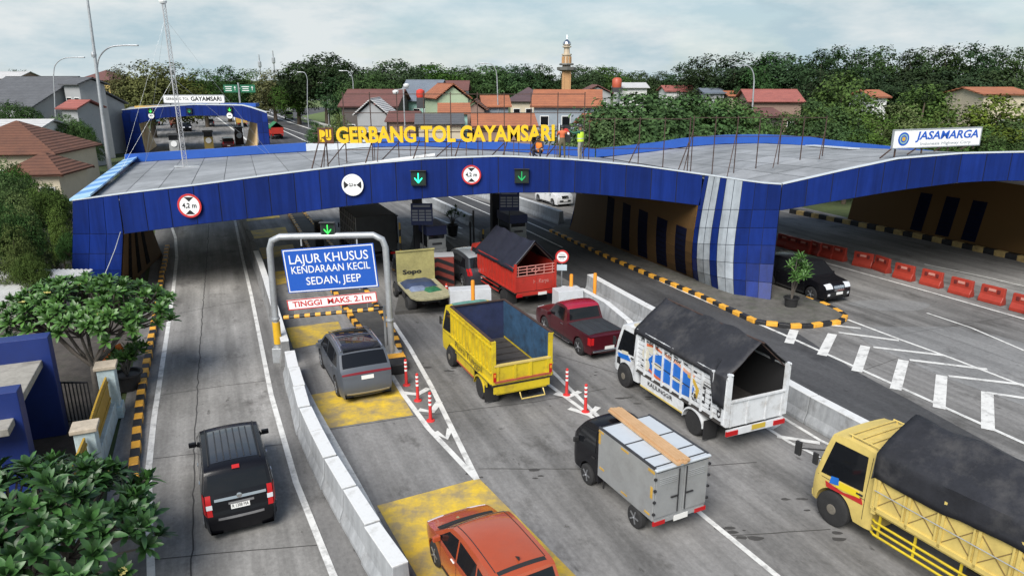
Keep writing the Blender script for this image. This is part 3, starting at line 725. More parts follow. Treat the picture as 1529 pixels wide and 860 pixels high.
def car(name, label, px, h, ref, L, W, top, wheels, wr, belt, col, win, ws, rw, tail, plate_z, gc=.2, tum=.16, rims='alloy', roofz=None, group=None, head=None, ptxt='', extra=None, cat='car', endr=.12, lower=None, size=1.0):
    root = thing(name, label, cat, group=group)
    sh = Shell(L, W, top, gc, wheels, wr, belt, tum, endr=endr)
    body = sh.mesh().build('body', col, root, smooth=38)
    mb = MB(); mb.box((0, 0, gc + .16), (W - .52, L - .35, .4)); mb.build('underbody', m_black, root)
    for y in wheels:
        for sg in (-1, 1): wheel_at(root, sg * (W / 2 - .105), y, wr, .2, rims)
    sh.patch(*ws, rear=False, off=.008).build('windscreen', m_glass, root, smooth=40)
    sh.patch(*rw, rear=True, off=.008).build('rear_window', m_glass, root, smooth=40)
    for sg in (-1, 1):
        for poly in win: sh.sidepoly(poly, sg).build('side_window', m_glass, root)
        mb = MB(); ym = win[0][0][0] + (.02 if win[0][0][0] > 0 else 0)
        yy = max(p[0] for q in win for p in q) - .12
        mb.box((sg * (sh.hw(yy, belt) + .1), yy, belt + .06), (.19, .1, .13)); mb.box((sg * (sh.hw(yy, belt) + .01), yy + .02, belt + .02), (.1, .05, .04)); mb.build('wing_mirror', col, root, bevel=.03)
        mb = MB()
        for q in win[:2]:
            yh = min(p[0] for p in q) + .14; mb.box(sh.side(yh, belt - .1, sg, .012), (.03, .17, .03))
        mb.build('door_handle', m_chrome if col.name not in ('paint_orange',) else m_plate_w, root, bevel=.008)
        mb = MB()
        for q in win[:2]:
            yh = min(p[0] for p in q) - .03
            rows = [[sh.side(yh - .006, z, sg, .003), sh.side(yh + .006, z, sg, .003)] for z in [lerp(max(gc + .1, sh.zb(yh) + .02), belt, i / 6) for i in range(7)]]; mb.grid(rows)
        yf = max(p[0] for p in win[0]) - .1; mb.grid([[sh.side(yf - .006, z, sg, .003), sh.side(yf + .006, z, sg, .003)] for z in [lerp(max(gc + .1, sh.zb(yf) + .02), belt, i / 6) for i in range(7)]])
        z = gc + .07; ys = [lerp(wheels[0] + wr + .1, wheels[1] - wr - .1, i / 8) for i in range(9)]
        mb.grid([[sh.side(y, z - .06, sg, .006), sh.side(y, z + .05, sg, .006)] for y in ys])
        mb.build('door_seam', m_black, root)
        if tail: sh.patch(tail[0], tail[1], sg * tail[2], sg * 1.0, True, .014).build('tail_light', m_redlens, root, smooth=40)
        if head: sh.patch(head[0], head[1], sg * head[2], sg * .98, False, .012).build('headlight', m_clearlens, root, smooth=40)
        if tail:
            mb = MB(); rows = []
            for z in [lerp(tail[0], tail[1], i / 5) for i in range(6)]:
                k = sh.find(z, True); y = sh.t[k].x; rows.append([sh.side(y + .005, z, sg, .012), sh.side(y + .2, z, sg, .012), sh.side(y + .2, z, sg, -.01)])
            mb.grid(rows); mb.build('tail_light', m_redlens, root, smooth=40)
    k = sh.find(plate_z, True); c = sh.pt(k, 0, .012); nn = sh.n[k]
    plate(root, face_m(c, (1, 0, 0), (0, -nn.y, nn.x) if -nn.y * 0 + nn.x > 0 else (0, nn.y, -nn.x)), txt=ptxt)
    if lower: sh.patch(lower[0], lower[1], -.97, .97, True, .012).build('bumper_trim', lower[2], root, smooth=40)
    if extra: extra(root, sh)
    root.scale = (size,) * 3; set_at(root, px, h, ref[0] * size, ref[1] * size)
    return root, sh

p_black = paint('paint_black', (0.006, 0.006, 0.008), .25, dirt=0, coat=.15)
p_grey = paint('paint_grey', (0.085, 0.095, 0.112), .38, dirt=.1, metal=.1, coat=.25)
p_orange = paint('paint_orange', (0.42, 0.075, 0.025), .25, dirt=.1, metal=.15, coat=.9)
p_white = paint('paint_white', (0.7, 0.71, 0.72), .3)
p_maroon = paint('paint_maroon', (0.055, 0.005, 0.009), .28, dirt=.05, coat=.4)
p_navy = paint('paint_dark_slate', (0.03, 0.033, 0.04), .3)

# --- black people carrier in the exit lane
def mpv_extra(root, sh):
    mb = MB()
    for q in (-.55, -.33, -.11, .11, .33, .55):
        a, b = sh.yidx(-1.35), sh.yidx(.2); sh.strip(min(a, b), max(a, b), q - .02, q + .02, .016, mb)
    mb.build('roof_rib', m_blackpaint, root, smooth=40); a, b = sh.yidx(-1.45), sh.yidx(.3); sh.strip(min(a, b), max(a, b), -.76, .76, .006).build('roof_panel', paint('glossy_roof', (.014, .016, .024), .12, dirt=0, coat=1.0), root, smooth=40)  # roof paint lighter and bluer than the body, standing for reflected sky
    sh.patch(.985, 1.02, -.74, .8, True, .02).build('chrome_strip', m_chrome, root, smooth=40)
    sh.patch(.9, .92, -.34, .42, True, .02).build('chrome_strip', m_chrome, root, smooth=40)
    sh.patch(.53, .552, -.7, .7, True, .02).build('chrome_strip', m_chrome, root, smooth=40)
    for sg in (-1, 1): sh.patch(.84, .93, sg * .82, sg * 1.0, True, .02).build('reverse_light', m_clearlens, root, smooth=40)
    k = sh.find(1.02, True); mb = MB(); mb.lathe([(.062, 0), (.062, .02), (.05, .024), (.001, .024)], 18, 0, face_m(sh.pt(k, 0, .012), (1, 0, 0), (0, .2, 1))); mb.build('emblem', m_chrome, root, smooth=40)
    sh.patch(1.56, 1.585, -.12, .12, True, .05).build('brake_light', m_redlens, root)
    for sg in (-1, 1):
        mb = MB(); a, b = sh.yidx(-1.5), sh.yidx(.6); sh.strip(min(a, b), max(a, b), sg * .84 - .02, sg * .84 + .02, .02, mb); mb.build('roof_seam', m_black, root)
car('black_people_carrier', 'black people carrier seen from behind driving alone up the left exit lane', (312, 785), 25, (-.75, -1.32), 4.12, 1.68,
    [(-2.0, .2), (-2.06, .42), (-2.08, .62), (-2.03, .8), (-1.99, 1.02), (-1.93, 1.14), (-1.72, 1.54), (-1.58, 1.655), (-1.0, 1.70), (0, 1.70), (.5, 1.65), (.72, 1.56), (1.32, 1.12), (1.45, 1.05), (1.85, .93), (2.02, .78), (2.06, .55), (2.02, .25)],
    (-1.32, 1.3), .3, 1.03, p_black, [[(.02, 1.05), (1.12, 1.08), (.62, 1.52), (.05, 1.58)], [(-.95, 1.06), (-.06, 1.05), (-.04, 1.58), (-.95, 1.58)], [(-1.72, 1.12), (-1.03, 1.07), (-1.03, 1.57), (-1.5, 1.54)]],
    (1.14, 1.56, -.88, .88), (1.14, 1.54, -.9, .9), (.68, 1.12, .84), .82, head=(.72, .92, .55), ptxt='R 1308 MA', extra=mpv_extra)

# --- grey crossover on the yellow strip
def suv_extra(root, sh):
    a, b = sh.yidx(-1.45), sh.yidx(.55); a, b = min(a, b), max(a, b)
    m_ = a + int((b - a) * .52)
    sh.strip(a, m_ - 1, -.74, .74, .012).build('glass_roof', m_glass, root, smooth=40); sh.strip(m_ + 1, b, -.74, .74, .012).build('glass_roof', m_glass, root, smooth=40)
    for sg in (-1, 1):
        pts = [sh.pt(k, sg * .9, .05) for k in range(a - 2, b + 1, 3)]
        mb = MB(); mb.tube(pts, .018, 6); mb.build('roof_rail', m_chrome, root, smooth=60)
    for k in (m_, b - 1):
        mb = MB(); mb.tube([sh.pt(k, q, .05) for q in (-.9, -.4, 0, .4, .9)], .016, 6); mb.build('roof_rack_bar', m_chrome, root, smooth=60)
    sh.patch(.94, .985, -1, 1, True, .016).build('light_bar', mat('dark_red_lens', (.16, .012, .018), .3, spec=.3), root, smooth=40)
    sh.patch(.3, .36, -.9, .9, True, .02).build('bumper_trim', mat('bronze_trim', (.3, .27, .2), .4, .3), root, smooth=40)
    sh.patch(1.585, 1.66, -.82, .82, True, .05).build('spoiler', p_black, root, smooth=40)
car('grey_crossover', 'metallic grey crossover with silver roof rails on a yellow strip before the gantry', (507, 590), 25, (-.82, -1.38), 4.5, 1.86,
    [(-2.17, .24), (-2.24, .4), (-2.25, .6), (-2.2, .85), (-2.16, 1.02), (-2.02, 1.12), (-1.72, 1.5), (-1.6, 1.6), (-1.1, 1.67), (-.1, 1.69), (.5, 1.62), (.75, 1.5), (1.3, 1.1), (1.5, 1.02), (1.98, .9), (2.18, .72), (2.23, .5), (2.18, .25)],
    (-1.38, 1.36), .35, 1.02, p_grey, [[(.05, 1.05), (1.12, 1.07), (.62, 1.5), (.05, 1.57)], [(-1.0, 1.06), (-.03, 1.05), (-.03, 1.57), (-1.0, 1.55)], [(-1.6, 1.14), (-1.06, 1.08), (-1.06, 1.54), (-1.35, 1.5)]],
    (1.12, 1.55, -.88, .88), (1.13, 1.53, -.9, .9), None, .84, head=(.72, .86, .5), lower=(.24, .3, m_black), extra=suv_extra)
# --- orange hatchback at the bottom edge
def or_extra(root, sh):
    mb = MB(); k = sh.yidx(-1.3); p = sh.pt(k, 0, 0); mb.prism([(-.1, 0), (.07, 0), (-.1, .1)], -.008, .008, 0, Matrix.Translation(p) @ Matrix(((0, 0, 1, 0), (1, 0, 0, 0), (0, 1, 0, 0), (0, 0, 0, 1)))); mb.build('roof_antenna', m_black, root)
    for sg in (-1, 1):
        a, b = sh.yidx(-1.5), sh.yidx(.4); mb = MB(); sh.strip(min(a, b), max(a, b), sg * .83 - .012, sg * .83 + .012, .006, mb); mb.build('roof_seam', m_black, root)
    mb = MB(); sh.patch(.99, 1.03, -.86, .86, False, .016, mb); mb.build('cowl_panel', m_black, root)
    a = sh.yidx(-1.55); sh.strip(a - 1, a + 1, -.8, .8, .004).build('roof_seam', m_black, root)
car('orange_hatchback', 'orange hatchback with black side windows on the nearest yellow strip', (655, 842), 28, (-.74, 1.3), 4.05, 1.7,
    [(-2.0, .25), (-2.08, .45), (-2.09, .65), (-2.02, .85), (-1.98, 1.05), (-1.88, 1.2), (-1.72, 1.5), (-1.66, 1.58), (-1.2, 1.62), (-.3, 1.63), (.3, 1.57), (.55, 1.47), (1.15, 1.06), (1.3, 1.0), (1.82, .88), (2.02, .72), (2.07, .5), (2.02, .22)],
    (-1.3, 1.3), .32, 1.0, p_orange, [[(.02, 1.02), (1.0, 1.03), (.5, 1.42), (.02, 1.5)], [(-.95, 1.05), (-.06, 1.02), (-.06, 1.5), (-.9, 1.48)], [(-1.6, 1.18), (-1.02, 1.07), (-.97, 1.46), (-1.3, 1.42)]],
    (1.05, 1.5, -.88, .88), (1.12, 1.5, -.88, .88), (.75, 1.1, .8), .7, head=(.66, .86, .45), extra=or_extra, size=.93)
suv_top = [(-2.2, .3), (-2.26, .5), (-2.26, .75), (-2.2, 1.0), (-2.12, 1.1), (-1.95, 1.5), (-1.8, 1.66), (-1.0, 1.74), (0, 1.74), (.45, 1.68), (.62, 1.58), (1.15, 1.14), (1.3, 1.08), (2.0, .98), (2.2, .82), (2.25, .55), (2.2, .28)]
suv_win = [[(.02, 1.1), (1.02, 1.12), (.55, 1.54), (.02, 1.6)], [(-.98, 1.1), (-.06, 1.1), (-.06, 1.6), (-.98, 1.6)], [(-1.8, 1.15), (-1.04, 1.1), (-1.04, 1.6), (-1.62, 1.55)]]
def front_extra(root, sh):
    sh.patch(.64, .86, -.42, .42, False, .012).build('grille', m_black, root, smooth=40)
    mb = MB()
    for z in (.68, .76, .84): sh.patch(z, z + .018, -.42, .42, False, .022, mb)
    for q in (-.3, -.15, 0, .15, .3): sh.patch(.66, .86, q - .02, q + .02, False, .024, mb)
    mb.build('grille_bar', m_chrome, root)
    sh.patch(.36, .56, -.7, .7, False, .01).build('air_intake', m_black, root)
    k = sh.find(.52, False); plate(root, face_m(sh.pt(k, 0, .03), (-1, 0, 0), (0, 0, 1)))
    for sg in (-1, 1): sh.patch(.42, .52, sg * .72, sg * .88, False, .014).build('fog_light', m_clearlens, root)
car('black_offroader', 'black off-roader coming out from under the right arch behind the potted plant', (1211, 449), 204, (.8, 1.4), 4.5, 1.8, suv_top, (-1.4, 1.4), .36, 1.08, p_black, suv_win,
    (1.14, 1.62, -.88, .88), (1.14, 1.6, -.88, .88), (.8, 1.15, .85), .6, head=(.76, .96, .5), extra=front_extra, gc=.26)
car('white_people_carrier', 'white people carrier oncoming on the far side of the grey concrete barrier', (826, 308), 206, (.75, 1.32), 4.2, 1.7,
    [(-2.0, .2), (-2.06, .42), (-2.08, .62), (-2.03, .8), (-1.99, 1.02), (-1.93, 1.14), (-1.72, 1.54), (-1.58, 1.655), (-1.0, 1.70), (0, 1.70), (.5, 1.65), (.72, 1.56), (1.32, 1.12), (1.45, 1.05), (1.85, .93), (2.02, .78), (2.06, .55), (2.02, .25)],
    (-1.32, 1.3), .31, 1.03, p_white, [[(.02, 1.05), (1.12, 1.08), (.62, 1.52), (.05, 1.58)], [(-.95, 1.06), (-.06, 1.05), (-.04, 1.58), (-.95, 1.58)], [(-1.72, 1.12), (-1.03, 1.07), (-1.03, 1.57), (-1.5, 1.54)]],
    (1.14, 1.56, -.88, .88), (1.14, 1.54, -.9, .9), (.68, 1.12, .84), .82, head=(.72, .92, .55), extra=front_extra)
car('dark_estate_car', 'dark slate car with a pale roof waiting at the tollbooth left of the red truck', (694, 429), 24, (-.75, -1.35), 4.4, 1.78, suv_top, (-1.35, 1.4), .34, 1.08, p_navy, suv_win,
    (1.14, 1.62, -.88, .88), (1.14, 1.6, -.88, .88), (.8, 1.15, .85), .7, head=(.76, .96, .5), extra=lambda r, sh: sh.strip(sh.yidx(-1.8), sh.yidx(.3), -.9, .9, .006).build('pale_roof_panel', mat('pale_roof_paint', (.32, .35, .38), .2, coat=.7), r, smooth=40))
# --- maroon pickup
def pk_extra(root, sh):
    a, b = sh.find(.95, True) + 3, sh.yidx(-.5)
    ks = [k for k in range(len(sh.t)) if -2.1 < sh.t[k].x < -.52 and sh.t[k].y > .85]
    sh.strip(min(ks), max(ks), -.93, .93, .02).build('tonneau_cover', mat('black_canvas', (.03, .034, .038), .55, var=.2, bump=.2), root, smooth=30)
    mb = MB()
    for q in (-.8, -.4, 0, .4, .8): mb.tube([sh.pt(min(ks) + 2, q, .03), sh.pt(max(ks) - 1, q, .03)], .008, 5)
    mb.build('cover_ribs', m_dark, root)
    mb = MB(); mb.lathe([(.13, 0), (.13, .02), (.09, .024), (.09, .026), (.001, .026)], 20, 0, face_m(sh.pt(sh.find(.62, True), .72, .012), (1, 0, 0), (0, 0, 1))); mb.build('round_sticker', m_plate_w, root)
    for sg in (-1, 1):
        mb = MB(); mb.box((sg * .86, .05, .3), (.14, 1.7, .04)); mb.build('running_board', m_chrome, root, bevel=.015)
    mb = MB(); mb.box((0, -2.36, .42), (1.5, .1, .09)); mb.build('rear_bumper', m_chrome, root, bevel=.03)
    ks2 = [k for k in range(len(sh.t)) if sh.t[k].y > 1.5 and -.4 < sh.t[k].x < .7]
    sh.strip(min(ks2), max(ks2), -.98, .98, .01).build('red_roof', paint('paint_red_roof', (.3, .012, .03), .2, coat=.9), root, smooth=40)
pr, psh = car('maroon_pickup', 'maroon pickup with a black tonneau cover and bright red roof beside the blue-lined yellow truck', (866, 529), 25, (-.76, -1.45), 4.7, 1.72,
    [(-2.28, .3), (-2.33, .45), (-2.33, .7), (-2.32, .98), (-2.27, 1.0), (-1.4, 1.0), (-.6, 1.0), (-.5, 1.03), (-.34, 1.5), (-.24, 1.6), (.1, 1.64), (.5, 1.6), (.66, 1.5), (1.1, 1.1), (1.25, 1.04), (2.05, .96), (2.25, .85), (2.33, .6), (2.3, .3)],
    (-1.45, 1.45), .35, 1.0, p_maroon, [[(-.22, 1.04), (1.0, 1.06), (.58, 1.5), (-.18, 1.54)]], (1.1, 1.5, -.88, .88), (1.08, 1.5, -.86, .86), (.65, .95, .86), .5, head=(.7, .9, .6), gc=.28, extra=pk_extra, cat='pickup', tum=.13, endr=.06)

# ------------------------------------------------------------------ trucks
def cab(root, W, y0, y1, H, wy, wr, col, gc=.42, belt=1.28, decor=None):
    """flat-fronted cab between y0 (back) and y1 (front)"""
    L = y1 - y0; yc = (y0 + y1) / 2
    top = [(y0, gc), (y0, .9), (y0, 1.5), (y0 + .02, H - .12), (y0 + .14, H), (yc, H + .04), (y1 - .42, H - .01), (y1 - .3, H - .1), (y1 - .06, belt + .02), (y1 - .01, belt - .12), (y1 + .02, .8), (y1, gc - .02)]
    sh = Shell(L + .04, W, top, gc, (wy,), wr, belt, .1, .04, .06, y0=yc)
    c = sh.mesh().build('cab', col, root, smooth=38)
    sh.patch(belt + .06, H - .14, -.9, .9, False, .01).build('windscreen', m_glass, c, smooth=40)
    sh.patch(1.5, H - .2, -.6, .6, True, .01).build('rear_window', m_glass, c)
    for sg in (-1, 1):
        sh.sidepoly([(y0 + .3, belt + .02), (y1 - .2, belt - .06), (y1 - .42, H - .17), (y0 + .34, H - .15)], sg, .01).build('side_window', m_glass, c)
        mb = MB()
        for yy in (y0 + .22,): mb.grid([[sh.side(yy - .007, z, sg, .004), sh.side(yy + .007, z, sg, .004)] for z in [lerp(gc + .2, H - .1, i / 8) for i in range(9)]])
        mb.grid([[sh.side(lerp(y0 + .22, y1 - .1, i / 8), belt - .16, sg, .004), sh.side(lerp(y0 + .22, y1 - .1, i / 8), belt - .145, sg, .004)] for i in range(9)])
        mb.build('door_seam', m_black, c)
        mb = MB(); mb.box(sh.side(y0 + .36, belt - .08, sg, .015), (.03, .16, .035)); mb.build('door_handle', m_black, c)
        mb = MB(); a = Vector((sg * (W / 2 - .14), y1 - .2, belt + .28)); b = Vector((sg * (W / 2 + .03), y1 - .02, belt + .22)); mb.tube([a, b], .022, 6); mb.box(b, (.06, .14, .3)); mb.build('wing_mirror', m_black, c, bevel=.012)
        mb = MB(); k = sh.find(.82, False); sh.patch(.72, .92, sg * .62, sg * .96, False, .015, mb); mb.build('headlight', m_clearlens, c)
    mb = MB(); sh.patch(gc, .6, -1, 1, False, .03, mb); mb.build('bumper', col, c)
    if decor: decor(c, sh)
    return c, sh
def chassis(root, y0, y1, wr, W=.75):
    mb = MB()
    for sg in (-1, 1): mb.box((sg * W / 2, (y0 + y1) / 2, wr + .3), (.09, y1 - y0, .2))
    n = 5
    for i in range(n): mb.box((0, lerp(y0 + .1, y1 - .1, i / (n - 1)), wr + .3), (W, .1, .14))
    mb.box((.62, lerp(y0, y1, .55), wr + .16), (.45, .8, .42)); mb.box((-.62, lerp(y0, y1, .55), wr + .16), (.4, .6, .4))
    mb.build('chassis', m_blackpaint, root)
def axles(root, W, yf, yr, wr):
    for sg in (-1, 1):
        wheel_at(root, sg * (W / 2 - .13), yf, wr, .2, 'steel'); wheel_at(root, sg * (W / 2 - .25), yr, wr, .2, 'steel', True)
    for y in (yr,):
        mb = MB(); mb.tube([(-W / 2 + .2, y, wr), (W / 2 - .2, y, wr)], .07, 8); mb.lathe([(.02, -.16), (.16, -.08), (.16, .08), (.02, .16)], 12, 0, None, (0, y, wr)); mb.build('axle', m_blackpaint, root)
def mudguards(root, W, y, wr, col, flap=True):
    for sg in (-1, 1):
        mb = MB(); rows = []
        for i in range(13):
            a = PI * (.02 + .96 * i / 12); rows.append([Vector((sg * (W / 2 - .5), y + (wr + .09) * math.cos(a), wr + (wr + .09) * math.sin(a))), Vector((sg * (W / 2 + .0), y + (wr + .09) * math.cos(a), wr + (wr + .09) * math.sin(a))), Vector((sg * (W / 2 + .0), y + (wr + .06) * math.cos(a), wr + (wr + .02) * math.sin(a)))])
        mb.grid(rows); mb.build('mudguard', col, root, smooth=40)
        if flap:
            mb = MB(); mb.box((sg * (W / 2 - .26), y - wr - .13, wr + .0), (.5, .025, .62)); mb.build('mud_flap', m_black, root)
def wrinkled(rows, amp, seed, sc=1.6):
    o = Vector((seed * 7.1, seed * 3.3, 0)); out = []
    for r in rows:
        out.append([Vector(p) + Vector((noise.noise(Vector(p) * sc + o), noise.noise(Vector(p) * sc + o + Vector((9, 0, 0))), noise.noise(Vector(p) * sc * .8 + o + Vector((0, 9, 0))))) * amp + Vector((0, 0, noise.noise(Vector(p) * 5 + o) * amp * .35)) for p in r])
    return out
def fix_profile(pts, n):
    pts = [Vector(p) for p in pts]; d = [0]
    for i in range(len(pts) - 1): d.append(d[-1] + (pts[i + 1] - pts[i]).length)
    o = []
    for k in range(n + 1):
        q = d[-1] * k / n; i = 0
        while i < len(d) - 2 and q > d[i + 1]: i += 1
        o.append(pts[i].lerp(pts[i + 1], (q - d[i]) / max(1e-6, d[i + 1] - d[i])))
    return o
m_tarp = mat('black_tarpaulin', (0.022, 0.023, 0.028), 0.6, spec=.25, var=0.3, scale=1.3, bump=0.35, bscale=4, dirt=0.7, dirtcol=(0.075, 0.073, 0.073), dscale=1.1)
m_tarpin = mat('tarp_inside', (0.012, 0.012, 0.013), 0.9)
p_ty = mat('truck_yellow', (0.56, 0.42, 0.015), 0.5, var=0.1, scale=2, dirt=0.75, dirtcol=(0.2, 0.13, 0.03), dscale=1.6, bump=.08)
p_tp = mat('truck_pale_yellow', (0.56, 0.43, 0.13), 0.5, var=0.1, scale=2, dirt=0.45, dirtcol=(0.28, 0.2, 0.07), dscale=1.6)
p_tw = mat('truck_white', (0.6, 0.62, 0.64), 0.5, var=0.08, scale=2, dirt=0.7, dirtcol=(0.25, 0.23, 0.2), dscale=2.2)
p_tr = mat('truck_red', (0.4, 0.028, 0.018), 0.45, var=0.12, scale=2, dirt=0.5, dirtcol=(0.12, 0.03, 0.02), dscale=1.8)
m_binblue = mat('worn_blue_lining', (0.03, 0.075, 0.14), 0.6, var=0.4, scale=1.4, dirt=0.95, dirtcol=(0.02, 0.022, 0.025), dscale=1.8)
m_binnavy = mat('navy_lining', (0.02, 0.028, 0.075), 0.6, var=0.3, scale=1.5, dirt=0.6, dirtcol=(0.02, 0.02, 0.022))
m_floor = mat('truck_floor_steel', (0.04, 0.036, 0.034), 0.8, var=0.4, scale=2)
m_topred = mat('weathered_red', (0.35, 0.08, 0.04), 0.6, var=.3)

# --- yellow truck with an open empty body
W = 2.12; wr = .39; yr, yf = -1.5, 1.62
t = thing('yellow_open_truck', 'yellow open-bodied truck with an empty blue-lined bed and black side lettering', 'truck')
cab(t, 1.9, 1.3, 2.75, 2.2, yf, wr, p_ty, decor=lambda c, sh: sh.strip(sh.yidx(1.55), sh.yidx(2.2), -.8, .8, .04).build('roof_board', mat('faded_green_board', (.1, .24, .2), .6, var=.3, dirt=.5), c))
chassis(t, -2.6, 1.6, wr); axles(t, W, yf, yr, wr); mudguards(t, W, yr, wr, p_ty)
y0, y1, z0, zt, zg = -2.75, 1.2, 1.0, 2.5, 1.66
mb = MB(); mb.box((0, (y0 + y1) / 2, z0 - .04), (W, y1 - y0, .1))
for i in range(7): mb.box((0, lerp(y0 + .1, y1 - .5, i / 6), z0 + .03), (W - .25, .07, .05))
mb.build('bed_floor', m_floor, t)
for sg in (-1, 1):
    mb = MB(); x = sg * W / 2
    mb.box((x, (y0 + y1) / 2, (z0 + zt) / 2), (.04, y1 - y0, zt - z0), mi=0)
    for i in range(13): mb.box((x + sg * .035, lerp(y0 + .12, y1 - .1, i / 12), (z0 + .45 + zt) / 2), (.05, .1, zt - z0 - .5), mi=0)
    for z in (z0 + .06, z0 + .42, zt - .2, zt - .03): mb.box((x + sg * .045, (y0 + y1) / 2, z), (.07, y1 - y0, .05), mi=0)
    mb.box((x, (y0 + y1) / 2, zt + .015), (.1, y1 - y0, .03), mi=1)
    mb.build('side_board', [p_ty, m_rust], t)
    mb = MB(); mb.box((x - sg * .035, (y0 + y1) / 2, (z0 + zt) / 2 + .05), (.025, y1 - y0 - .1, zt - z0 - .12)); mb.build('board_lining', m_binblue if sg > 0 else m_floor, t)
    mb = MB(); mb.box((x * .96, y0, (z0 + zt) / 2), (.14, .1, zt - z0)); mb.build('corner_post', p_ty, t, bevel=.01)
    mb = MB(); mb.box((x * .95, y0 - .05, 1.28), (.09, .05, .3), mi=0); mb.box((x * .95, y0 - .07, 1.34), (.06, .04, .1), mi=1); mb.build('tail_light', [m_redlens, m_orange_lens], t)
    mb = MB(); mb.box((sg * W * .47, -.05, .74), (.04, 1.7, .44), mi=0); mb.box((sg * (W * .47 + .012), -.05, .545), (.04, 1.7, .06), mi=1); mb.build('side_skirt', [p_ty, m_topred], t)
    mb = MB(); mb.box((sg * W * .47, -1.95 - .0, .8), (.04, .3, .3)); mb.build('side_skirt', p_ty, t)
mb = MB(); mb.box((0, y1, (z0 + zt) / 2), (W, .05, zt - z0)); mb.box((0, y1 - .03, zt + .02), (W, .1, .04), mi=1); mb.build('headboard', [m_binnavy, m_rust], t)
mb = MB(); mb.box((0, y0 - .01, (z0 + zg) / 2), (W - .1, .05, zg - z0), mi=0)
for x in (-.9, -.28, .28, .9): mb.box((x, y0 - .045, (z0 + zg) / 2), (.09, .04, zg - z0 - .08), mi=0)
mb.box((0, y0 - .02, zg), (W - .1, .1, .06), mi=2); mb.box((0, y0 - .05, z0 + .1), (W - .1, .05, .07), mi=1); mb.build('tailgate', [p_ty, m_topred, m_tp if False else p_tp], t)
mb = MB(); mb.box((0, y0 + .03, .8), (W - .1, .06, .28)); mb.box((0, y0 + .05, .66), (W - .3, .05, .1)); mb.build('rear_apron', p_ty, t)
mb = MB(); mb.tube([(-.1, y0 - .02, .6), (-.1, y0 - .18, .42), (.75, y0 - .18, .42), (.75, y0 - .02, .6)], .025, 6); mb.build('rear_step', p_tp, t)
mb = MB(); text_into(mb, 'Putra Tunggal', .36, face_m((-W / 2 - .083, -.7, z0 + .26), (0, -1, 0), (0, 0, 1)), .01, -.006, 0, width=2.6); mb.build('side_lettering', m_blackpaint, t)
set_at(t, (719, 594), 24, -W / 2 + .1, yr)

def tarp(root, W, y0, y1, ze, zr, drop, seed, m=m_tarp, front_drop=True, overhang=.08, flat=.0, name='tarpaulin', dropfn=None):
    """gabled tarpaulin over hoops from y0 (rear, open) to y1 (front)"""
    rows = []; n = int((y1 - y0) / .16)
    for i in range(n + 1):
        u = i / n; y = lerp(y0, y1, u); sag = .05 * math.sin(u * PI * 4) ** 2
        dr = dropfn(u) if dropfn else drop
        zr_ = zr - sag - .03 * math.sin(7 * u + seed); hw = W / 2 + overhang
        prof = [(-hw - .01, ze - dr), (-hw, ze)] + ([(-flat, zr_), (flat, zr_)] if flat else [(0, zr_)]) + [(hw, ze), (hw + .01, ze - dr)]
        rows.append([Vector((p.x, y, p.y)) for p in fix_profile([Vector((a, b)) for a, b in prof], 26)])
    rows = wrinkled(rows, .036, seed)
    mb = MB(); mb.grid(rows, 0)
    if front_drop:
        f = rows[-1]; mb.grid([f, [Vector((p.x, p.y + .03, max(ze - drop - .1, p.z - .5))) for p in f], [Vector((p.x, p.y + .03, ze - drop - .1)) for p in f]], 0)
    ob = mb.build(name, m, root, smooth=50)
    so = ob.modifiers.new('thickness', 'SOLIDIFY'); so.thickness = .012
    return ob

# --- white stake truck with painted side and black tarpaulin
W = 2.2; wr = .41; yr, yf = -1.6, 1.85; y0, y1, z0, zt = -3.05, 1.5, 1.0, 2.42
t = thing('white_stake_truck', 'white stake-sided truck painted with blue and orange graphics under a black gabled tarpaulin', 'truck')
m_gblue = mat('graphic_blue', (.01, .13, .5), .5, var=.1, dirt=.3); m_gorange = mat('graphic_orange', (.55, .12, .04), .5); m_gpink = mat('graphic_peach', (.6, .3, .2), .5); m_gcream = mat('graphic_cream', (.55, .52, .42), .5); m_ggold = mat('graphic_gold', (.5, .32, .04), .5); m_gblk = mat('graphic_black', (.015, .015, .018), .5)
def wdecor(c, sh):
    mb = MB(); sh.sidepoly([(2.0, 1.05), (2.75, .95), (2.85, 1.1), (2.2, 1.22)], -1, .012, mb, 0); sh.sidepoly([(2.15, 1.22), (2.55, 1.16), (2.6, 1.28), (2.2, 1.34)], -1, .014, mb, 1); sh.sidepoly([(2.62, .72), (2.85, .72), (2.85, .95), (2.66, 1.0)], -1, .014, mb, 2); mb.build('door_graphic', [m_gblue, m_gcream, m_gblk], c)
    mb = MB(); mb.box((0, 2.0, 2.3), (1.5, .5, .08)); mb.build('roof_rack', mat('cream_board', (.5, .45, .33), .6, var=.2), c)
cab(t, 1.98, 1.55, 3.05, 2.2, yf + .45, wr, p_tw, decor=wdecor); yf += .45
chassis(t, -2.9, 2.0, wr); axles(t, W, yf, yr, wr); mudguards(t, W, yr, wr, p_tw)
mb = MB(); mb.box((0, (y0 + y1) / 2, z0 - .04), (W, y1 - y0, .1)); mb.build('bed_floor', m_floor, t)
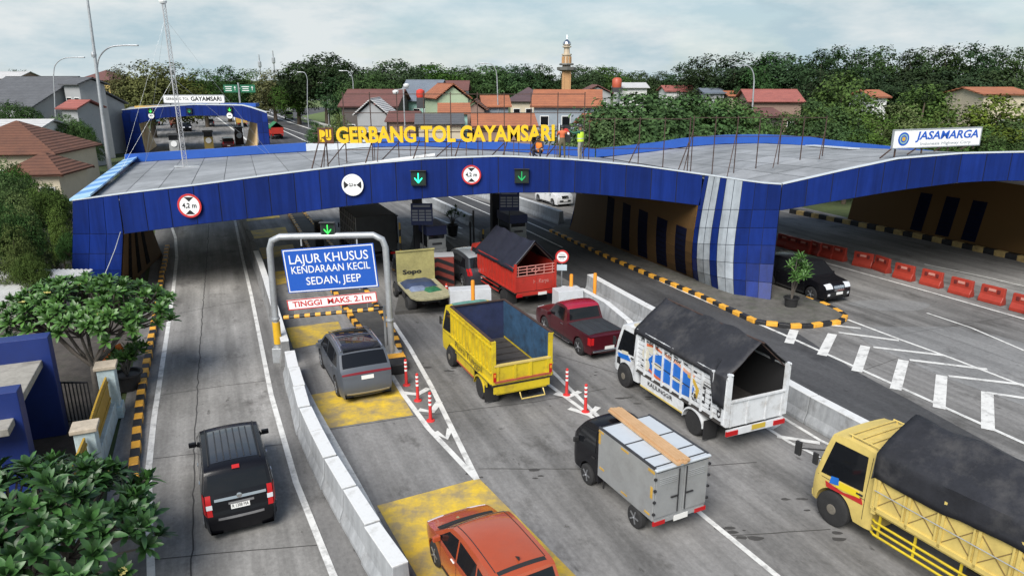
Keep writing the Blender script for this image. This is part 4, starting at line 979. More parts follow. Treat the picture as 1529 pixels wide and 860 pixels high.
for sg in (-1, 1):
    mb = MB(); x = sg * W / 2
    for i in range(9): mb.box((x, (y0 + y1) / 2, lerp(z0 + .1, zt - .08, i / 8)), (.03, y1 - y0, .125), mi=0)
    for i in range(10):
        y = lerp(y0 + .08, y1 - .06, i / 9); mb.box((x + sg * .035, y, (z0 + zt) / 2 + .02), (.05, .07, zt - z0 + .06), mi=0)
    mb.box((x + sg * .02, (y0 + y1) / 2, zt + .02), (.07, y1 - y0, .05), mi=0)
    mb.box((x - sg * .03, (y0 + y1) / 2, (z0 + zt) / 2), (.012, y1 - y0 - .1, zt - z0), mi=1)
    sb = mb.build('side_board', [p_tw, m_black], t)
    mb = MB(); mb.box((sg * W * .485, .05, .74), (.04, 2.3, .48), mi=0); mb.box((sg * (W * .485 + .01), .05, .52), (.04, 2.3, .05), mi=1); mb.build('side_skirt', [p_tw, p_tp], t)
    mb = MB(); mb.box((x * .97, y0, (z0 + zt) / 2 + .06), (.12, .12, zt - z0 + .2)); mb.tube([(x * .97, y0, zt + .1), (x * .97, y0 - .1, zt + .16)], .03, 6); mb.build('corner_post', p_tw, t)
    mb = MB(); mb.box((x * .8, y0 - .06, .74), (.42, .05, .14)); mb.build('tail_light', m_redlens, t)
# painted graphics on the left boards
def onside(poly, mi, off, mb):     # polygon in (y, z) on the left side
    X = -W / 2 - off; n = len(poly); pts = [Vector((X, p[0], p[1])) for p in poly]
    mb.add(pts + [Vector((X + .006, p[0], p[1])) for p in poly], [tuple(range(n))] + [(i, n + i, n + (i + 1) % n, (i + 1) % n) for i in range(n)], mi)
def blob(cy, cz, ry, rz, n=18, rot=0): return [(cy + ry * math.cos(2 * PI * i / n) * math.cos(rot) - rz * math.sin(2 * PI * i / n) * math.sin(rot), cz + rz * math.sin(2 * PI * i / n) * math.cos(rot) + ry * math.cos(2 * PI * i / n) * math.sin(rot)) for i in range(n)]
mb = MB()
onside([(.75, 1.2), (.8, 1.62), (.55, 1.86), (.1, 2.0), (-.35, 1.94), (-.8, 2.02), (-1.3, 1.9), (-1.62, 1.55), (-1.5, 1.2), (-.9, 1.12), (-.3, 1.18), (.2, 1.12)], 0, .021, mb)
for b in (blob(.62, 2.0, .26, .13), blob(.95, 1.72, .2, .2), blob(.85, 1.4, .16, .2), blob(.3, 1.55, .3, .1), blob(-.75, 1.5, .35, .07)): onside(b, 3, .024, mb)
onside([(1.0, 2.12), (.45, 2.2), (.05, 2.12), (.1, 2.06), (.5, 2.12), (.95, 2.03)], 1, .026, mb); onside([(-.1, 2.14), (-.75, 2.1), (-1.3, 1.98), (-1.6, 1.98), (-1.6, 1.9), (-1.2, 1.89), (-.7, 2.0), (-.1, 2.04)], 2, .027, mb)
onside([(-1.25, 1.9), (-1.6, 1.86), (-1.85, 1.6), (-1.78, 1.3), (-1.68, 1.3), (-1.7, 1.58), (-1.5, 1.78), (-1.3, 1.8)], 4, .028, mb)
onside([(.75, 1.24), (.3, 1.12), (-.1, 1.14), (-.05, 1.2), (.3, 1.22), (.7, 1.32)], 1, .029, mb)
for z in (1.62,): onside([(.6, z), (-1.5, z - .1), (-1.5, z - .13), (.6, z - .03)], 5, .03, mb)
for (y_, z_, l_) in ((1.15, 2.24, .3), (.7, 2.3, .4), (.15, 2.3, .3), (-.35, 2.24, .4), (-.9, 2.2, .35), (-1.4, 2.12, .3), (1.2, 1.3, .2), (1.15, 1.5, .25), (-1.95, 1.9, .4), (-2.4, 1.8, .4)): onside([(y_, z_), (y_ - l_, z_ - .02), (y_ - l_, z_ - .06), (y_, z_ - .05)], 5, .022, mb)
text_into(mb, 'Kembang', .2, face_m((-W / 2 - .032, .75, 2.2), (0, -1, 0), (0, 0, 1)), .006, .0, 5, width=.95); text_into(mb, 'Kopyor', .2, face_m((-W / 2 - .033, -.5, 2.14), (0, -1, 0), (0, 0, 1)), .006, .0, 5, width=.85)
text_into(mb, 'KR', .3, face_m((-W / 2 - .032, -1.62, 1.3), (0, -1, 0), (0, 0, 1)), .006, .004, 5, width=.34)
for i, s_ in enumerate(('JTI', 'TNI', 'UFD')): text_into(mb, s_, .22, face_m((-W / 2 - .03, -2.05 - i * .36, 1.55 - .06 * i), (0, -1, 0), (0, 0, 1)) @ Matrix.Rotation(R(-90), 4, 'Z'), .006, .006, 5, width=.6)
text_into(mb, 'KALILINGGIR', .2, face_m((-W / 2 - .035 + .03, .1, .76), (0, -1, 0), (0, 0, 1)), .006, 0, 5, width=1.35)
mb.build('side_graphic', [m_gblue, m_gorange, m_gpink, m_gcream, m_ggold, m_gblk], t)
mb = MB(); mb.box((0, y0, (z0 + 1.72) / 2 - .03), (W - .12, .05, .82), mi=0)
for x in (-.95, -.35, .35, .95): mb.box((x, y0 - .035, 1.3), (.06, .03, .75), mi=0)
mb.box((0, y0 - .02, 1.72), (W - .1, .09, .05), mi=0); mb.build('tailgate', p_tw, t)
mb = MB(); mb.box((0, y0 - .02, .74), (W - .1, .07, .2)); mb.build('rear_bumper', p_tw, t)
plate(t, face_m((.1, y0 - .07, .78), (1, 0, 0), (0, 0, 1)), .5, .15, '', m_black, mat('plate_yellow', (.5, .36, .04), .5))
mb = MB(); mb.box((0, y1, (z0 + zt) / 2), (W, .05, zt - z0)); mb.build('headboard', p_tw, t)
def wdrop(u): return .95 if u < .14 else .16
tarp(t, W, y0 + .02, y1 + .05, zt + .04, 3.42, .16, 2, dropfn=wdrop)
mb = MB()
for u in (0.02, .3, .6, .95):
    y = lerp(y0, y1, u); mb.tube([(-W / 2 + .03, y, zt - .02), (0, y, 3.33), (W / 2 - .03, y, zt - .02)], .02, 6)
mb.tube([(0, y0 - .06, 3.36), (0, y1, 3.36)], .025, 6); mb.build('tarp_hoop', m_rust, t)
set_at(t, (1036, 648), 24, -W / 2 + .12, yr)

# --- red truck with dark tarpaulin at the booth
W = 2.16; wr = .4; yr, yf = -1.5, 1.8; y0, y1, z0, zt = -2.85, 1.45, 1.0, 2.15
t = thing('red_covered_truck', 'red-bodied truck under a dark gabled tarpaulin, stopped at the right tollbooth', 'truck')
cab(t, 1.95, 1.5, 3.0, 2.2, yf + .4, wr, p_tr); yf += .4
chassis(t, -2.7, 2.0, wr); axles(t, W, yf, yr, wr); mudguards(t, W, yr, wr, m_blackpaint)
mb = MB(); mb.box((0, (y0 + y1) / 2, z0 - .04), (W, y1 - y0, .1)); mb.build('bed_floor', m_floor, t)
for sg in (-1, 1):
    mb = MB(); x = sg * W / 2; mb.box((x, (y0 + y1) / 2, (z0 + zt) / 2), (.05, y1 - y0, zt - z0))
    for i in range(12): mb.box((x + sg * .035, lerp(y0 + .1, y1 - .1, i / 11), (z0 + zt) / 2), (.05, .09, zt - z0))
    for z in (z0 + .04, zt): mb.box((x + sg * .03, (y0 + y1) / 2, z), (.08, y1 - y0, .07))
    mb.build('side_board', p_tr, t)
    mb = MB(); mb.box((x * .97, y0, 1.65), (.1, .1, 1.35)); mb.build('corner_post', p_tr, t)
    mb = MB(); mb.box((x * .8, y0 - .04, .8), (.3, .05, .12)); mb.build('tail_light', m_redlens, t)
    mb = MB()
    for z in (.55, .78): mb.beam((sg * W * .48, -1.0, z), (sg * W * .48, 1.3, z), .04)
    mb.build('side_guard', p_tr, t)
mb = MB(); mb.box((0, y0, 1.33), (W - .1, .05, .72), mi=0); mb.box((0, y0 - .04, 1.33), (.05, .03, .66), mi=0)
for x in (-.98, .98): mb.box((x, y0 - .035, 1.33), (.07, .03, .7), mi=0)
text_into(mb, 'H. Karya', .28, face_m((.28, y0 - .035, 1.4), (1, 0, 0), (0, 0, 1)), .006, 0, 1, width=.8); mb.build('tailgate', [p_tr, mat('faded_lettering', (.5, .2, .17), .6)], t)
mb = MB()
for z in (1.74, 1.9, 2.04, 2.18): mb.box((0, y0, z), (W - .12, .035, .035), mi=0)
for x in (-.9, -.45, 0, .45, .9): mb.box((x, y0 + .002, 1.95), (.035, .03, .46), mi=0)
for s_ in (-1, 1): mb.beam((-.22, y0 - .01, 1.97 + s_ * .0), (0, y0 - .01, 1.97 + s_ * .12), .03, mi=0); mb.beam((.22, y0 - .01, 1.97), (0, y0 - .01, 1.97 + s_ * .12), .03, mi=0)
mb.build('stake_gate', mat('pale_red_bars', (.5, .2, .17), .6, var=.2), t)
mb = MB(); mb.box((0, y0 - .02, .85), (W - .2, .07, .16)); mb.build('rear_bumper', p_tr, t); plate(t, face_m((.35, y0 - .06, .8), (1, 0, 0), (0, 0, 1)), .46, .14)
tarp(t, W, y0 + .03, y1 + .05, zt + .05, 3.3, .22, 5, m=mat('navy_tarpaulin', (.014, .016, .028), .55, var=.3, bump=.3, bscale=4))
mb = MB()
for u in (.02, .4, .9): mb.tube([(-W / 2 + .03, lerp(y0, y1, u), zt), (0, lerp(y0, y1, u), 3.2), (W / 2 - .03, lerp(y0, y1, u), zt)], .02, 6)
mb.build('tarp_hoop', m_rust, t)
set_at(t, (753, 455), 26, -W / 2 + .1, yr)

# --- big pale yellow truck cut by the right edge
W = 2.2; wr = .44; yf, yr = 2.9, -2.0; y0, y1, z0, zt = -4.0, 2.0, 1.12, 2.2
t = thing('pale_yellow_truck', 'pale yellow long truck under a black tarpaulin, cut by the right picture edge', 'truck')
def ydecor(c, sh):
    mb = MB(); sh.sidepoly([(2.35, .98), (3.35, .92), (3.4, 1.06), (2.9, 1.0), (2.4, 1.12)], -1, .012, mb, 0); sh.sidepoly([(2.45, 1.1), (3.1, 1.04), (3.05, 1.22), (2.5, 1.25)], -1, .014, mb, 1); sh.sidepoly([(3.02, 1.12), (3.28, 1.06), (3.25, 1.26), (3.05, 1.3)], -1, .016, mb, 2); mb.build('door_graphic', [mat('graphic_red', (.4, .02, .02), .5), mat('graphic_yellow', (.65, .5, .02), .5), m_gblue], c)
    mb = MB()
    for q in (-.8, .8): mb.tube([(q, 2.2, 2.42), (q, 3.1, 2.42)], .02, 6)
    for yy in (2.25, 2.55, 2.8, 3.05): mb.tube([(-.8, yy, 2.42), (.8, yy, 2.42)], .02, 6)
    for q in (-.8, .8):
        for yy in (2.25, 3.0): mb.tube([(q, yy, 2.42), (q, yy, 2.25)], .02, 6)
    mb.build('roof_rack', p_tp, c)
    mb = MB(); mb.box((.35, 2.28, 2.5), (.5, .3, .16), mi=0); mb.box((.3, 2.33, 2.62), (.3, .25, .1), mi=1); mb.build('roof_bundle', [m_topred, m_blackpaint], c)
cab(t, 2.05, 2.1, 3.75, 2.3, yf + .2, wr, p_tp, decor=ydecor); yf += .2
chassis(t, -3.8, 2.6, wr); axles(t, W, yf, yr, wr); mudguards(t, W, yr, wr, p_tp)
mb = MB(); mb.box((0, (y0 + y1) / 2, z0 - .04), (W, y1 - y0, .12)); mb.build('bed_floor', p_tp, t)
for sg in (-1, 1):
    mb = MB(); x = sg * W / 2; mb.box((x, (y0 + y1) / 2, (z0 + zt) / 2), (.04, y1 - y0, zt - z0), mi=0)
    n = 8
    for i in range(n + 1):
        y = lerp(y0 + .06, y1 - .06, i / n); mb.box((x + sg * .04, y, (z0 + zt) / 2), (.06, .06, zt - z0), mi=0)
        mb.box((x + sg * .035, y + .11, (z0 + zt) / 2), (.05, .04, zt - z0), mi=0)
        if i < n:
            ya = lerp(y0 + .06, y1 - .06, (i + .12) / n); yb = lerp(y0 + .06, y1 - .06, (i + 1) / n)
            mb.beam((x + sg * .024, ya, z0 + .1), (x + sg * .024, yb, zt - .3), .018, .018, mi=1); mb.beam((x + sg * .024, yb, z0 + .1), (x + sg * .024, ya, zt - .3), .018, .018, mi=1)
    mb.box((x + sg * .03, (y0 + y1) / 2, z0 + .03), (.08, y1 - y0, .1), mi=0)
    mb.tube([(x + sg * .1, y0, z0 + .5), (x + sg * .1, y1, z0 + .5)], .012, 5, mi=2)
    mb.build('side_board', [p_tp, mat('thin_brown_line', (.18, .12, .04), .7), m_steel], t)
    mb = MB()
    for z in (.46, .62, .78): mb.tube([(sg * W * .485, -1.2, z), (sg * W * .485, 1.95, z), (sg * W * .46, 2.05, z)], .03, 6)
    for y in (-1.1, 0, 1.0, 1.85): mb.box((sg * W * .48, y, .72), (.03, .05, .6))
    mb.build('side_guard', p_ty, t)
    mb = MB(); mb.box((x * .98, y1, 1.7), (.14, .1, 1.4)); mb.build('corner_post', p_tp, t)
mb = MB(); mb.box((0, y0, (z0 + zt) / 2), (W, .05, zt - z0)); mb.build('tailgate', p_tp, t)
def ydrop(u): return .62 + .06 * math.sin(9 * u)
tarp(t, W, y0 - .05, y1 + .1, zt + .35, 3.2, .6, 8, flat=.05, dropfn=ydrop)
set_at(t, (1243, 781), 27, -W / 2 + .16, yf)
mb = MB(); a, b = Vector((-W / 2 + .2, 3.6, 1.75)), Vector((-W / 2 - .22, 4.05, 1.7)); mb.tube([a, b], .022, 6); mb.box(b, (.08, .16, .36)); mb.build('front_mirror', m_black, t, bevel=.02)

# --- small silver box truck with planks on the roof
W = 1.6; wr = .29; yr, yf = -1.05, 1.0
t = thing('silver_box_truck', 'small black-cabbed truck with a dented silver box body carrying planks', 'truck')
top = [(.62, .3), (.62, .9), (.64, 1.5), (.72, 1.74), (.95, 1.79), (1.25, 1.77), (1.45, 1.68), (1.95, 1.1), (2.02, .95), (2.08, .7), (2.07, .45), (2.03, .28)]
sh = Shell(3.0, 1.5, top, .28, (yf + .12,), wr, 1.05, .14, .05, .3, y0=.6)
c = sh.mesh().build('cab', p_black, t, smooth=38)
sh.patch(1.12, 1.66, -.88, .88, False, .01).build('windscreen', m_glass, c, smooth=40)
for sg in (-1, 1):
    sh.sidepoly([(.8, 1.08), (1.78, 1.04), (1.42, 1.58), (.85, 1.64)], sg, .01).build('side_window', m_glass, c)
    mb = MB(); mb.box((sg * .82, 1.62, 1.12), (.16, .07, .14)); mb.build('wing_mirror', m_black, c, bevel=.02)
    mb = MB(); mb.box(sh.side(.86, .92, sg, .014), (.03, .13, .035)); mb.build('door_handle', m_black, c)
    sh.patch(.66, .86, sg * .55, sg * .95, False, .012).build('headlight', m_clearlens, c)
    wheel_at(t, sg * (.7), yf + .12, wr, .17, 'alloy'); wheel_at(t, sg * .72, yr, wr, .17, 'alloy')
    mb = MB(); mb.box((sg * .74, .36, .42), (.03, .04, .3)); mb.build('mud_flap', m_black, t)
mb = MB(); mb.box((0, -.3, .42), (.9, 2.5, .16)); mb.box((0, yr, wr), (1.2, .1, .1)); mb.build('chassis', m_blackpaint, t)
m_silver = mat('dull_silver', (.33, .34, .345), .45, .35, var=.1, scale=1.5, dirt=.35, dirtcol=(.16, .15, .14), bump=.1, bscale=2)
m_roofs = mat('pale_roof_sheet', (.5, .54, .58), .4, .1, var=.1, scale=1.2, dirt=.5, dirtcol=(.35, .36, .37))
m_strap = mat('yellow_tape', (.5, .3, .05), .6, var=.2, dirt=.4)
by0, by1, bz0, bz1 = -1.72, .58, .56, 1.92
mb = MB(); mb.box((0, (by0 + by1) / 2, (bz0 + bz1) / 2), (W, by1 - by0, bz1 - bz0)); box_ = mb.build('box_body', m_silver, t, bevel=.02)
mb = MB(); mb.box((0, (by0 + by1) / 2, bz1 + .012), (W - .04, by1 - by0 - .04, .02), mi=0)
for y in (by0 + .08, by0 + .5, by0 + 1.25, by1 - .04): mb.box((0, y, bz1 + .028), (W - .04, .03, .02), mi=1)
for sg in (-1, 1): mb.box((sg * (W / 2 - .02), (by0 + by1) / 2, bz1 + .02), (.05, by1 - by0, .05), mi=1)
mb.build('roof_sheet', [m_roofs, m_dark], t)
mb = MB(); mb.box((0, by0 - .03, bz1 + .0), (W + .02, .1, .06)); mb.build('rain_gutter', m_roofs, t, bevel=.02)
for sg in (-1, 1):
    mb = MB()
    mb.box((sg * .42, by0 - .02, 1.24), (.7, .03, 1.18), mi=0)
    for i in range(4): mb.box((sg * .42, by0 - .04, 1.52 + i * .05), (.5, .02, .02), mi=0)
    d = mb.build('rear_door', [m_silver], t, bevel=.008)
    mb = MB()
    for z in (.78, 1.1, 1.4, 1.7): mb.box((sg * .8, by0 - .04, z), (.06, .05, .05))
    mb.build('hinge', m_blackpaint, d)
    mb = MB(); mb.tube([(sg * .11, by0 - .05, .68), (sg * .11, by0 - .05, 1.82)], .015, 6); mb.box((sg * .22, by0 - .06, 1.12), (.22, .03, .03)); mb.build('latch_rod', m_blackpaint, d)
    mb = MB(); mb.box((sg * .62, by0 - .02, .5), (.34, .05, .1)); mb.build('tail_light', m_redlens, t)
    X = sg * (W / 2 + .006)
    for (y, z, l, h) in ((by1 - .06, 1.66, .08, .3), (by1 - .12, 1.86, .22, .05), (by0 + .08, 1.3, .08, .3), (by0 + .12, 1.84, .24, .07), (by0 + .2, .7, .2, .05), (-.6, .68, .25, .04), (by1 - .2, .85, .2, .05), (-.55, 1.84, .3, .05)): mb = MB(); mb.box((X, y, z), (.008, l, h)); mb.build('yellow_tape', m_strap, t)
mb = MB(); mb.box((0, by0 - .0, .52), (W - .1, .06, .1)); mb.build('rear_bumper', m_silver, t); plate(t, face_m((.02, by0 - .045, .5), (1, 0, 0), (0, 0, 1)), .42, .14)
set_at(t, (946, 787), 27, -.8, yr); boxt = t
# the planks lie on the roof
m_plank = mat('raw_timber', (.52, .33, .18), .7, var=.2, scale=3, col2=(.42, .25, .12), island=.15)
h = R(27); f = Vector((-math.sin(h), math.cos(h), 0)); r_ = Vector((math.cos(h), math.sin(h), 0)); base = boxt.location
pl = thing('timber_planks', 'bundle of raw timber planks lying along the roof of the silver box truck', 'planks', base + r_ * .02 + Vector((0, 0, bz1 + .045)), h - R(3))
for i in range(4):
    mb = MB(); mb.box((-.15 + i * .095, -.35 + .04 * (i % 2), .03), (.09, 3.05, .05)); mb.box((-.11 + i * .08, -.3 - .03 * i, .082), (.075, 2.95, .045)); mb.build('plank', m_plank, pl)

# --- low flatbed with yellow headboard
t = thing('yellow_board_flatbed', 'grimy flatbed truck with a tall yellow headboard and blue bundles on its deck', 'truck')
W = 2.0; wr = .36
m_grime = mat('grimy_yellow_board', (.33, .3, .12), .7, var=.25, scale=2, dirt=.6, dirtcol=(.14, .13, .07))
chassis(t, -1.6, 2.2, wr); axles(t, W, 1.9, -.7, wr)
cab(t, 1.8, 1.3, 2.7, 2.1, 1.9, wr, p_navy)
mb = MB(); mb.prism([(-.95, 1.1), (-.95, -1.5), (-.8, -1.95), (-.4, -2.12), (.4, -2.12), (.8, -1.95), (.95, -1.5), (.95, 1.1)], .86, .98); mb.build('deck', mat('sandy_deck', (.3, .28, .17), .85, var=.35, scale=5, bump=.4), t, bevel=.02)
mb = MB(); mb.box((0, 1.15, 1.72), (1.9, .06, 1.5), mi=0); mb.box((0, 1.11, 2.48), (1.94, .08, .06), mi=0); text_into(mb, 'Sopo', .3, face_m((-.2, 1.1, 1.42), (1, 0, 0), (0, 0, 1)), .006, .01, 1, width=.95); mb.build('headboard', [m_grime, m_gblk], t)
set_at(t, (612, 470), 22, -.95, -1.2)
fl = t
lz = .98; a = R(22); f = Vector((-math.sin(a), math.cos(a), 0)); r_ = Vector((math.cos(a), math.sin(a), 0))
def ondeck(x, y): return fl.location + r_ * x + f * y + Vector((0, 0, lz))
def bundle(name, label, cat, c, w, l, h, m, seed, rz):
    rows = []; n = 12
    for i in range(n + 1):
        v = i / n; rows.append([Vector((c.x, c.y, c.z)) + Matrix.Rotation(rz, 3, 'Z') @ Vector(((j / n - .5) * w, (v - .5) * l, h * (1 - abs(2 * j / n - 1) ** 5) * (1 - abs(2 * v - 1) ** 5) + .03 * noise.noise(Vector((j * .5, i * .5, seed))))) for j in range(n + 1)])
    mb = MB(); mb.grid(rows); tag(mb.build(name, m, smooth=40), label, cat)
bundle('blue_bundle', 'dark blue sheeted bundle in front of the yellow headboard on the flatbed', 'bundle', ondeck(-.1, .35), 1.6, 1.3, .2, mat('dark_blue_sheet', (.03, .045, .09), .5, var=.3), 1, a)
bundle('green_sheet', 'folded green tarpaulin at the tail of the flatbed deck', 'tarpaulin', ondeck(.25, -.85), .75, .65, .12, mat('green_sheet', (.02, .12, .055), .5, var=.2), 2, a + .3)
bundle('blue_sacks', 'pale blue sacks in the middle of the flatbed deck', 'sacks', ondeck(-.35, -.55), .8, .6, .14, mat('blue_grey_sack', (.16, .2, .3), .6, var=.4, scale=4), 3, a)

# --- dark box truck under the canopy
t = thing('dark_box_truck', 'dark box truck standing in the shade beneath the canopy left of the first tollbooth', 'truck')
W = 2.3; wr = .42
chassis(t, -2.8, 2.8, wr); axles(t, W, 2.3, -1.6, wr); cab(t, 1.95, 1.75, 3.2, 2.2, 2.3, wr, p_navy)
mb = MB(); mb.box((0, -.7, 2.05), (W, 4.7, 2.1)); bb = mb.build('box_body', mat('charcoal_box', (.03, .032, .034), .6, var=.2), t, bevel=.03)
mb = MB()
for i in range(10): mb.box((-W / 2 - .02, lerp(-3.0, 1.6, i / 9), 2.05), (.03, .05, 2.0))
for z in (1.2, 1.7, 2.2, 2.7): mb.box((-W / 2 - .03, -.7, z), (.03, 4.6, .05))
mb.build('side_lattice', mat('grey_lattice', (.25, .25, .25), .6), bb)
for sg in (-1, 1): mb = MB(); mb.box((sg * .9, -3.06, .86), (.3, .05, .12)); mb.build('tail_light', m_redlens, t)
set_at(t, (533, 395), 24, -W / 2 + .2, -1.6)

# ================================================================== SIGNS, BARRIERS, BOOTHS, PEOPLE
m_sblue = mat('sign_blue', (0.012, 0.085, 0.42), 0.45, dirt=.12, dirtcol=(.03, .08, .25))
m_swhite = mat('sign_white', (0.75, 0.76, 0.76), 0.5, dirt=.15, dirtcol=(.5, .5, .48))
m_sred = mat('sign_red', (0.5, 0.03, 0.03), 0.5)
m_sblack = mat('sign_black', (0.012, 0.012, 0.014), 0.5)
m_led = mat('green_led', (0.02, 0.9, 0.45), 0.4, emit=2.2); m_led2 = mat('dim_green_led', (0.01, 0.28, 0.08), 0.4, emit=.6); m_led3 = mat('lit_green_led', (0.04, 0.75, 0.08), 0.4, emit=1.3)
UPZ = (0, 0, 1)
def disc(mb, M, r0, r1, z, mi, n=36):
    if r0 <= 0: mb.lathe([(r1, 0), (r1, z), (.001, z)], n, mi, M)
    else: mb.lathe([(r0, 0), (r0, z), (r1, z), (r1, 0)], n, mi, M)
def round_sign(px, Y, r, text, label, border=True, side=False, group='round limit signs on the blue fascia'):
    c = D(*px, Y); t = thing('round_sign', label, 'road sign', c, 0, group)
    M = face_m((0, -.05, 0), (1, 0, 0), UPZ)
    mb = MB(); disc(mb, M, 0, r, .03, 0); mb.build('sign_face', m_swhite, t)
    mb = MB(); disc(mb, M, r * .84, r, .045, 0); mb.build('rim', m_sred if border else m_swhite, t)
    mb = MB(); text_into(mb, text, r * (.56 if not side else .4), M @ Matrix.Translation((0, 0, .034)), .006, r * .014, 0, width=r * 1.2 if not side else r * .62); mb.build('lettering', m_sblack, t)
    mb = MB()
    for s_ in (-1, 1):
        if side: p = [(s_ * r * .8, r * .36), (s_ * r * .36, 0), (s_ * r * .8, -r * .36)]
        else: p = [(-r * .4, s_ * r * .72), (r * .4, s_ * r * .72), (0, s_ * r * .34)]
        if s_ < 0: p = p[::-1]
        mb = MB(); mb.prism(p, .03, .038, 0, M); mb.build('arrowhead', m_sblack, t)
    mb = MB(); mb.box((0, .02, 0), (.08, .1, r * 1.2)); mb.build('bracket', m_steel, t)
round_sign((284, 307), FY - .06, .58, '4,2 m', 'round height limit sign with red rim at the left end of the blue fascia')
round_sign((527, 276), FY - .06, .52, '2,3 m', 'round white width limit sign without a red rim on the blue fascia above the gantry', False, True)
round_sign((704, 261), FY - .06, .46, '4,2 m', 'smaller red-rimmed height limit sign between the two arrow signals on the fascia')
def arrow(mb, M, s, mi, z):
    mb.prism([(-.07 * s, .8 * s), (.07 * s, .8 * s), (.07 * s, -.5 * s), (-.07 * s, -.5 * s)], 0, z, mi, M)
    for q in (-1, 1):
        p = [(0, -.8 * s), (q * .6 * s, -.12 * s), (q * .6 * s, .12 * s), (0, -.5 * s)]; mb.prism(p if q > 0 else p[::-1], 0, z + .002, mi, M)
def signal(c, w, label, led, group, post=False):
    t = thing('lane_signal', label, 'lane signal', c, 0, group); M = face_m((0, -.1, 0), (1, 0, 0), UPZ)
    mb = MB(); mb.box((0, 0, 0), (w, .18, w)); mb.box((0, -.1, w / 2), (w + .06, .2, .03)); mb.build('housing', m_sblack if not post else m_dark, t, bevel=.01)
    mb = MB(); mb.prism([(-w * .43, -w * .43), (w * .43, -w * .43), (w * .43, w * .43), (-w * .43, w * .43)], -.005, .002, 0, M); mb.build('display', mat('display_green_black', (.01, .025, .018), .4), t)
    mb = MB(); arrow(mb, M @ Matrix.Translation((0, 0, .004)), w * .42, 0, .008); mb.build('arrow', led, t); return t
signal(D(625, 266, FY - .12), .72, 'lane signal with a bright glowing turquoise arrow on the blue fascia', m_led, 'lane signals on the blue fascia')
signal(D(779, 263, FY - .12), .68, 'dim lane signal with a faint green arrow, rightmost on the near blue fascia', m_led2, 'lane signals on the blue fascia')

# ---- gantry over the small-car lane
gl, gr = P(414, 520, .55), P(586, 545)
GYp = (gl.y + gr.y) / 2
gl = P(414, 585); gl = Vector((gl.x - .55, 24.6, 0)); gr = Vector((gr.x, 24.9, 0)); ga = math.atan2(gr.y - gl.y, gr.x - gl.x)
gl = D(418, 522, 25.6); gr = D(584, 530, 25.6); gtop = D(490, 352, 25.6).z
gx0, gx1 = D(404, 400, 25.6).x, D(577, 400, 25.6).x
gl = Vector((D(409, 450, 25.6).x, 25.6, 0)); gr = Vector((D(581, 450, 25.6).x, 25.6, 0))
ha = gtop - .04
gt = thing('height_gantry', 'grey steel pipe portal over the small-car lane carrying the blue notice', 'gantry', (0, 25.6, 0))
mb = MB()
pts = [(gl.x, 0, .3)] + [(gl.x, 0, z) for z in (1.2, 2.5)] + [(gl.x + .04, 0, ha - .45), (gl.x + .14, 0, ha - .15), (gl.x + .45, 0, ha)] + [(gr.x - .45, 0, ha + .06), (gr.x - .14, 0, ha - .1), (gr.x - .03, 0, ha - .4), (gr.x, 0, 2.5), (gr.x, 0, 1.2), (gr.x, 0, .1)]
mb.tube(pts, .12, 14); mb.build('portal_pipe', m_steel, gt, smooth=50)
mb = MB(); mb.tube([(gl.x, 0, .75), (gl.x, 0, 1.62)], .145, 16); mb.build('yellow_sleeve', mat('yellow_sleeve', (.65, .38, .02), .5, dirt=.3), gt, smooth=50)
mb = MB(); mb.box((gl.x, 0, .3), (.4, .4, .6)); mb.build('foot_plate', m_steel, gt, bevel=.02); mb = MB(); mb.box((gr.x, 0, .2), (.7, .7, .3))
for q in (-1, 1): mb.beam((gr.x + q * .25, 0, .3), (gr.x, 0, .7), .03, .2)
mb.build('foot_plate', m_steel, gt, bevel=.02)
mb = MB()
for (x, z) in ((gr.x, 1.7), (gl.x, 1.75)): mb.lathe([(.15, -.05), (.16, 0), (.15, .05)], 14, 0, None, (x, 0, z))
mb.build('pipe_collar', m_steel, gt)
# blue notice board hung in the portal
SY = 25.42
c00, c10, c11, c01 = D(428, 439, SY), D(564, 427, SY), D(559, 364, SY), D(424, 372, SY)
bc = (c00 + c10 + c11 + c01) / 4; rgt = (c10 - c00 + c11 - c01).normalized(); bw = (c10 - c00).length * .99; bh = ((c01 - c00).length + (c11 - c10).length) / 2
t = thing('lane_notice', 'big blue board with white lettering hung in the pipe gantry', 'sign board', bc)
M = face_m((0, -.02, 0), rgt, UPZ)
def plate_m(mb, w, h, z0, z1, mi, M, x=0, y=0): mb.prism([(x - w / 2, y - h / 2), (x + w / 2, y - h / 2), (x + w / 2, y + h / 2), (x - w / 2, y + h / 2)], z0, z1, mi, M)
mb = MB(); plate_m(mb, bw, bh, -.03, .0, 0, M); mb.build('panel', m_sblue, t, bevel=.01)
mb = MB()
for s_ in (-1, 1): plate_m(mb, bw - .08, .035, .001, .006, 0, M, 0, s_ * (bh / 2 - .05)); plate_m(mb, .035, bh - .135, .001, .006, 0, M, s_ * (bw / 2 - .06), 0)
mb.build('border', m_swhite, t)
mb = MB(); k = bh
text_into(mb, 'LAJUR KHUSUS', k * .29, M @ Matrix.Translation((-.02, k * .25, .006)), .008, .002, 0, width=bw * .86)
text_into(mb, 'KENDARAAN KECIL', k * .235, M @ Matrix.Translation((0, .0 + k * .01, .006)), .008, .002, 0, width=bw * .86)
text_into(mb, 'SEDAN, JEEP', k * .25, M @ Matrix.Translation((.05, -k * .26, .006)), .008, .002, 0, width=bw * .6); mb.build('lettering', m_swhite, t)
mb = MB()
for x in (-bw * .3, bw * .3): mb.box((x, .06, bh * .5), (.05, .06, .5)); mb.box((x, .06, 0), (.05, .06, bh))
mb.build('hanger', m_steel, t)
c00, c10, c11, c01 = D(430, 463, SY), D(563, 450, SY), D(562, 436, SY), D(430, 448, SY)
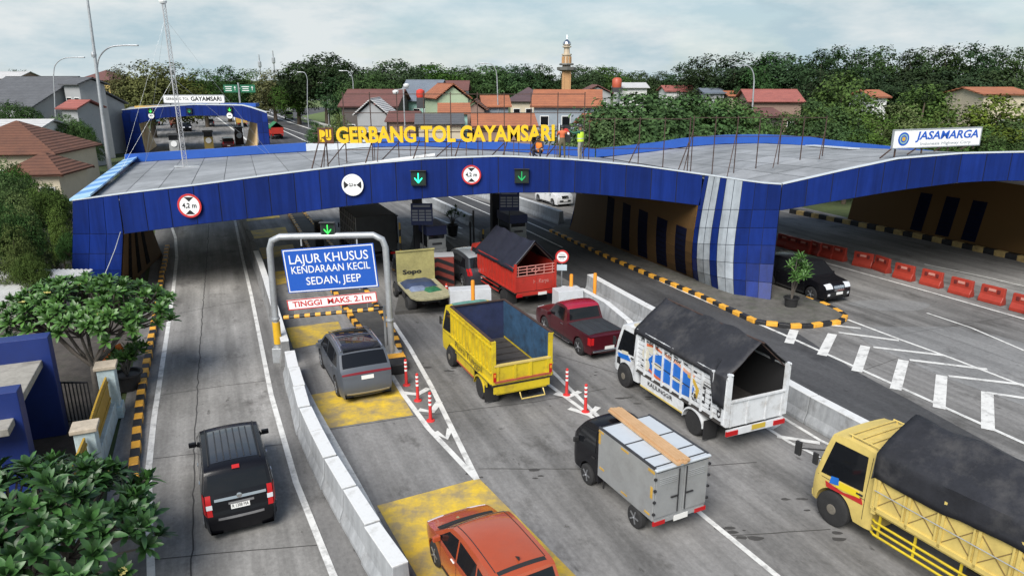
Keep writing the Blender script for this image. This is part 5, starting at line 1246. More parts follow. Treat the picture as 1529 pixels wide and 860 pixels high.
bc = (c00 + c10 + c11 + c01) / 4; rg2 = (c10 - c00).normalized(); bw = (c10 - c00).length; bh = (c01 - c00).length
t = thing('height_notice', 'long narrow white plate with red lettering below the blue board', 'sign board', bc); M = face_m((0, -.02, 0), rg2, UPZ)
mb = MB(); plate_m(mb, bw, bh, -.02, 0, 0, M); mb.build('panel', m_swhite, t)
mb = MB()
for s_ in (-1, 1): plate_m(mb, bw, .035, .001, .006, 0, M, 0, s_ * (bh / 2 - .018)); plate_m(mb, .035, bh - .07, .001, .006, 0, M, s_ * (bw / 2 - .018), 0)
mb.build('border', m_sred, t)
mb = MB(); text_into(mb, 'TINGGI  MAKS. 2.1m', bh * .74, M @ Matrix.Translation((0, 0, .006)), .006, .006, 0, width=bw * .88); mb.build('lettering', m_sred, t)
# striped height bar
a, b = D(424, 474, SY), D(566, 461, SY)
t = thing('striped_height_bar', 'black and yellow striped height bar hanging below the white height plate', 'height bar', (a + b) / 2)
mb = MB(); n = 18; o = (a + b) / 2
for i in range(n):
    p, q = a.lerp(b, i / n) - o, a.lerp(b, (i + 1) / n) - o; mb.tube([p, q], .075, 8, i % 2)
mb.build('bar', [m_yellowpaint, m_blackpaint], t)
mb = MB()
for k in (.12, .88): p = a.lerp(b, k) - o; mb.tube([p, p + Vector((0, 0, .5))], .012, 5)
mb.build('chain', m_steel, t)
signal(D(490, 342, 25.6), .52, 'small square lane signal with a green arrow standing on top of the pipe gantry', m_led3, 'lane signal on the gantry', True)
# rail post beside the right gantry foot
t = thing('guard_rail_post', 'thin dark post with two rails beside the right foot of the gantry', 'post', Vector((gr.x - .35, 26.4, 0)))
mb = MB(); mb.tube([(0, 0, .15), (0, 0, 2.0)], .05, 8); mb.build('post', m_steel, t); mb = MB(); mb.tube([(0, 0, 1.95), (-.5, .05, 1.95)], .035, 6); mb.build('rail', m_blackpaint, t)
# kerb nose at the head of the island
t = thing('island_nose', 'rounded black and yellow kerb nose at the foot of the gantry', 'kerb nose', P(591, 552))
mb = MB(); mb.prism([(-.42, .2), (-.42, -.2), (-.25, -.5), (.25, -.5), (.42, -.2), (.42, .2)], 0, .42); mb.build('block', m_blackpaint, t, bevel=.05)
mb = MB(); mb.prism([(-.44, .6), (-.44, .15), (.44, .15), (.44, .6)], 0, .44); mb.build('yellow_cap', m_yellowpaint, t, bevel=.04); t.rotation_euler = (0, 0, R(20))

# ---- lettering on the roof
m_gold = mat('gold_letters', (0.74, 0.47, 0.012), 0.45, dirt=.06, dirtcol=(.4, .22, .02))
LY = 35.1
la, lb = D(503, 213, LY), D(829, 209.5, LY); lh = D(503, 190.5, LY).z - la.z
t = thing('rooftop_name_sign', 'gold lettering spelling the toll gate name along the canopy roof edge', 'rooftop sign', la)
lr = (lb - la).normalized(); M0 = face_m((0, 0, 0), lr, UPZ)
S_ = 'GERBANG TOL GAYAMSARI'
cu = bpy.data.curves.new('lettering', 'FONT'); cu.body = S_; cu.size = 1; cu.offset = .02
ob = bpy.data.objects.new('lettering', cu); COL.objects.link(ob)
adv = []
for i in range(len(S_) + 1):
    cu.body = S_[:i] + '.'; bpy.context.view_layer.update(); dg = bpy.context.evaluated_depsgraph_get(); me = ob.evaluated_get(dg).to_mesh(); adv.append(max(v.co.x for v in me.vertices))
cu.body = 'E'; bpy.context.view_layer.update(); me = ob.evaluated_get(bpy.context.evaluated_depsgraph_get()).to_mesh(); caph = max(v.co.y for v in me.vertices)
bpy.data.objects.remove(ob); bpy.data.curves.remove(cu)
sx = (lb - la).length / (adv[-1] - adv[0]); sy = lh / caph
for i, ch in enumerate(S_):
    if ch == ' ': continue
    mb = MB(); cu = bpy.data.curves.new('letter', 'FONT'); cu.body = ch; cu.size = 1; cu.offset = .034; cu.extrude = .1; cu.resolution_u = 4
    ob = bpy.data.objects.new('letter', cu); COL.objects.link(ob); me = bpy.data.meshes.new_from_object(ob.evaluated_get(bpy.context.evaluated_depsgraph_get()))
    mb.add([M0 @ Vector(((v.co.x + adv[i] - adv[0]) * sx, v.co.y * sy, v.co.z)) for v in me.vertices], [list(p.vertices) for p in me.polygons]); bpy.data.objects.remove(ob); bpy.data.curves.remove(cu)
    mb.build('letter', m_gold, t)
LL = (lb - la).length
mb = MB(); 
for z in (-.04, .42): mb.beam((-1.2, .16, z), (LL + .1, .16 + (lb.y - la.y), z + (lb.z - la.z)), .045)
rz = lambda x: ztop(la.x + x) - la.z - .05
for i in range(7):
    x = LL * i / 6; mb.beam((x, .16, rz(x)), (x, .16, .6), .03)
for x in (-.9, 1.7, 4.0, 6.0, 8.3, 10.4):
    mb.beam((x, .16, .1), (x - .25, -.7, rz(x)), .045); mb.beam((x + .3, .16, .1), (x + .3, -.5, rz(x + .3)), .035)
mb.build('sign_frame', m_rust, t)
# square emblem left of the letters, swoosh board right of them
e = D(486, 203, LY); t = thing('square_emblem', 'square gold and dark emblem board left of the gold lettering', 'emblem board', e); M = face_m((0, 0, 0), (1, 0, 0), UPZ); q = .38
mb = MB(); plate_m(mb, 2 * q, 2 * q, -.06, 0, 0, M); mb.build('panel', mat('emblem_dark', (.09, .035, .02), .5), t)
mb = MB(); 
M = M @ Matrix.Diagonal((.82, .82, 1, 1))
plate_m(mb, .1, .68, .001, .012, 0, M, -.3, 0); mb.prism([(-.24 + .0, .33)] + [(-.24 + .24 * math.sin(a), .12 + .21 * math.cos(a)) for a in [PI * i / 10 for i in range(11)]] + [(-.24, -.1)], .001, .014, 0, M)
plate_m(mb, .13, .5, .001, .012, 0, M, .09, .1); plate_m(mb, .11, .5, .001, .012, 0, M, .29, .1); mb.prism([(.015, -.1)] + [(.18 + .165 * math.cos(a), -.12 + .16 * math.sin(a)) for a in [PI + PI * i / 10 for i in range(11)]], .001, .012, 0, M)
mb.prism([(-.2 + .13 * math.cos(a), -.36 + .2 * math.sin(a)) for a in [PI * i / 8 for i in range(9)]], .001, .012, 0, M); mb.build('emblem', m_gold, t)
mb = MB(); mb.beam((0, .05, -.3), (0, .1, rz(-1.0) - .3), .05); mb.beam((0, -.02, -.3), (-.2, -.6, rz(-1.0) - .3), .04); mb.build('leg', m_rust, t)
M = face_m((0, 0, 0), (1, 0, 0), UPZ); e = D(844, 200, LY); t = thing('swoosh_board', 'dark board with a red and white swoosh at the end of the lettering', 'emblem board', e)
mb = MB(); plate_m(mb, .52, .82, -.05, 0, 0, M); mb.build('panel', m_sblack, t); 
sw = lambda o, h: [(-.2 + .4 * i / 10, o + .12 * math.sin(PI * i / 10) + .1 * i / 10) for i in range(11)] + [(.2 - .4 * i / 10, o - h + .16 * math.sin(PI * (1 - i / 10)) * .4 + .1 * (1 - i / 10)) for i in range(11)]
mb = MB(); mb.prism(sw(.08, .12), .001, .012, 0, M); mb.build('red_swoosh', m_sred, t); mb = MB(); mb.prism(sw(-.06, .09), .001, .012, 0, M); mb.build('white_swoosh', m_swhite, t)
mb = MB(); plate_m(mb, .03, .95, -.02, .02, 0, M, -.3, 0); mb.build('white_strip', m_swhite, t)
mb = MB()
for x in (-.2, .2): mb = MB(); mb.beam((x, .05, -.35), (x, .05, ztop(e.x) - e.z - .05), .035); mb.build('leg', m_rust, t)

# ---- tall empty billboard frames on the roof
def frame(name, label, x0, x1, Y, zrails, step, brace=True, ytop=None, slant=.9):
    t = thing(name, label, 'steel frame', (0, Y, 0)); n = max(1, round((x1 - x0) / step))
    mb = MB()
    for z in zrails: mb.beam((x0, 0, z), (x1, 0, z), .035)
    mb.build('rail', m_rust, t)
    for i in range(n + 1):
        x = lerp(x0, x1, i / n); b = deckz(x, Y)
        mb = MB(); mb.beam((x, .02, b), (x, .02, zrails[0] + .1), .045); mb.build('post', m_rust, t)
        if brace and i % 2 == 0: mb = MB(); mb.beam((x, .03, zrails[-1] + .35), (x - .8, -slant, b), .04); mb.build('brace', m_rust, t)
    return t
zr = [D(700, y, 37.5).z for y in (141, 169, 189, 224)]
frame('billboard_frame', 'tall bare steel lattice standing behind the gold lettering', D(515, 200, 37.5).x, D(872, 200, 37.5).x, 37.5, zr, 1.45)
zr = [D(950, y, 38).z for y in (178, 222)]
frame('billboard_frame', 'lower bare steel lattice on the roof between the workers and the middle pier', D(880, 200, 38).x, D(1030, 200, 38).x, 38, zr, 1.5)
zr = [D(1120, y, 39).z for y in (176, 204)]
frame('billboard_frame', 'rusty steel posts and braces on the roof above the striped pier', D(1035, 200, 39).x, D(1232, 200, 39).x, 39, zr, 1.2, slant=1.5)
# cladding sheets lying on the right roof
tag_ = thing('roof_sheets', 'pale loose sheets stacked flat along the rear of the right roof', 'sheets', (0, 0, 0))
def ondk(x, y):
    z = 6.5
    for _ in range(12): p = P(x, y, z); z = deckz(p.x, p.y)
    return Vector((p.x, p.y, z))
for i, (a, b) in enumerate([((1165, 211), (1230, 214)), ((1190, 215), (1262, 219)), ((1210, 219), (1275, 224))]):
    p, q = ondk(*a), ondk(*b); mb = MB(); mb.beam(p + Vector((0, 0, .07)), q + Vector((0, 0, .07)), .7, .06); mb.build('sheet', m_cap, tag_)
t = thing('cladding_roll', 'long white capping sheet lying along the roof edge under the lettering', 'sheet', (0, 0, 0)); a, b = D(510, 249, 34.9), D(650, 231, 35.2); mb = MB(); mb.beam(a, b, .5, .1); mb.build('sheet', m_white, t, bevel=.02)

# ---- company board on the right roof
c00, c10, c11, c01 = D(1334, 222, 35.2), D(1464, 216.5, 36.6), D(1464, 190.5, 36.6), D(1334, 195, 35.2)
bc = (c00 + c10 + c11 + c01) / 4; rg = (c10 - c00).normalized(); bw = (c10 - c00).length; bh = (c01 - c00).length
t = thing('company_board', 'long white board with blue lettering and a round emblem standing on the right roof', 'sign board', bc); M = face_m((0, 0, 0), rg, UPZ)
mb = MB(); plate_m(mb, bw, bh, -.08, 0, 0, M); mb.build('panel', m_swhite, t)
mb = MB()
for s_ in (-1, 1): plate_m(mb, bw + .06, .05, -.08, .015, 0, M, 0, s_ * (bh / 2)); plate_m(mb, .05, bh, -.08, .015, 0, M, s_ * bw / 2, 0)
mb.build('frame', m_steel, t)
mb = MB(); text_into(mb, 'JASAMARGA', bh * .62, M @ Matrix(((1, .18, 0, bw * .12), (0, 1, 0, bh * .13), (0, 0, 1, .005), (0, 0, 0, 1))), .012, .012, 0, width=bw * .72); mb.build('lettering', m_sblue, t)
mb = MB(); text_into(mb, 'Indonesia Highway Corp', bh * .22, M @ Matrix.Translation((bw * .1, -bh * .31, .005)), .008, 0, 0, width=bw * .58); mb.build('small_lettering', mat('sign_grey', (.25, .27, .3), .5), t)
Mm = M @ Matrix.Translation((-bw * .385, 0, .002)); mb = MB(); disc(mb, Mm, 0, bh * .37, .008, 0, 28); mb.build('emblem', m_sblue, t)
mb = MB(); disc(mb, Mm, bh * .2, bh * .27, .012, 0, 24); mb.build('emblem_ring', mat('emblem_teal', (.25, .4, .35), .5), t); mb = MB(); mb.lathe([(bh * .12, 0), (bh * .12, .014), (.001, .014)], 16, 0, Mm); mb.build('emblem_core', m_ggold, t)
mb = MB()
for k in (-.45, -.15, .15, .45):
    p = rg * (k * bw); b = ztop(bc.x + p.x) - bc.z - .05
    mb = MB(); mb.beam(p + Vector((0, .1, 0)), p + Vector((0, .1, b)), .06); mb.beam(p + Vector((0, .1, -.3)), p + Vector((-.9, -.3, 0)) + Vector((0, 0, b)), .05); mb.build('leg', m_rust, t)

# ---- radio mast on the roof
b = ondk(276, 250); t = thing('radio_mast', 'slender guyed lattice radio mast rising from the canopy roof on the left', 'mast', b)
Htop = D(243, 2, b.y).z - b.z; lean = D(243, 2, b.y).x - b.x
mb = MB(); N = 34; r_ = .17
def mp_(k, j): return Vector((r_ * math.cos(2 * PI * j / 3 + .5), r_ * math.sin(2 * PI * j / 3 + .5), 0)) * (1 - .3 * k / N) + Vector((lean * k / N, 0, Htop * k / N))
for j in range(3):
    mb.tube([mp_(k, j) for k in (0, N // 2, N)], .022, 5)
    for k in range(N): mb.beam(mp_(k, j), mp_(k + 1, (j + 1) % 3), .018); mb.beam(mp_(k, j), mp_(k, (j + 1) % 3), .018)
mb.build('lattice', mat('mast_paint', (.42, .42, .43), .5, var=.2), t)
mb = MB(); mb.lathe([(.02, -.2), (.2, -.12), (.24, 0), (.15, .12), (.02, .16)], 12, 0, None, (lean, 0, Htop)); mb.build('top_lamp', m_swhite, t)
mb = MB()
for (x, y) in ((-3.5, 2), (5, 2.5), (-3.0, -2.0)):
    for k in (.55, .9): mb.tube([Vector((lean * k, 0, Htop * k)), Vector((x, y, .1))], .006, 4)
mb.build('guy_wire', m_steel, t)
mb = MB(); mb.box((.2, 0, .05), (1.6, .3, .1)); mb.build('base', m_steel, t)

# ---- people on the roof
m_skin = mat('skin', (.2, .105, .06), .6)
def person(label, c, rz, H, pose, clothes, group='workers on the canopy roof'):
    """one skinned body grown from joints; clothing colours follow the body, vest and helmet or hair are children"""
    root = thing('person', label, 'person', c, rz, group)
    J = pose; names = list(J); idx = {n: i for i, n in enumerate(names)}
    E = [('pel', 'waist'), ('waist', 'chest'), ('chest', 'neck'), ('neck', 'head0'), ('head0', 'head1')]
    for s_ in 'LR': E += [('pel', 'hip' + s_), ('hip' + s_, 'knee' + s_), ('knee' + s_, 'ank' + s_), ('ank' + s_, 'toe' + s_), ('chest', 'sho' + s_), ('sho' + s_, 'elb' + s_), ('elb' + s_, 'wri' + s_), ('wri' + s_, 'han' + s_)]
    rad = dict(pel=(.15, .11), waist=(.135, .1), chest=(.165, .115), neck=(.055, .055), head0=(.085, .09), head1=(.085, .1), hip=(.1, .1), knee=(.062, .062), ank=(.045, .045), toe=(.035, .045), sho=(.065, .065), elb=(.046, .046), wri=(.034, .034), han=(.042, .03))
    me = bpy.data.meshes.new('body'); me.from_pydata([tuple(Vector(J[n]) * (H / 1.7)) for n in names], [(idx[a], idx[b]) for a, b in E], [])
    o = bpy.data.objects.new('body', me); COL.objects.link(o)
    sk = o.modifiers.new('skin', 'SKIN'); o.modifiers.new('sub', 'SUBSURF').levels = 1
    for n in names:
        v = me.skin_vertices[0].data[idx[n]]; k = n if n in rad else n[:-1]; v.radius = tuple(q * H / 1.7 for q in rad[k]); v.use_root = (n == 'pel')
    me2 = bpy.data.meshes.new_from_object(o.evaluated_get(bpy.context.evaluated_depsgraph_get())); bpy.data.objects.remove(o)
    for m in clothes[:4]: me2.materials.append(m)
    def seg(p, a, b):
        a, b = Vector(J[a]) * H / 1.7, Vector(J[b]) * H / 1.7; d = b - a; t_ = max(0, min(1, (p - a).dot(d) / max(1e-9, d.length_squared))); return (p - a - d * t_).length
    tops = [('waist', 'chest'), ('chest', 'shoL'), ('chest', 'shoR'), ('shoL', 'elbL'), ('shoR', 'elbR'), ('elbL', 'wriL'), ('elbR', 'wriR')]; legs = [('pel', 'waist'), ('pel', 'hipL'), ('pel', 'hipR'), ('hipL', 'kneeL'), ('hipR', 'kneeR'), ('kneeL', 'ankL'), ('kneeR', 'ankR')]
    feet = [('ankL', 'toeL'), ('ankR', 'toeR')]; skin = [('neck', 'head0'), ('head0', 'head1'), ('wriL', 'hanL'), ('wriR', 'hanR')]
    for p in me2.polygons:
        c_ = p.center; best = min([(min(seg(c_, *s) for s in g), i) for i, g in enumerate((skin, tops, legs, feet))])[1]; p.material_index = best; p.use_smooth = True
    bo = bpy.data.objects.new('body', me2); COL.objects.link(bo); bo.parent = root
    hd = Vector(J['head1']) * H / 1.7; h0 = Vector(J['head0']) * H / 1.7
    mb = MB(); rr = .118 * H / 1.7
    rows = [[hd + Vector((rr * math.cos(a) * math.cos(b), rr * 1.12 * math.sin(a) * math.cos(b), rr * .95 * math.sin(b) - .0)) for a in [2 * PI * i / 16 for i in range(16)]] for b in [R(q) for q in (-8, 15, 40, 65, 88)]]
    mb.grid(rows, closed=True); mb.build('helmet' if clothes[5] == 'helmet' else 'hair', clothes[4], root, smooth=60)
    fd = Vector((0, 1, 0)); mb = MB(); fc = (hd + h0) / 2 + fd * .085 * H / 1.7
    mb.box(fc + Vector((0, .012, -.01)), (.022, .03, .05)); mb.build('nose', m_skin, root, bevel=.006)
    mb = MB()
    for s_ in (-1, 1): mb.box(fc + Vector((s_ * .034, .0, .03)), (.024, .012, .012))
    mb.box(fc + Vector((0, .0, -.055)), (.045, .012, .01)); mb.build('face', m_black, root)
    for s_ in 'LR':            # five separate bent fingers per hand
        w, hnd = Vector(J['wri' + s_]) * H / 1.7, Vector(J['han' + s_]) * H / 1.7; d = (hnd - w).normalized(); sd = d.cross(Vector((0, 1, .2))).normalized(); dn = d.cross(sd); mb = MB()
        for i, l in enumerate((.06, .07, .075, .068)):
            b = hnd + sd * (.011 * (2 * i - 3)); mb.tube([b, b + d * l * .55, b + d * l * .85 + dn * l * .45], [.0085, .008, .006], 6)
        b = w + d * .03 + sd * .03; mb.tube([b, b + sd * .03 + d * .025, b + sd * .035 + d * .06], [.01, .009, .007], 6); mb.build('fingers', m_skin, root, smooth=60)
    if clothes[6]:
        mb = MB(); ch, wa, pe = [Vector(J[k]) * H / 1.7 for k in ('chest', 'waist', 'pel')]; ax = (ch - pe).normalized()
        rows = []
        for t_, a_, b_ in ((-.02, .2, .155), (.25, .195, .15), (.55, .2, .155), (.85, .215, .155), (1.12, .17, .12)):
            c_ = pe.lerp(ch, t_); rows.append([c_ + Vector((a_ * math.cos(q), b_ * math.sin(q), 0)) * (H / 1.7) for q in [2 * PI * i / 18 for i in range(18)]])
        mb.grid(rows, closed=True); v = mb.build('vest', clothes[6], root, smooth=60)
        mb = MB()
        for t_, a_, b_ in ((.3, .2, .155),):
            for z in (0,): rows = [[pe.lerp(ch, t_ + dz) + Vector((a_ * math.cos(q), b_ * math.sin(q), 0)) * (H / 1.7) * 1.02 for q in [2 * PI * i / 18 for i in range(18)]] for dz in (0, .1)]; mb.grid(rows, closed=True)
        mb.build('reflective_band', mat('reflective_silver', (.5, .52, .5), .4), v, smooth=60)
    return root
stand = dict(pel=(0, 0, .92), waist=(0, .0, 1.08), chest=(0, 0, 1.32), neck=(0, .01, 1.45), head0=(0, .02, 1.53), head1=(0, .025, 1.62), hipL=(-.1, 0, .88), hipR=(.1, 0, .88), kneeL=(-.12, .03, .48), kneeR=(.12, .03, .48), ankL=(-.14, 0, .09), ankR=(.14, 0, .09), toeL=(-.15, .17, .04), toeR=(.16, .17, .04),
             shoL=(-.19, 0, 1.38), shoR=(.19, 0, 1.38), elbL=(-.27, .03, 1.1), elbR=(.27, .03, 1.1), wriL=(-.25, .15, .88), wriR=(.25, .15, .88), hanL=(-.25, .18, .8), hanR=(.25, .18, .8))
reach = dict(stand); reach.update(elbL=(-.22, .28, 1.3), wriL=(-.2, .5, 1.42), hanL=(-.19, .58, 1.45), elbR=(.24, .25, 1.22), wriR=(.12, .48, 1.3), hanR=(.08, .56, 1.33))
lowreach = dict(stand); lowreach.update(elbL=(-.24, .2, 1.18), wriL=(-.15, .42, 1.3), hanL=(-.12, .5, 1.34), elbR=(.26, .2, 1.18), wriR=(.2, .42, 1.32), hanR=(.18, .5, 1.36), waist=(0, .02, 1.08), chest=(0, .06, 1.31), neck=(0, .09, 1.44), head0=(0, .12, 1.52), head1=(0, .13, 1.6))
bend = dict(stand); bend.update(waist=(0, .05, 1.05), chest=(0, .22, 1.22), neck=(0, .32, 1.3), head0=(0, .38, 1.35), head1=(0, .42, 1.42), shoL=(-.19, .26, 1.26), shoR=(.19, .26, 1.26), elbL=(-.24, .38, 1.02), elbR=(.24, .38, 1.02), wriL=(-.18, .52, .86), wriR=(.18, .52, .86), hanL=(-.17, .56, .79), hanR=(.17, .56, .79), kneeL=(-.12, .08, .48), kneeR=(.14, -.02, .48))
sit = dict(pel=(0, 0, .34), waist=(0, -.02, .5), chest=(0, .06, .74), neck=(0, .12, .87), head0=(0, .16, .95), head1=(0, .19, 1.03), hipL=(-.11, .04, .32), hipR=(.11, .04, .32), kneeL=(-.2, .4, .46), kneeR=(.2, .4, .46), ankL=(-.19, .3, .08), ankR=(.2, .32, .08), toeL=(-.22, .46, .04), toeR=(.24, .48, .04), shoL=(-.19, .08, .8), shoR=(.19, .08, .8), elbL=(-.3, .22, .6), elbR=(.34, .18, .56), wriL=(-.16, .4, .5), wriR=(.42, .22, .3), hanL=(-.12, .47, .48), hanR=(.45, .24, .22))
c_or = mat('cloth_orange', (.55, .13, .05), .8, var=.15, scale=8); c_ol = mat('cloth_olive', (.1, .085, .05), .85, var=.2, scale=8); c_gr = mat('cloth_green', (.02, .1, .06), .8); c_hv = mat('hi_vis_yellow', (.5, .72, .04), .7); c_gy = mat('cloth_grey', (.28, .27, .25), .85, var=.15, scale=8); c_dk = mat('cloth_dark', (.025, .025, .04), .85); c_ov = mat('hi_vis_orange', (.75, .2, .02), .7); c_tan = mat('cloth_tan', (.18, .13, .09), .85)
def roofpt(px, py): 
    p = D(px, py, 35.0); return Vector((p.x, 35.0, ztop(p.x + .3) - .06))
person('worker in a yellow-green high-visibility vest reaching to the swoosh board', roofpt(866, 240), R(62), 1.72, reach, [m_skin, c_gr, c_gy, m_blackpaint, m_blackpaint, 'hair', c_hv])
person('worker in an orange shirt and olive trousers standing with his back to the camera', roofpt(839, 240), R(5), 1.62, lowreach, [m_skin, c_or, c_ol, m_blackpaint, m_blackpaint, 'hair', None])
person('worker in an orange vest crouching on the roof edge with one arm down', roofpt(806, 240), R(150), 1.62, sit, [m_skin, c_dk, c_dk, m_blackpaint, m_blackpaint, 'hair', c_ov])
person('worker in dark clothes bending forward behind the crouching one', roofpt(797, 239) + Vector((0, .5, .02)), R(-70), 1.66, bend, [m_skin, c_tan, c_dk, m_blackpaint, m_blackpaint, 'hair', None])

# ---- toll booths, columns and lane clutter under the canopy
m_booth = mat('booth_grey', (.3, .31, .31), .5, var=.15, dirt=.5, dirtcol=(.12, .12, .12)); m_bnavy = mat('booth_navy', (.02, .03, .1), .5)
def booth(label, c, rz, w=1.05, d=2.0, h=2.9):
    t = thing('toll_booth', label, 'toll booth', c, rz, 'toll booths')
    mb = MB(); mb.box((0, 0, .62), (w, d, .9), mi=0); mb.box((0, 0, 1.35), (w + .05, d + .05, .5), mi=1); mb.build('lower_cabinet', [m_dark, m_booth], t, bevel=.02)
    mb = MB()
    for x in (-1, 1):
        for y in (-1, 1): mb.box((x * (w / 2 - .04), y * (d / 2 - .04), 2.05), (.07, .07, .95))
    mb.build('window_post', m_booth, t); mb = MB(); mb.box((0, 0, 2.02), (w - .06, d - .06, .86)); mb.build('window', m_glass, t)
    mb = MB(); mb.box((0, -d / 2 - .03, 1.85), (w * .92, .05, .55), mi=0); mb.box((0, -d / 2 - .06, 1.85), (.55, .02, .12), mi=1); mb.build('hatch_panel', [m_booth, m_dark], t)
    mb = MB(); mb.box((0, -d / 2 - .03, 1.32), (w * .9, .04, .3), mi=0); mb.box((.1, -d / 2 - .06, 1.36), (.4, .02, .05), mi=1); mb.build('lower_panel', [m_booth, m_dark], t)
    mb = MB(); mb.box((0, 0, h - .32), (w + .1, d + .1, .5)); mb.build('roof_box', m_bnavy, t, bevel=.02)
    return t
def tariff(label, c, rz):
    t = thing('tariff_board', label, 'notice board', c, rz, 'tariff boards')
    mb = MB(); mb.box((0, 0, 0), (1.15, .08, 1.15)); mb.build('panel', m_bnavy, t)
    mb = MB()
    for i in range(4):
        for j in range(3): mb.box((-.36 + j * .36, -.045, .18 - i * .16), (.3, .012, .1))
    mb.box((0, -.045, .44), (.9, .012, .09)); mb.build('printed_rows', mat('board_grey_rows', (.28, .3, .34), .5), t)
    mb = MB(); mb.box((0, .08, -1.4), (.06, .06, 1.8)); mb.build('post', m_dark, t); return t
b1 = P(650, 428); booth('toll booth with grey cabinet in the middle of the picture, behind the red chevron block', b1 + Vector((-.45, 3.0, 0)), R(22)); tariff('dark tariff board above the left tollbooth cabinet', b1 + Vector((-.75, 1.4, 3.6)), 0)
b2 = P(758, 400); booth('toll booth with grey cabinet behind the red truck', b2 + Vector((.25, 2.4, 0)), R(22)); tariff('navy tariff board above the right tollbooth cabinet', b2 + Vector((.1, .9, 3.75)), 0)
for px, lab in (((619, 418), 'dark square canopy column behind the left tollbooth'), ((738, 388), 'dark square canopy column beside the right tollbooth')):
    c = P(*px); t = thing('canopy_column', lab, 'column', c + Vector((0, 2.2, 0)), R(22), 'canopy columns'); mb = MB(); mb.box((0, 0, 2.6), (.48, .48, 5.2)); mb.build('shaft', mat('column_dark', (.02, .02, .025), .6), t, bevel=.03); mb = MB(); mb.box((0, 0, .4), (.6, .6, .8)); mb.build('plinth', m_dark, t, bevel=.03)
# islands under the booths
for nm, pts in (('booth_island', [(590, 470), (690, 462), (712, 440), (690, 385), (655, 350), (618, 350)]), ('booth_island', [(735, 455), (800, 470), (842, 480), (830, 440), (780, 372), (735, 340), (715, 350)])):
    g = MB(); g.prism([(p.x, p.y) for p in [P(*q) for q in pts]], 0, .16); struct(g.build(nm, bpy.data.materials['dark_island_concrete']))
# red chevron crash block
c = P(653, 431); t = thing('chevron_block', 'dark red crash block with black chevrons in front of the left tollbooth', 'crash block', c + Vector((0, .3, 0)), R(8))
mb = MB(); mb.box((0, 0, .86), (1.7, .9, 1.72)); mb.build('block', mat('dull_red', (.2, .035, .025), .6, var=.25, dirt=.4), t, bevel=.02)
mb = MB(); M = face_m((0, -.455, 0), (1, 0, 0), UPZ)
for i in range(3):
    z = .25 + i * .45; mb.prism([(-.83, z), (0, z + .34), (.83, z), (.83, z + .2), (0, z + .54), (-.83, z + .2)], 0, .012, 0, M)
mb.build('chevron', m_sblack, t); mb = MB(); mb.box((0, 0, 1.745), (1.72, .92, .04)); mb.build('top_slab', mat('pale_slab', (.35, .36, .38), .6), t)
# posts and lifting barriers
for i, (px, h, lab) in enumerate([((600, 412), 3.0, 'thin black and yellow pole left of the left tollbooth'), ((708, 398), 3.3, 'thin dark barrier pole between the two tollbooths, taller one'), ((722, 398), 2.2, 'short black and yellow pole close to the right tollbooth'), ((703, 384), 2.2, 'thin grey pole beside the planter between the booths')]):
    c = P(*px); t = thing('lane_pole', lab, 'pole', c, 0, 'poles between the booths'); mb = MB()
    for k in range(8): mb.tube([(0, 0, h * k / 8), (0, 0, h * (k + 1) / 8)], .055, 8, 1 if (i in (0, 2) and k % 2) else 0)
    mb.build('shaft', [m_sblack, mat('pole_yellow', (.35, .22, .03), .6)], t)
for px, lab in (((478, 372), 'dark cabinet with small panels beside the small-car lane under the canopy'), ((572, 372), 'black ticket machine under the canopy behind the gantry'), ((588, 362), 'black narrow post machine behind the ticket machine')):
    c = P(*px) ; t = thing('ticket_machine', lab, 'ticket machine', c, R(22), 'ticket machines'); mb = MB(); mb.box((0, 0, .9), (.5, .5, 1.8)); mb.build('case', m_sblack, t, bevel=.03); mb = MB(); mb.box((0, -.26, 1.35), (.34, .02, .4)); mb.build('screen', m_glass, t); mb = MB(); mb.box((0, 0, 1.83), (.62, .62, .06)); mb.build('hood', m_dark, t)

# ---- concrete blocks, orange bollards
m_jb = mat('barrier_concrete_grey', (.33, .345, .36), .65, streak=.35, var=.12, scale=1.2, dirt=.7, dirtcol=(.16, .155, .15), dscale=1.5, bump=.15)
m_jbw = mat('barrier_white', (.62, .63, .63), .6, var=.1, dirt=.8, dirtcol=(.35, .34, .32), dscale=3)
def jersey_profile(h, w): return [(-w / 2, 0), (-w / 2, h * .12), (-w * .34, h * .4), (-w * .28, h), (w * .28, h), (w * .34, h * .4), (w / 2, h * .12), (w / 2, 0)]
def jersey(name, label, a, b, h=.85, w=.6, mats=None, group=None, cat='concrete barrier', capm=True, sign_=None):
    a, b = Vector((a.x, a.y, 0)), Vector((b.x, b.y, 0)); c = (a + b) / 2; d = b - a; rz = math.atan2(d.y, d.x) - PI / 2
    t = thing(name, label, cat, c, rz, group); l = d.length
    pr = jersey_profile(h, w); mb = MB(); n = len(pr)
    mb.add([(p[0], -l / 2, p[1]) for p in pr] + [(p[0], l / 2, p[1]) for p in pr], [tuple(range(n))[::-1], tuple(range(n, 2 * n))] + [(i, (i + 1) % n, n + (i + 1) % n, n + i) for i in range(n)])
    mb.build('block', mats or m_jb, t, bevel=.015)
    if capm: mb = MB(); mb.box((0, 0, h + .012), (w * .58, l - .01, .03)); mb.build('painted_top', m_jbw, t, bevel=.008)
    return t
bpath = [P(*p) for p in [(580, 905), (545, 850), (505, 775), (470, 710), (445, 650), (432, 600), (424, 560)]]
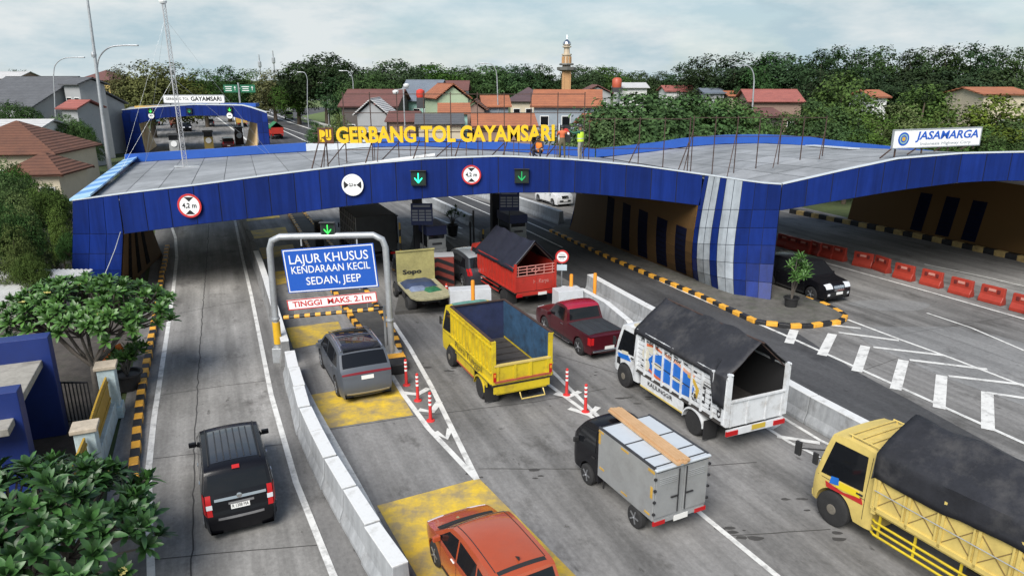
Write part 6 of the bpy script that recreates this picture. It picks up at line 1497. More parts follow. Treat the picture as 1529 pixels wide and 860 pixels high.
def walk(path, step):
    o = [path[0]]; rem = step; i = 0; cur = path[0].copy(); out = []
    seg = []; tot = 0
    for k in range(len(path) - 1): seg.append(tot); tot += (path[k + 1] - path[k]).length
    seg.append(tot); n = int(tot / step)
    def at(s):
        k = 0
        while k < len(path) - 2 and s > seg[k + 1]: k += 1
        return path[k].lerp(path[k + 1], (s - seg[k]) / max(1e-6, seg[k + 1] - seg[k]))
    return [(at(j * tot / n), at((j + 1) * tot / n)) for j in range(n)]
off = RN * .28
ww = walk([p + off for p in bpath], 1.5); NB = len(ww)
ordn = ['nearest', 'second', 'third', 'fourth', 'fifth', 'sixth', 'seventh', 'eighth', 'ninth', 'tenth', 'eleventh', 'twelfth', 'thirteenth', 'fourteenth', 'fifteenth', 'sixteenth', 'seventeenth', 'eighteenth', 'nineteenth', 'twentieth']
for i, (a, b) in enumerate(ww):
    jit = Vector((rj.uniform(-.035, .035), rj.uniform(-.03, .03), 0)); a = a + jit; b = b + jit * .3
    jersey('concrete_barrier', f'white-topped barrier block beside the exit lane, {ordn[i]} from the picture bottom', a, a.lerp(b, .965), .92, .62, group='white-topped barrier blocks beside the exit lane')
farp = [P(*p) for p in [(421, 548), (414, 520), (402, 475), (388, 425), (374, 385), (362, 350), (350, 318)]]
fw = walk([p + off * .7 for p in farp], 3.2)
for i, (a, b) in enumerate(fw):
    jersey('concrete_barrier', f'old grey barrier length beyond the white-topped blocks, {ordn[i]} from the gantry', a, a.lerp(b, .985), 1.0, .5, mats=mat('old_concrete', (.2, .2, .2), .8, var=.25, dirt=.9, dirtcol=(.05, .05, .05)), capm=i < 5, group='old barrier lengths between the exit lane and small-car lane')
def poly_barrier(px, h, w, lab, name='concrete_barrier', n=None, group=None, capm=True, step=4.0, mats=None, words=None):
    for i, (a, b) in enumerate(walk([P(*p) for p in px], step)):
        jersey(name, lab + f', {ordn[i]} length from the right', a, a.lerp(b, .995), h, w, group=group, capm=capm, mats=mats)
poly_barrier([(1440, 760), (1300, 682), (1235, 645), (1172, 607), (1040, 528), (897, 447), (880, 435)], .9, .6, 'white-topped grey barrier beside the dark through road', group='barrier wall along the through road', step=4.2)
# low curved barrier end with yellow marks behind the pickup
kerb('barrier_kerb', [P(*p) for p in [(1140, 600), (1000, 520), (965, 500), (930, 478), (880, 450)]], w=.3, h=.14, step=1.0, mats=[m_jb, mat('weathered_yellow', (.4, .25, .08), .7, var=.3, dirt=.6)])
t = thing('barrier_end', 'curved grey concrete barrier end rising behind the maroon pickup', 'concrete barrier', (0, 0, 0))
a = [P(*p) for p in [(838, 458), (868, 462), (905, 482), (938, 506), (958, 520)]]; rows = []
for i, p in enumerate(a):
    d = (a[min(i + 1, 4)] - a[max(i - 1, 0)]).normalized(); nn = Vector((-d.y, d.x, 0)); h = interp([0, 1, 2, 3, 4], [1.0, 1.0, .95, .8, .35], i)
    rows.append([p - nn * .3, p - nn * .14 + Vector((0, 0, h)), p + nn * .14 + Vector((0, 0, h)), p + nn * .3])
mb = MB(); mb.grid(rows); mb.add(rows[0], [(0, 1, 2, 3)]); mb.add(rows[-1], [(0, 1, 2, 3)]); mb.build('wall', m_jb, t); 
mb = MB(); mb.grid([[r[1] + Vector((0, 0, .02)), r[2] + Vector((0, 0, .02)), r[2] - Vector((0, 0, .03))] for r in rows]); mb.build('painted_top', m_jbw, t)
poly_barrier([(704, 338), (660, 316), (620, 297), (560, 268)], .8, .5, 'grey barrier beyond the booths along the through road', group='barrier wall beyond the booths', step=5)
poly_barrier([(838, 336), (780, 314), (730, 298), (690, 284), (640, 266)], 1.0, .6, 'weathered barrier beside the white people carrier', group='barrier wall beside the oncoming road', step=4.5)
def block(px, rz, w, d, h, label):
    c = P(*px); t = thing('concrete_block', label, 'concrete block', c, rz, 'pale blocks at the booth islands')
    mb = MB(); mb.prism([(-d / 2, 0), (d / 2, 0), (d / 2, h), (-d * .12, h), (-d * .2, h * .35), (-d / 2, h * .18)], -w / 2, w / 2, 0, Matrix(((0, 0, 1, 0), (1, 0, 0, 0), (0, 1, 0, 0), (0, 0, 0, 1)))); mb.build('block', mat('pale_block', (.48, .5, .52), .6, var=.08, dirt=.4, dirtcol=(.3, .3, .3)), t, bevel=.02); return t
block((703, 470), R(12), 1.9, 1.1, 1.25, 'pale stepped concrete block between the cone and the red truck')
block((850, 468), R(20), 1.25, 1.2, 1.15, 'pale stepped concrete block behind the round customs sign and red truck')
m_ob = mat('orange_bollard', (.72, .27, .02), .5, dirt=.2)
def bollard(px, h, lab):
    t = thing('orange_bollard', lab, 'bollard', P(*px), 0, 'orange bollards'); mb = MB(); mb.lathe([(.085, 0), (.085, h - .08), (.07, h - .02), (.001, h)], 14); mb.build('post', m_ob, t, smooth=40); mb = MB(); mb.lathe([(.15, 0), (.15, .03), (.09, .05)], 12); mb.build('base', m_dark, t)
bollard((707, 486), 2.1, 'single orange bollard in front of the pale block left of the red truck'); bollard((852, 462), 1.75, 'orange bollard right of the red truck, left one of the pair'); bollard((887, 462), 1.8, 'orange bollard right of the red truck, right one of the pair')
# round no-entry style sign at the barrier
c = P(838, 440); t = thing('round_sign', 'round sign with red ring and black bar on a post beside the red truck', 'road sign', c, 0); zc = D(838, 383, c.y).z; M = face_m((0, -.04, zc), (1, 0, 0), UPZ)
mb = MB(); disc(mb, M, 0, .33, .02, 0, 30); mb.build('sign_face', m_swhite, t); mb = MB(); disc(mb, M, .26, .34, .03, 0, 30); mb.build('rim', m_sred, t)
mb = MB(); plate_m(mb, .36, .06, .02, .03, 0, M); text_into(mb, 'TOL', .1, M @ Matrix.Translation((0, .11, .022)), .005, 0, 0, width=.3); text_into(mb, 'STOP', .07, M @ Matrix.Translation((0, -.1, .022)), .005, 0, 0, width=.22); mb.build('lettering', m_sblack, t)
mb = MB(); plate_m(mb, .5, .3, 0, .02, 0, M, 0, -.56); mb.build('lower_plate', mat('pale_blue_plate', (.5, .6, .66), .5), t); mb = MB(); mb.tube([(0, 0, 0), (0, 0, zc + .2)], .035, 8); mb.build('post', m_steel, t)
# traffic cone
def cone(px, lab, h=.75):
    t = thing('traffic_cone', lab, 'traffic cone', P(*px)); mb = MB(); mb.box((0, 0, .03), (.42, .42, .05), mi=0)
    mb.lathe([(.17, .05), (.035, h)], 18, 0); mb.build('cone', mat('cone_red', (.6, .04, .02), .5), t); mb = MB(); mb.lathe([(.117, .32), (.083, .5)], 18); mb.lathe([(.065, .6), (.05, .67)], 18); mb.build('white_band', m_swhite, t)
cone((667, 445), 'red traffic cone with white bands beside the grimy flatbed')
# flexible red posts
def flexpost(px, lab):
    t = thing('delineator_post', lab, 'delineator', P(*px), 0, 'red and white flexible posts'); mb = MB(); mb.lathe([(.14, 0), (.13, .03), (.06, .05), (.05, .5), (.05, .98), (.03, 1.0), (.001, 1.0)], 14); mb.build('post', mat('post_red', (.55, .03, .03), .5), t, smooth=40)
    mb = MB()
    for z in (.55, .7, .85): mb.lathe([(.053, z), (.053, z + .07)], 14)
    mb.build('white_band', m_swhite, t)
for px, lab in (((607, 575), 'red flexible post nearest the gantry foot'), ((624, 598), 'middle red flexible post right of the grey crossover'), ((643, 628), 'red flexible post nearest the point of the left painted gore'), ((846, 590), 'red flexible post close behind the yellow open truck'), ((874, 615), 'red flexible post between the yellow open truck and the silver box truck')): flexpost(px, lab)

# ---- red water barriers by the right arch
m_wb = mat('water_barrier_red', (.33, .035, .02), .45, var=.15, scale=3, dirt=.5, dirtcol=(.22, .05, .04), island=.12)
wb_root = thing('water_barrier', 'x', 'water barrier', (0, 0, 0), 0, 'red plastic barriers in a row')
mb = MB(); pr = [(-.22, 0), (-.22, .16), (-.1, .4), (-.08, .84), (.08, .84), (.1, .4), (.22, .16), (.22, 0)]; n = 8; l = 1.12
mb.add([(p[0], -l / 2, p[1]) for p in pr] + [(p[0], l / 2, p[1]) for p in pr], [tuple(range(n))[::-1], tuple(range(n, 2 * n))] + [(i, (i + 1) % n, n + (i + 1) % n, n + i) for i in range(n)])
mb.build('shell', m_wb, wb_root, bevel=.03)
for y in (-.3, .3): mb = MB(); mb.box((0, y, .62), (.235, .16, .2)); mb.build('socket', mat('barrier_shadow_slot', (.12, .012, .01), .6), wb_root, bevel=.02)  # raised blocks; the darker red stands for shade inside the sockets
mb = MB(); mb.box((-.1, 0, .66), (.03, .34, .12)); mb.build('pale_label', mat('pale_red_label', (.5, .22, .18), .6), wb_root)
pts = [(1555, 478, 0), (1528, 467, 0), (1480, 452, 0), (1434, 440, 0), (1390, 427, 0), (1349, 417, 0), (1316, 405, 1), (1288, 398, 2), (1250, 388, 0), (1232, 384, 0), (1216, 380, 1), (1199, 377, 0), (1184, 373, 0), (1171, 369, 0)]
names_ = ['cut by the right edge of the picture', 'first full one from the right edge', 'second from the right edge', 'third from the right edge', 'fourth from the right edge', 'fifth from the right edge', 'turned askew after the first gap', 'standing between the two gaps', 'first of the shaded run', 'second of the shaded run', 'third of the shaded run', 'fourth of the shaded run', 'fifth of the shaded run', 'farthest one next to the blue pier']
for i, (x, y, k) in enumerate(pts):
    o = wb_root if i == 0 else copy_tree(wb_root); p = P(x, y); o.location = p; o.rotation_euler = (0, 0, R(27 + (8, -14, 12)[k] * (k > 0))); o['label'] = 'red plastic water barrier, ' + names_[i]

t = thing('loose_cable', 'pale loose cable hanging slantwise across the left blue pier', 'cable', D(180, 345, FY - .12)); o = t.location.copy(); mb = MB(); mb.tube([D(180, 346, FY - .1) - o, D(172, 372, FY - .35) - o, D(160, 402, FY - .7) - o, D(144, 436, FY - 1.0) - o], .02, 6); mb.build('cable', m_steel, t, smooth=60)

# ================================================================== TREES, PLANTS, HOUSES, FAR THINGS
def leafmat(name, a, b, isl=.4, rough=.75, trans=.0):
    m = mat(name, a, rough, var=.0, col2=b, scale=.9, island=isl, spec=.12); bs = m.node_tree.nodes['Principled BSDF']
    t = m.node_tree; src = bs.inputs['Base Color'].links[0].from_socket; oi = t.nodes.new('ShaderNodeObjectInfo'); hs = t.nodes.new('ShaderNodeHueSaturation')   # each tree its own green
    for k_, a_, b_ in (('Hue', .472, .52), ('Value', .68, 1.35), ('Saturation', .8, 1.12)):
        mr = t.nodes.new('ShaderNodeMapRange'); mr.inputs['To Min'].default_value = a_; mr.inputs['To Max'].default_value = b_; wv = t.nodes.new('ShaderNodeMath'); wv.operation = 'FRACT'; ml = t.nodes.new('ShaderNodeMath'); ml.operation = 'MULTIPLY'; ml.inputs[1].default_value = {'Hue': 7.3, 'Value': 1.0, 'Saturation': 13.7}[k_]
        t.links.new(oi.outputs['Random'], ml.inputs[0]); t.links.new(ml.outputs[0], wv.inputs[0]); t.links.new(wv.outputs[0], mr.inputs['Value']); t.links.new(mr.outputs['Result'], hs.inputs[k_])
    t.links.new(src, hs.inputs['Color']); t.links.new(hs.outputs['Color'], bs.inputs['Base Color'])
    return m
lf_dark = leafmat('leaves_dark', (.03, .062, .018), (.014, .032, .011)); lf_mid = leafmat('leaves_mid', (.058, .112, .025), (.026, .058, .015)); lf_lite = leafmat('leaves_light', (.1, .15, .034), (.05, .084, .02)); lf_oliv = leafmat('leaves_olive', (.115, .125, .036), (.05, .065, .02))
m_bark = mat('bark', (.09, .07, .05), .9, var=.3, scale=4, bump=.4)
def g_(r): return max(-1.5, min(1.5, r.gauss(0, 1)))
def crown_mesh(seed, lobes, n, s, clump=.45, flat=.5):
    r = random.Random(seed); mb = MB()
    tot = sum(l[3] * l[4] for l in lobes)
    for (cx, cy, cz, rx, rz) in lobes:
        k = int(n * rx * rz / tot); nc = max(6, k // 26)
        cl = []
        for _ in range(nc):
            a = r.uniform(0, 2 * PI); u = r.uniform(-.55, 1); q = math.sqrt(1 - u * u) * r.uniform(.72, 1.08)
            cl.append((Vector((cx + rx * q * math.cos(a), cy + rx * q * math.sin(a), cz + rz * u * r.uniform(.8, 1.05))), r.uniform(.6, 1.35)))
        for _ in range(k):
            c, sc = r.choice(cl); p = c + Vector((g_(r) * clump * sc, g_(r) * clump * sc, g_(r) * clump * .6 * sc))
            o = Vector((p.x - cx, p.y - cy, (p.z - cz) * 1.3 + flat)); o = o.normalized() + Vector((r.uniform(-.8, .8), r.uniform(-.8, .8), r.uniform(-.4, .8)))
            o.normalize(); t = o.orthogonal().normalized(); t = Matrix.Rotation(r.uniform(0, 6.28), 3, o) @ t; b = o.cross(t); ss = s * r.uniform(.55, 1.25)
            mb.add([p - t * ss, p - b * ss * .5 + o * ss * .12, p + t * ss, p + b * ss * .5 + o * ss * .12], [(0, 1, 2, 3)])
    return mb
def trunk_mesh(seed, h, r0, lobes):
    r = random.Random(seed); mb = MB(); top = Vector((r.uniform(-.2, .2), r.uniform(-.2, .2), h * .5))
    mb.tube([(0, 0, -.2), (r.uniform(-.08, .08), 0, h * .25), top], [r0 * 1.25, r0 * .9, r0 * .7], 9)
    for l in lobes:
        e = Vector((l[0], l[1], l[2] + l[4] * .2)); m_ = top.lerp(e, .5) + Vector((r.uniform(-.3, .3), r.uniform(-.3, .3), .3)); mb.tube([top - Vector((0, 0, .2)), m_, e], [r0 * .55, r0 * .35, r0 * .12], 6)
    return mb
# kinds: unit trees about 10 m tall
KIND = {}
def kind(name, seed, lobes, n, s, leaf, r0=.3, clump=.45):
    c = crown_mesh(seed, lobes, n, s, clump).build('crown', leaf, None, fix=False); t = trunk_mesh(seed, 10, r0, lobes).build('trunk', m_bark, None, smooth=60)
    KIND[name] = (c.data, t.data); bpy.data.objects.remove(c); bpy.data.objects.remove(t)
rr = random.Random(11)
broad = [(0, 0, 7.6, 3.2, 2.2), (2.9, .6, 6.8, 2.5, 1.8), (-2.9, -.4, 6.8, 2.6, 1.8), (.6, 2.7, 7.0, 2.5, 1.8), (-.4, -2.8, 6.6, 2.6, 1.8), (4.2, -1.2, 5.9, 1.7, 1.3), (-4.2, 1.0, 5.8, 1.8, 1.3), (1.8, -1.8, 5.0, 2.6, 1.6), (-1.8, 1.2, 5.0, 2.6, 1.6)]
bushy = [(0, 0, 7.8, 2.1, 2.1), (1.4, .5, 6.0, 2.2, 2.1), (-1.5, -.2, 5.8, 2.2, 2.0), (.3, 1.6, 5.2, 2.2, 1.9), (-.2, -1.7, 4.8, 2.3, 1.9), (2.0, -1.2, 3.6, 1.9, 1.7), (-2.1, .8, 3.5, 1.9, 1.7), (0, -1, 2.6, 2.2, 1.5)]
airy = [(0, 0, 8.8, 1.3, 1.2), (1.3, .3, 7.6, 1.4, 1.0), (-1.4, -.3, 7.2, 1.5, 1.0), (.5, 1.2, 6.2, 1.5, 1.0), (-.6, -1.2, 5.9, 1.6, 1.0), (1.7, -.8, 5.2, 1.4, .9), (-1.9, .6, 4.6, 1.3, .9)]
shrub = [(0, 0, 5.5, 3.2, 3.4), (2.6, 0, 4.2, 2.6, 3.0), (-2.6, .5, 4.0, 2.7, 3.0), (0, -2.4, 3.8, 2.7, 3.0), (0, 2.4, 3.8, 2.7, 2.8)]
kind('broad_dark', 1, broad, 10000, .21, lf_dark); kind('broad_mid', 2, broad, 10000, .21, lf_mid); kind('bushy_dark', 3, bushy, 8500, .19, lf_dark); kind('bushy_mid', 4, bushy, 8500, .19, lf_mid)
kind('bushy_light', 5, bushy, 8500, .19, lf_lite); kind('airy_dark', 6, airy, 4500, .17, lf_dark, .2, .4); kind('bushy_olive', 7, bushy, 8500, .2, lf_oliv); kind('shrub_mid', 8, shrub, 9000, .18, lf_mid, .25); kind('shrub_light', 9, shrub, 9000, .18, lf_lite, .25)
kind('near_mid', 10, broad, 14000, .15, lf_mid, .25, .4); kind('near_light', 12, bushy, 14000, .14, lf_lite, .22, .4)
def tree(k, c, h, w=1.0, label='', group=None, cat='tree', name='tree'):
    t = thing(name, label, cat, c, rr.uniform(0, 6.28), group); s = h / (10.0 if k.split('_')[0] != 'shrub' else 9.2)
    for nm, d in zip(('crown', 'trunk'), KIND[k]):
        o = bpy.data.objects.new(nm, d); COL.objects.link(o); o.parent = t; o.scale = (s * w, s * w, s)
    return t
# the belt of trees behind: pixel of the top, distance, width factor, kind
WORDS = {'broad_dark': 'dark spreading tree', 'broad_mid': 'green spreading tree', 'bushy_dark': 'dark bushy tree', 'bushy_mid': 'green bushy tree', 'bushy_light': 'light green bushy tree', 'airy_dark': 'tall thin dark tree with an open crown', 'bushy_olive': 'olive-yellow bushy tree', 'shrub_mid': 'low green tree', 'shrub_light': 'low light green tree'}
belt = [
 (28, 105, 260, 1.0, 'broad_dark', 'alone on the far left horizon'),
 (185, 98, 150, 1.0, 'bushy_olive', 'behind the lamp post, left end of the belt'), (215, 92, 135, 1.1, 'bushy_olive', 'right of the left lamp post above the far gate'), (255, 95, 140, 1.2, 'bushy_olive', 'behind the radio mast above the far gate'),
 (172, 160, 125, .55, 'shrub_mid', 'at the left foot of the far gate'), (300, 104, 165, 1.1, 'bushy_mid', 'just right of the radio mast'), (335, 100, 185, 1.1, 'bushy_dark', 'behind the green road signs'), (372, 104, 190, 1.2, 'bushy_mid', 'left of the two thin antennas'),
 (405, 104, 185, 1.1, 'bushy_olive', 'beneath the two thin antennas'), (440, 97, 175, 1.1, 'bushy_mid', 'left of the tall dark tree'), (482, 80, 170, 1.15, 'broad_dark', 'standing highest on the left, above the truck with the white load'), (500, 100, 165, 1.0, 'bushy_dark', 'low on the right of the tallest left tree'),
 (585, 90, 150, 1.15, 'broad_dark', 'with a rounded top above the maroon roof'), (550, 108, 140, 1.0, 'broad_dark', 'at the left edge of the rounded wood'), (640, 96, 160, 1.2, 'broad_mid', 'right of the rounded tree'), (685, 100, 175, 1.2, 'broad_dark', 'behind the lamp with the left-turned arm'), (730, 98, 180, 1.2, 'broad_mid', 'right of the lamp with the left-turned arm'), (770, 97, 185, 1.2, 'broad_dark', 'left of the minaret'), (810, 98, 185, 1.1, 'bushy_dark', 'close to the left side of the minaret'), (868, 99, 190, 1.1, 'broad_dark', 'close to the right side of the minaret'), (905, 100, 195, 1.2, 'broad_mid', 'above the white wall right of the minaret'), (950, 107, 200, 1.2, 'broad_dark', 'behind the red water tank'), (990, 108, 200, 1.1, 'bushy_dark', 'in the dip of the skyline right of the white wall'),
 (1020, 96, 160, 1.1, 'bushy_dark', 'at the left end of the dark grove'), (1052, 84, 150, 1.1, 'bushy_dark', 'in the dark grove, second from its left end'), (1100, 82, 145, 1.2, 'bushy_dark', 'behind the right street lamp'), (1145, 82, 140, 1.0, 'bushy_dark', 'in the dark grove right of the street lamp'), (1172, 80, 145, 1.2, 'broad_dark', 'at the right end of the dark grove'),
 (1228, 78, 120, 1.0, 'airy_dark', 'first right of the sky gap'), (1255, 74, 125, .95, 'airy_dark', 'second right of the sky gap'), (1290, 76, 125, .95, 'airy_dark', 'third right of the sky gap'), (1322, 74, 128, .95, 'airy_dark', 'fourth right of the sky gap'), (1362, 78, 130, .95, 'airy_dark', 'above the left half of the company board'), (1385, 76, 125, .95, 'airy_dark', 'above the middle of the company board'), (1415, 73, 125, 1.0, 'airy_dark', 'above the right half of the company board'), (1452, 70, 125, 1.0, 'airy_dark', 'topmost on the right skyline'), (1485, 74, 130, 1.0, 'airy_dark', 'second from the right edge of the skyline'), (1520, 76, 125, 1.0, 'airy_dark', 'at the right edge of the skyline'),
 (1240, 108, 112, 1.1, 'bushy_dark', 'under the thin trees right of the sky gap'), (1300, 106, 115, 1.2, 'broad_dark', 'under the thin trees left of the company board'), (1365, 106, 115, 1.2, 'broad_dark', 'under the thin trees above the company board'), (1430, 104, 115, 1.2, 'broad_dark', 'under the thin trees right of the company board'), (1495, 104, 115, 1.2, 'broad_dark', 'under the thin trees at the right edge'),
]
for x, y, Y, w, k, where in belt:
    p = D(x, y, Y); tree(k, (p.x, Y, 0), p.z, w, WORDS[k] + ' ' + where, 'trees of the far belt')
mid = [(955, 138, 62, 1.3, 'broad_mid', 'behind the empty frame on the roof, left of the right street lamp'), (905, 165, 58, .9, 'shrub_mid', 'beside the high-visibility worker'), (1020, 142, 66, 1.2, 'broad_mid', 'in the middle of the green mass behind the roof frame'), (1075, 145, 68, 1.1, 'broad_mid', 'at the right end of the green mass left of the street lamp'),
 (1265, 108, 78, 1.0, 'bushy_light', 'rising above the right roof, left of the company board'), (1225, 145, 72, 1.0, 'shrub_mid', 'behind the right roof beside the rusty posts'), (1310, 165, 68, 1.0, 'shrub_mid', 'immediately left of the company board'), (1385, 128, 76, 1.1, 'bushy_mid', 'behind the middle of the company board'), (1345, 150, 72, 1.0, 'shrub_light', 'behind the left half of the company board'), (1440, 150, 68, 1.1, 'shrub_light', 'behind the right end of the company board'), (1500, 142, 66, 1.2, 'bushy_light', 'at the right edge above the arch'), (1520, 175, 60, 1.0, 'shrub_mid', 'low at the right edge above the arch'), (1465, 185, 60, 1.0, 'shrub_mid', 'peeping over the arch right of the company board'), (1180, 165, 74, .8, 'shrub_mid', 'behind the rusty posts'), (1275, 185, 62, .9, 'shrub_mid', 'low behind the right roof'),
 (505, 168, 92, .7, 'shrub_light', 'on the verge left of the maroon-roofed house'), (470, 180, 105, .6, 'shrub_mid', 'small, on the verge beside the motorway'), (1190, 320, 66, .5, 'shrub_mid', 'seen in the dark gap under the right arch'), (1225, 322, 64, .5, 'shrub_mid', 'low in the gap under the right arch')]
for x, y, Y, w, k, where in mid:
    p = D(x, y, Y); tree(k, (p.x, Y, 0), max(1.0, p.z), w, WORDS[k] + ' ' + where, 'trees behind the canopy')
left = [(15, 150, 88, .8, 'near_mid', 'broad leafy tree behind the brown pyramid roof at the left edge'), (92, 168, 80, .62, 'near_mid', 'leafy tree between the brown tiled roof and the grey wall'), (132, 200, 78, .5, 'near_mid', 'small leafy tree right of the brown tiled roof'), (2, 236, 46, .6, 'near_mid', 'dense tree in front of the brown tiled roof at the left edge'), (70, 278, 44, .5, 'near_mid', 'dense tree left of the canopy corner, below the brown roof'), (22, 288, 38, .6, 'near_light', 'yellowish leafy tree at the left edge beside the blue pier'), (80, 305, 38, .5, 'near_light', 'yellowish leafy tree touching the blue pier'), (50, 335, 35, .55, 'near_light', 'lower leafy tree above the white corrugated roof'), (-5, 300, 33, .6, 'near_mid', 'dark leafy tree cut by the left edge above the frangipani')]
left += [(118, 178, 86, .5, 'near_mid', 'dense tree between the brown pyramid roof and the lamp posts'), (10, 258, 40, .6, 'near_mid', 'leafy tree at the left edge just below the brown tiled wing'), (60, 270, 40, .55, 'near_mid', 'dense tree under the brown tiled wing'), (15, 335, 32, .6, 'near_light', 'low leafy tree at the left edge above the frangipani'), (98, 345, 37, .4, 'near_mid', 'narrow dark tree tight against the blue pier'), (-20, 250, 44, .7, 'near_mid', 'dark tree cut by the left edge below the brown roof'), (40, 375, 31, .5, 'near_mid', 'low dark tree behind the white corrugated roof'), (100, 392, 34, .4, 'near_light', 'small leafy tree at the foot of the blue pier')]
for x, y, Y, w, k, lab in left:
    p = D(x, y, Y); tree(k, (p.x, Y, 0), p.z, w, lab, 'trees on the left behind the canopy')

# ---- frangipani and potted plants built leaf by leaf
m_fl = mat('frangipani_leaf', (.075, .17, .032), .45, var=0, col2=(.035, .09, .02), scale=2.5, island=.35, spec=.5)
m_fd = mat('frangipani_leaf_deep', (.045, .118, .026), .42, var=0, col2=(.02, .058, .016), scale=2.5, island=.35, spec=.5)
m_branch = mat('grey_branch', (.11, .095, .08), .8, var=.3, scale=5)
def leaf(mb, base, d, up, l, w, droop, mi=0):
    d = d.normalized(); s_ = d.cross(up).normalized(); u = s_.cross(d)
    P_ = []
    for k, ww in ((0, .12), (.3, .8), (.65, 1.0), (.88, .55), (1, .02)):
        c = base + d * (l * k) + u * (-droop * l * k * k); P_.append((c - s_ * w * ww / 2 + u * w * .14 * ww, c, c + s_ * w * ww / 2 + u * w * .14 * ww))
    vs = [p for t in P_ for p in t]; mb.add(vs, [(i * 3 + j, i * 3 + j + 1, (i + 1) * 3 + j + 1, (i + 1) * 3 + j) for i in range(4) for j in range(2)], mi)
def rosette(mb, p, ax, r, n=15, l=.38, w=.11, mi=0):
    ax = ax.normalized(); t = ax.orthogonal().normalized(); b = ax.cross(t); ph = r.uniform(0, 6)
    for i in range(n):
        a = ph + i * 2.4; e = lerp(1.35, .05, i / n) + r.uniform(-.15, .15)      # outer leaves first
        rad = t * math.cos(a) + b * math.sin(a); d = rad * math.sin(e) + ax * math.cos(e); leaf(mb, p + rad * .02, d, ax if e > .2 else rad, l * r.uniform(.75, 1.15) * (1 - .35 * i / n), w * r.uniform(.85, 1.15), r.uniform(.1, .4), mi)
def frangipani(label, base, crownc, rad, hz, n, seed, l, w, mm, group='frangipani trees on the left', flowers=14):
    t = thing('frangipani_tree', label, 'tree', base, 0, group); r = random.Random(seed); mb = MB(); br = MB(); fl = MB(); base = Vector(base)
    cc = Vector(crownc) - base; hub = Vector((cc.x * .5, cc.y * .5, cc.z * .42)); tips = []
    for i in range(n):
        a = r.uniform(0, 2 * PI); q = math.sqrt(r.uniform(0, 1)); x, y = rad[0] * q * math.cos(a), rad[1] * q * math.sin(a)
        z = hz * (1 - q ** 2.4) * r.uniform(.75, 1.05) - (hz * .9 * r.random() if r.random() < .45 else 0) + r.uniform(-.15, .15); p = cc + Vector((x, y, z)); tips.append(p)
        ax = Vector((x / rad[0] * .7 + r.uniform(-.35, .35), y / rad[1] * .7 + r.uniform(-.35, .35) - .1, 1)); rosette(mb, p, ax, r, r.randint(13, 18), l, w)
        if i < flowers:
            for k in range(4):
                c = p + ax.normalized() * .12 + Vector((r.uniform(-.1, .1), r.uniform(-.1, .1), .03)); t_ = Vector((r.uniform(-.4, .4), r.uniform(-.4, .4), 1)).normalized(); o = t_.orthogonal(); 
                for j in range(5): d = Matrix.Rotation(2 * PI * j / 5, 3, t_) @ o; s_ = d.cross(t_); fl.add([c, c + d * .035 + s_ * .018, c + d * .06, c + d * .035 - s_ * .018], [(0, 1, 2, 3)])
    mb.build('foliage', mm, t, fix=False, smooth=180); fl.build('flowers', mat('pale_yellow_petals', (.7, .6, .2), .6), t, fix=False)
    br.tube([(0, 0, -.1), hub * .5 + Vector((.05, 0, 0)), hub], [.11, .1, .09], 9)
    mids = []
    for k in range(9):
        a = 2 * PI * k / 9; m_ = hub.lerp(cc + Vector((rad[0] * .55 * math.cos(a), rad[1] * .55 * math.sin(a), -.35)), .8); mids.append(m_); br.tube([hub, hub.lerp(m_, .5) + Vector((0, 0, -.1)), m_], [.075, .055, .045], 7)
    for p in tips:
        m_ = min(mids + [hub], key=lambda q: (q - p).length); br.tube([m_, m_.lerp(p, .6) + Vector((0, 0, -.06)), p], [.035, .025, .02], 5)
    br.build('trunk', m_branch, t, smooth=60)
frangipani('big frangipani tree filling the bottom left corner with dark glossy leaf rosettes', (-10.4, 12.2, 0), (-10.1, 12.1, 1.75), (2.75, 2.7), 1.0, 200, 21, .43, .125, m_fd, flowers=5)
frangipani('light green frangipani tree with bare forked branches behind the blue walls', (-13.7, 21.3, 0), (-14.4, 22.9, 3.0), (2.75, 2.0), .95, 250, 22, .36, .11, m_fl)
def pot_plant(label, px, pr, ph, n, l, w, spread, h, seed, stems=5):
    c = P(*px); t = thing('potted_plant', label, 'potted plant', c, 0, None); r = random.Random(seed); mb = MB(); mb.lathe([(pr * .72, 0), (pr * .95, ph * .9), (pr * 1.08, ph * .92), (pr * 1.08, ph), (pr * .92, ph), (pr * .9, ph * .86), (.001, ph * .86)], 22); mb.build('pot', mat('black_pot', (.018, .018, .019), .6, var=.3), t, smooth=40)
    lv = MB(); st = MB()
    for k in range(stems):
        a = r.uniform(0, 6.28); e = Vector((spread * math.cos(a) * r.uniform(.2, .9), spread * math.sin(a) * r.uniform(.2, .9), ph + h * r.uniform(.55, 1))); m_ = Vector((e.x * .35, e.y * .35, ph + h * .4)); st.tube([(0, 0, ph * .8), m_, e], [.04, .03, .02], 6)
        for _ in range(n // stems):
            p = m_.lerp(e, r.uniform(.6, 1.1)) + Vector((r.gauss(0, .12), r.gauss(0, .12), r.gauss(0, .1))); rosette(lv, p, Vector((r.uniform(-.6, .6), r.uniform(-.6, .6), 1)), r, 12, l, w)
    st.build('stem', m_branch, t, smooth=60); lv.build('foliage', m_fl, t, fix=False, smooth=180); return t
pot_plant('bushy potted frangipani in a wide black pot on the soil beside the striped kerb', (193, 580), .48, .62, 30, .34, .1, .8, .9, 31, 6)
pot_plant('tall thin potted plant in a black tapered pot on the pier island', (1180, 462), .34, .62, 40, .36, .06, .85, 2.0, 32, 8)
c = P(1180, 462)
pot_plant('dark potted shrub on the far island between the booths', (676, 352), .42, .8, 14, .4, .08, .8, 1.1, 33, 5)

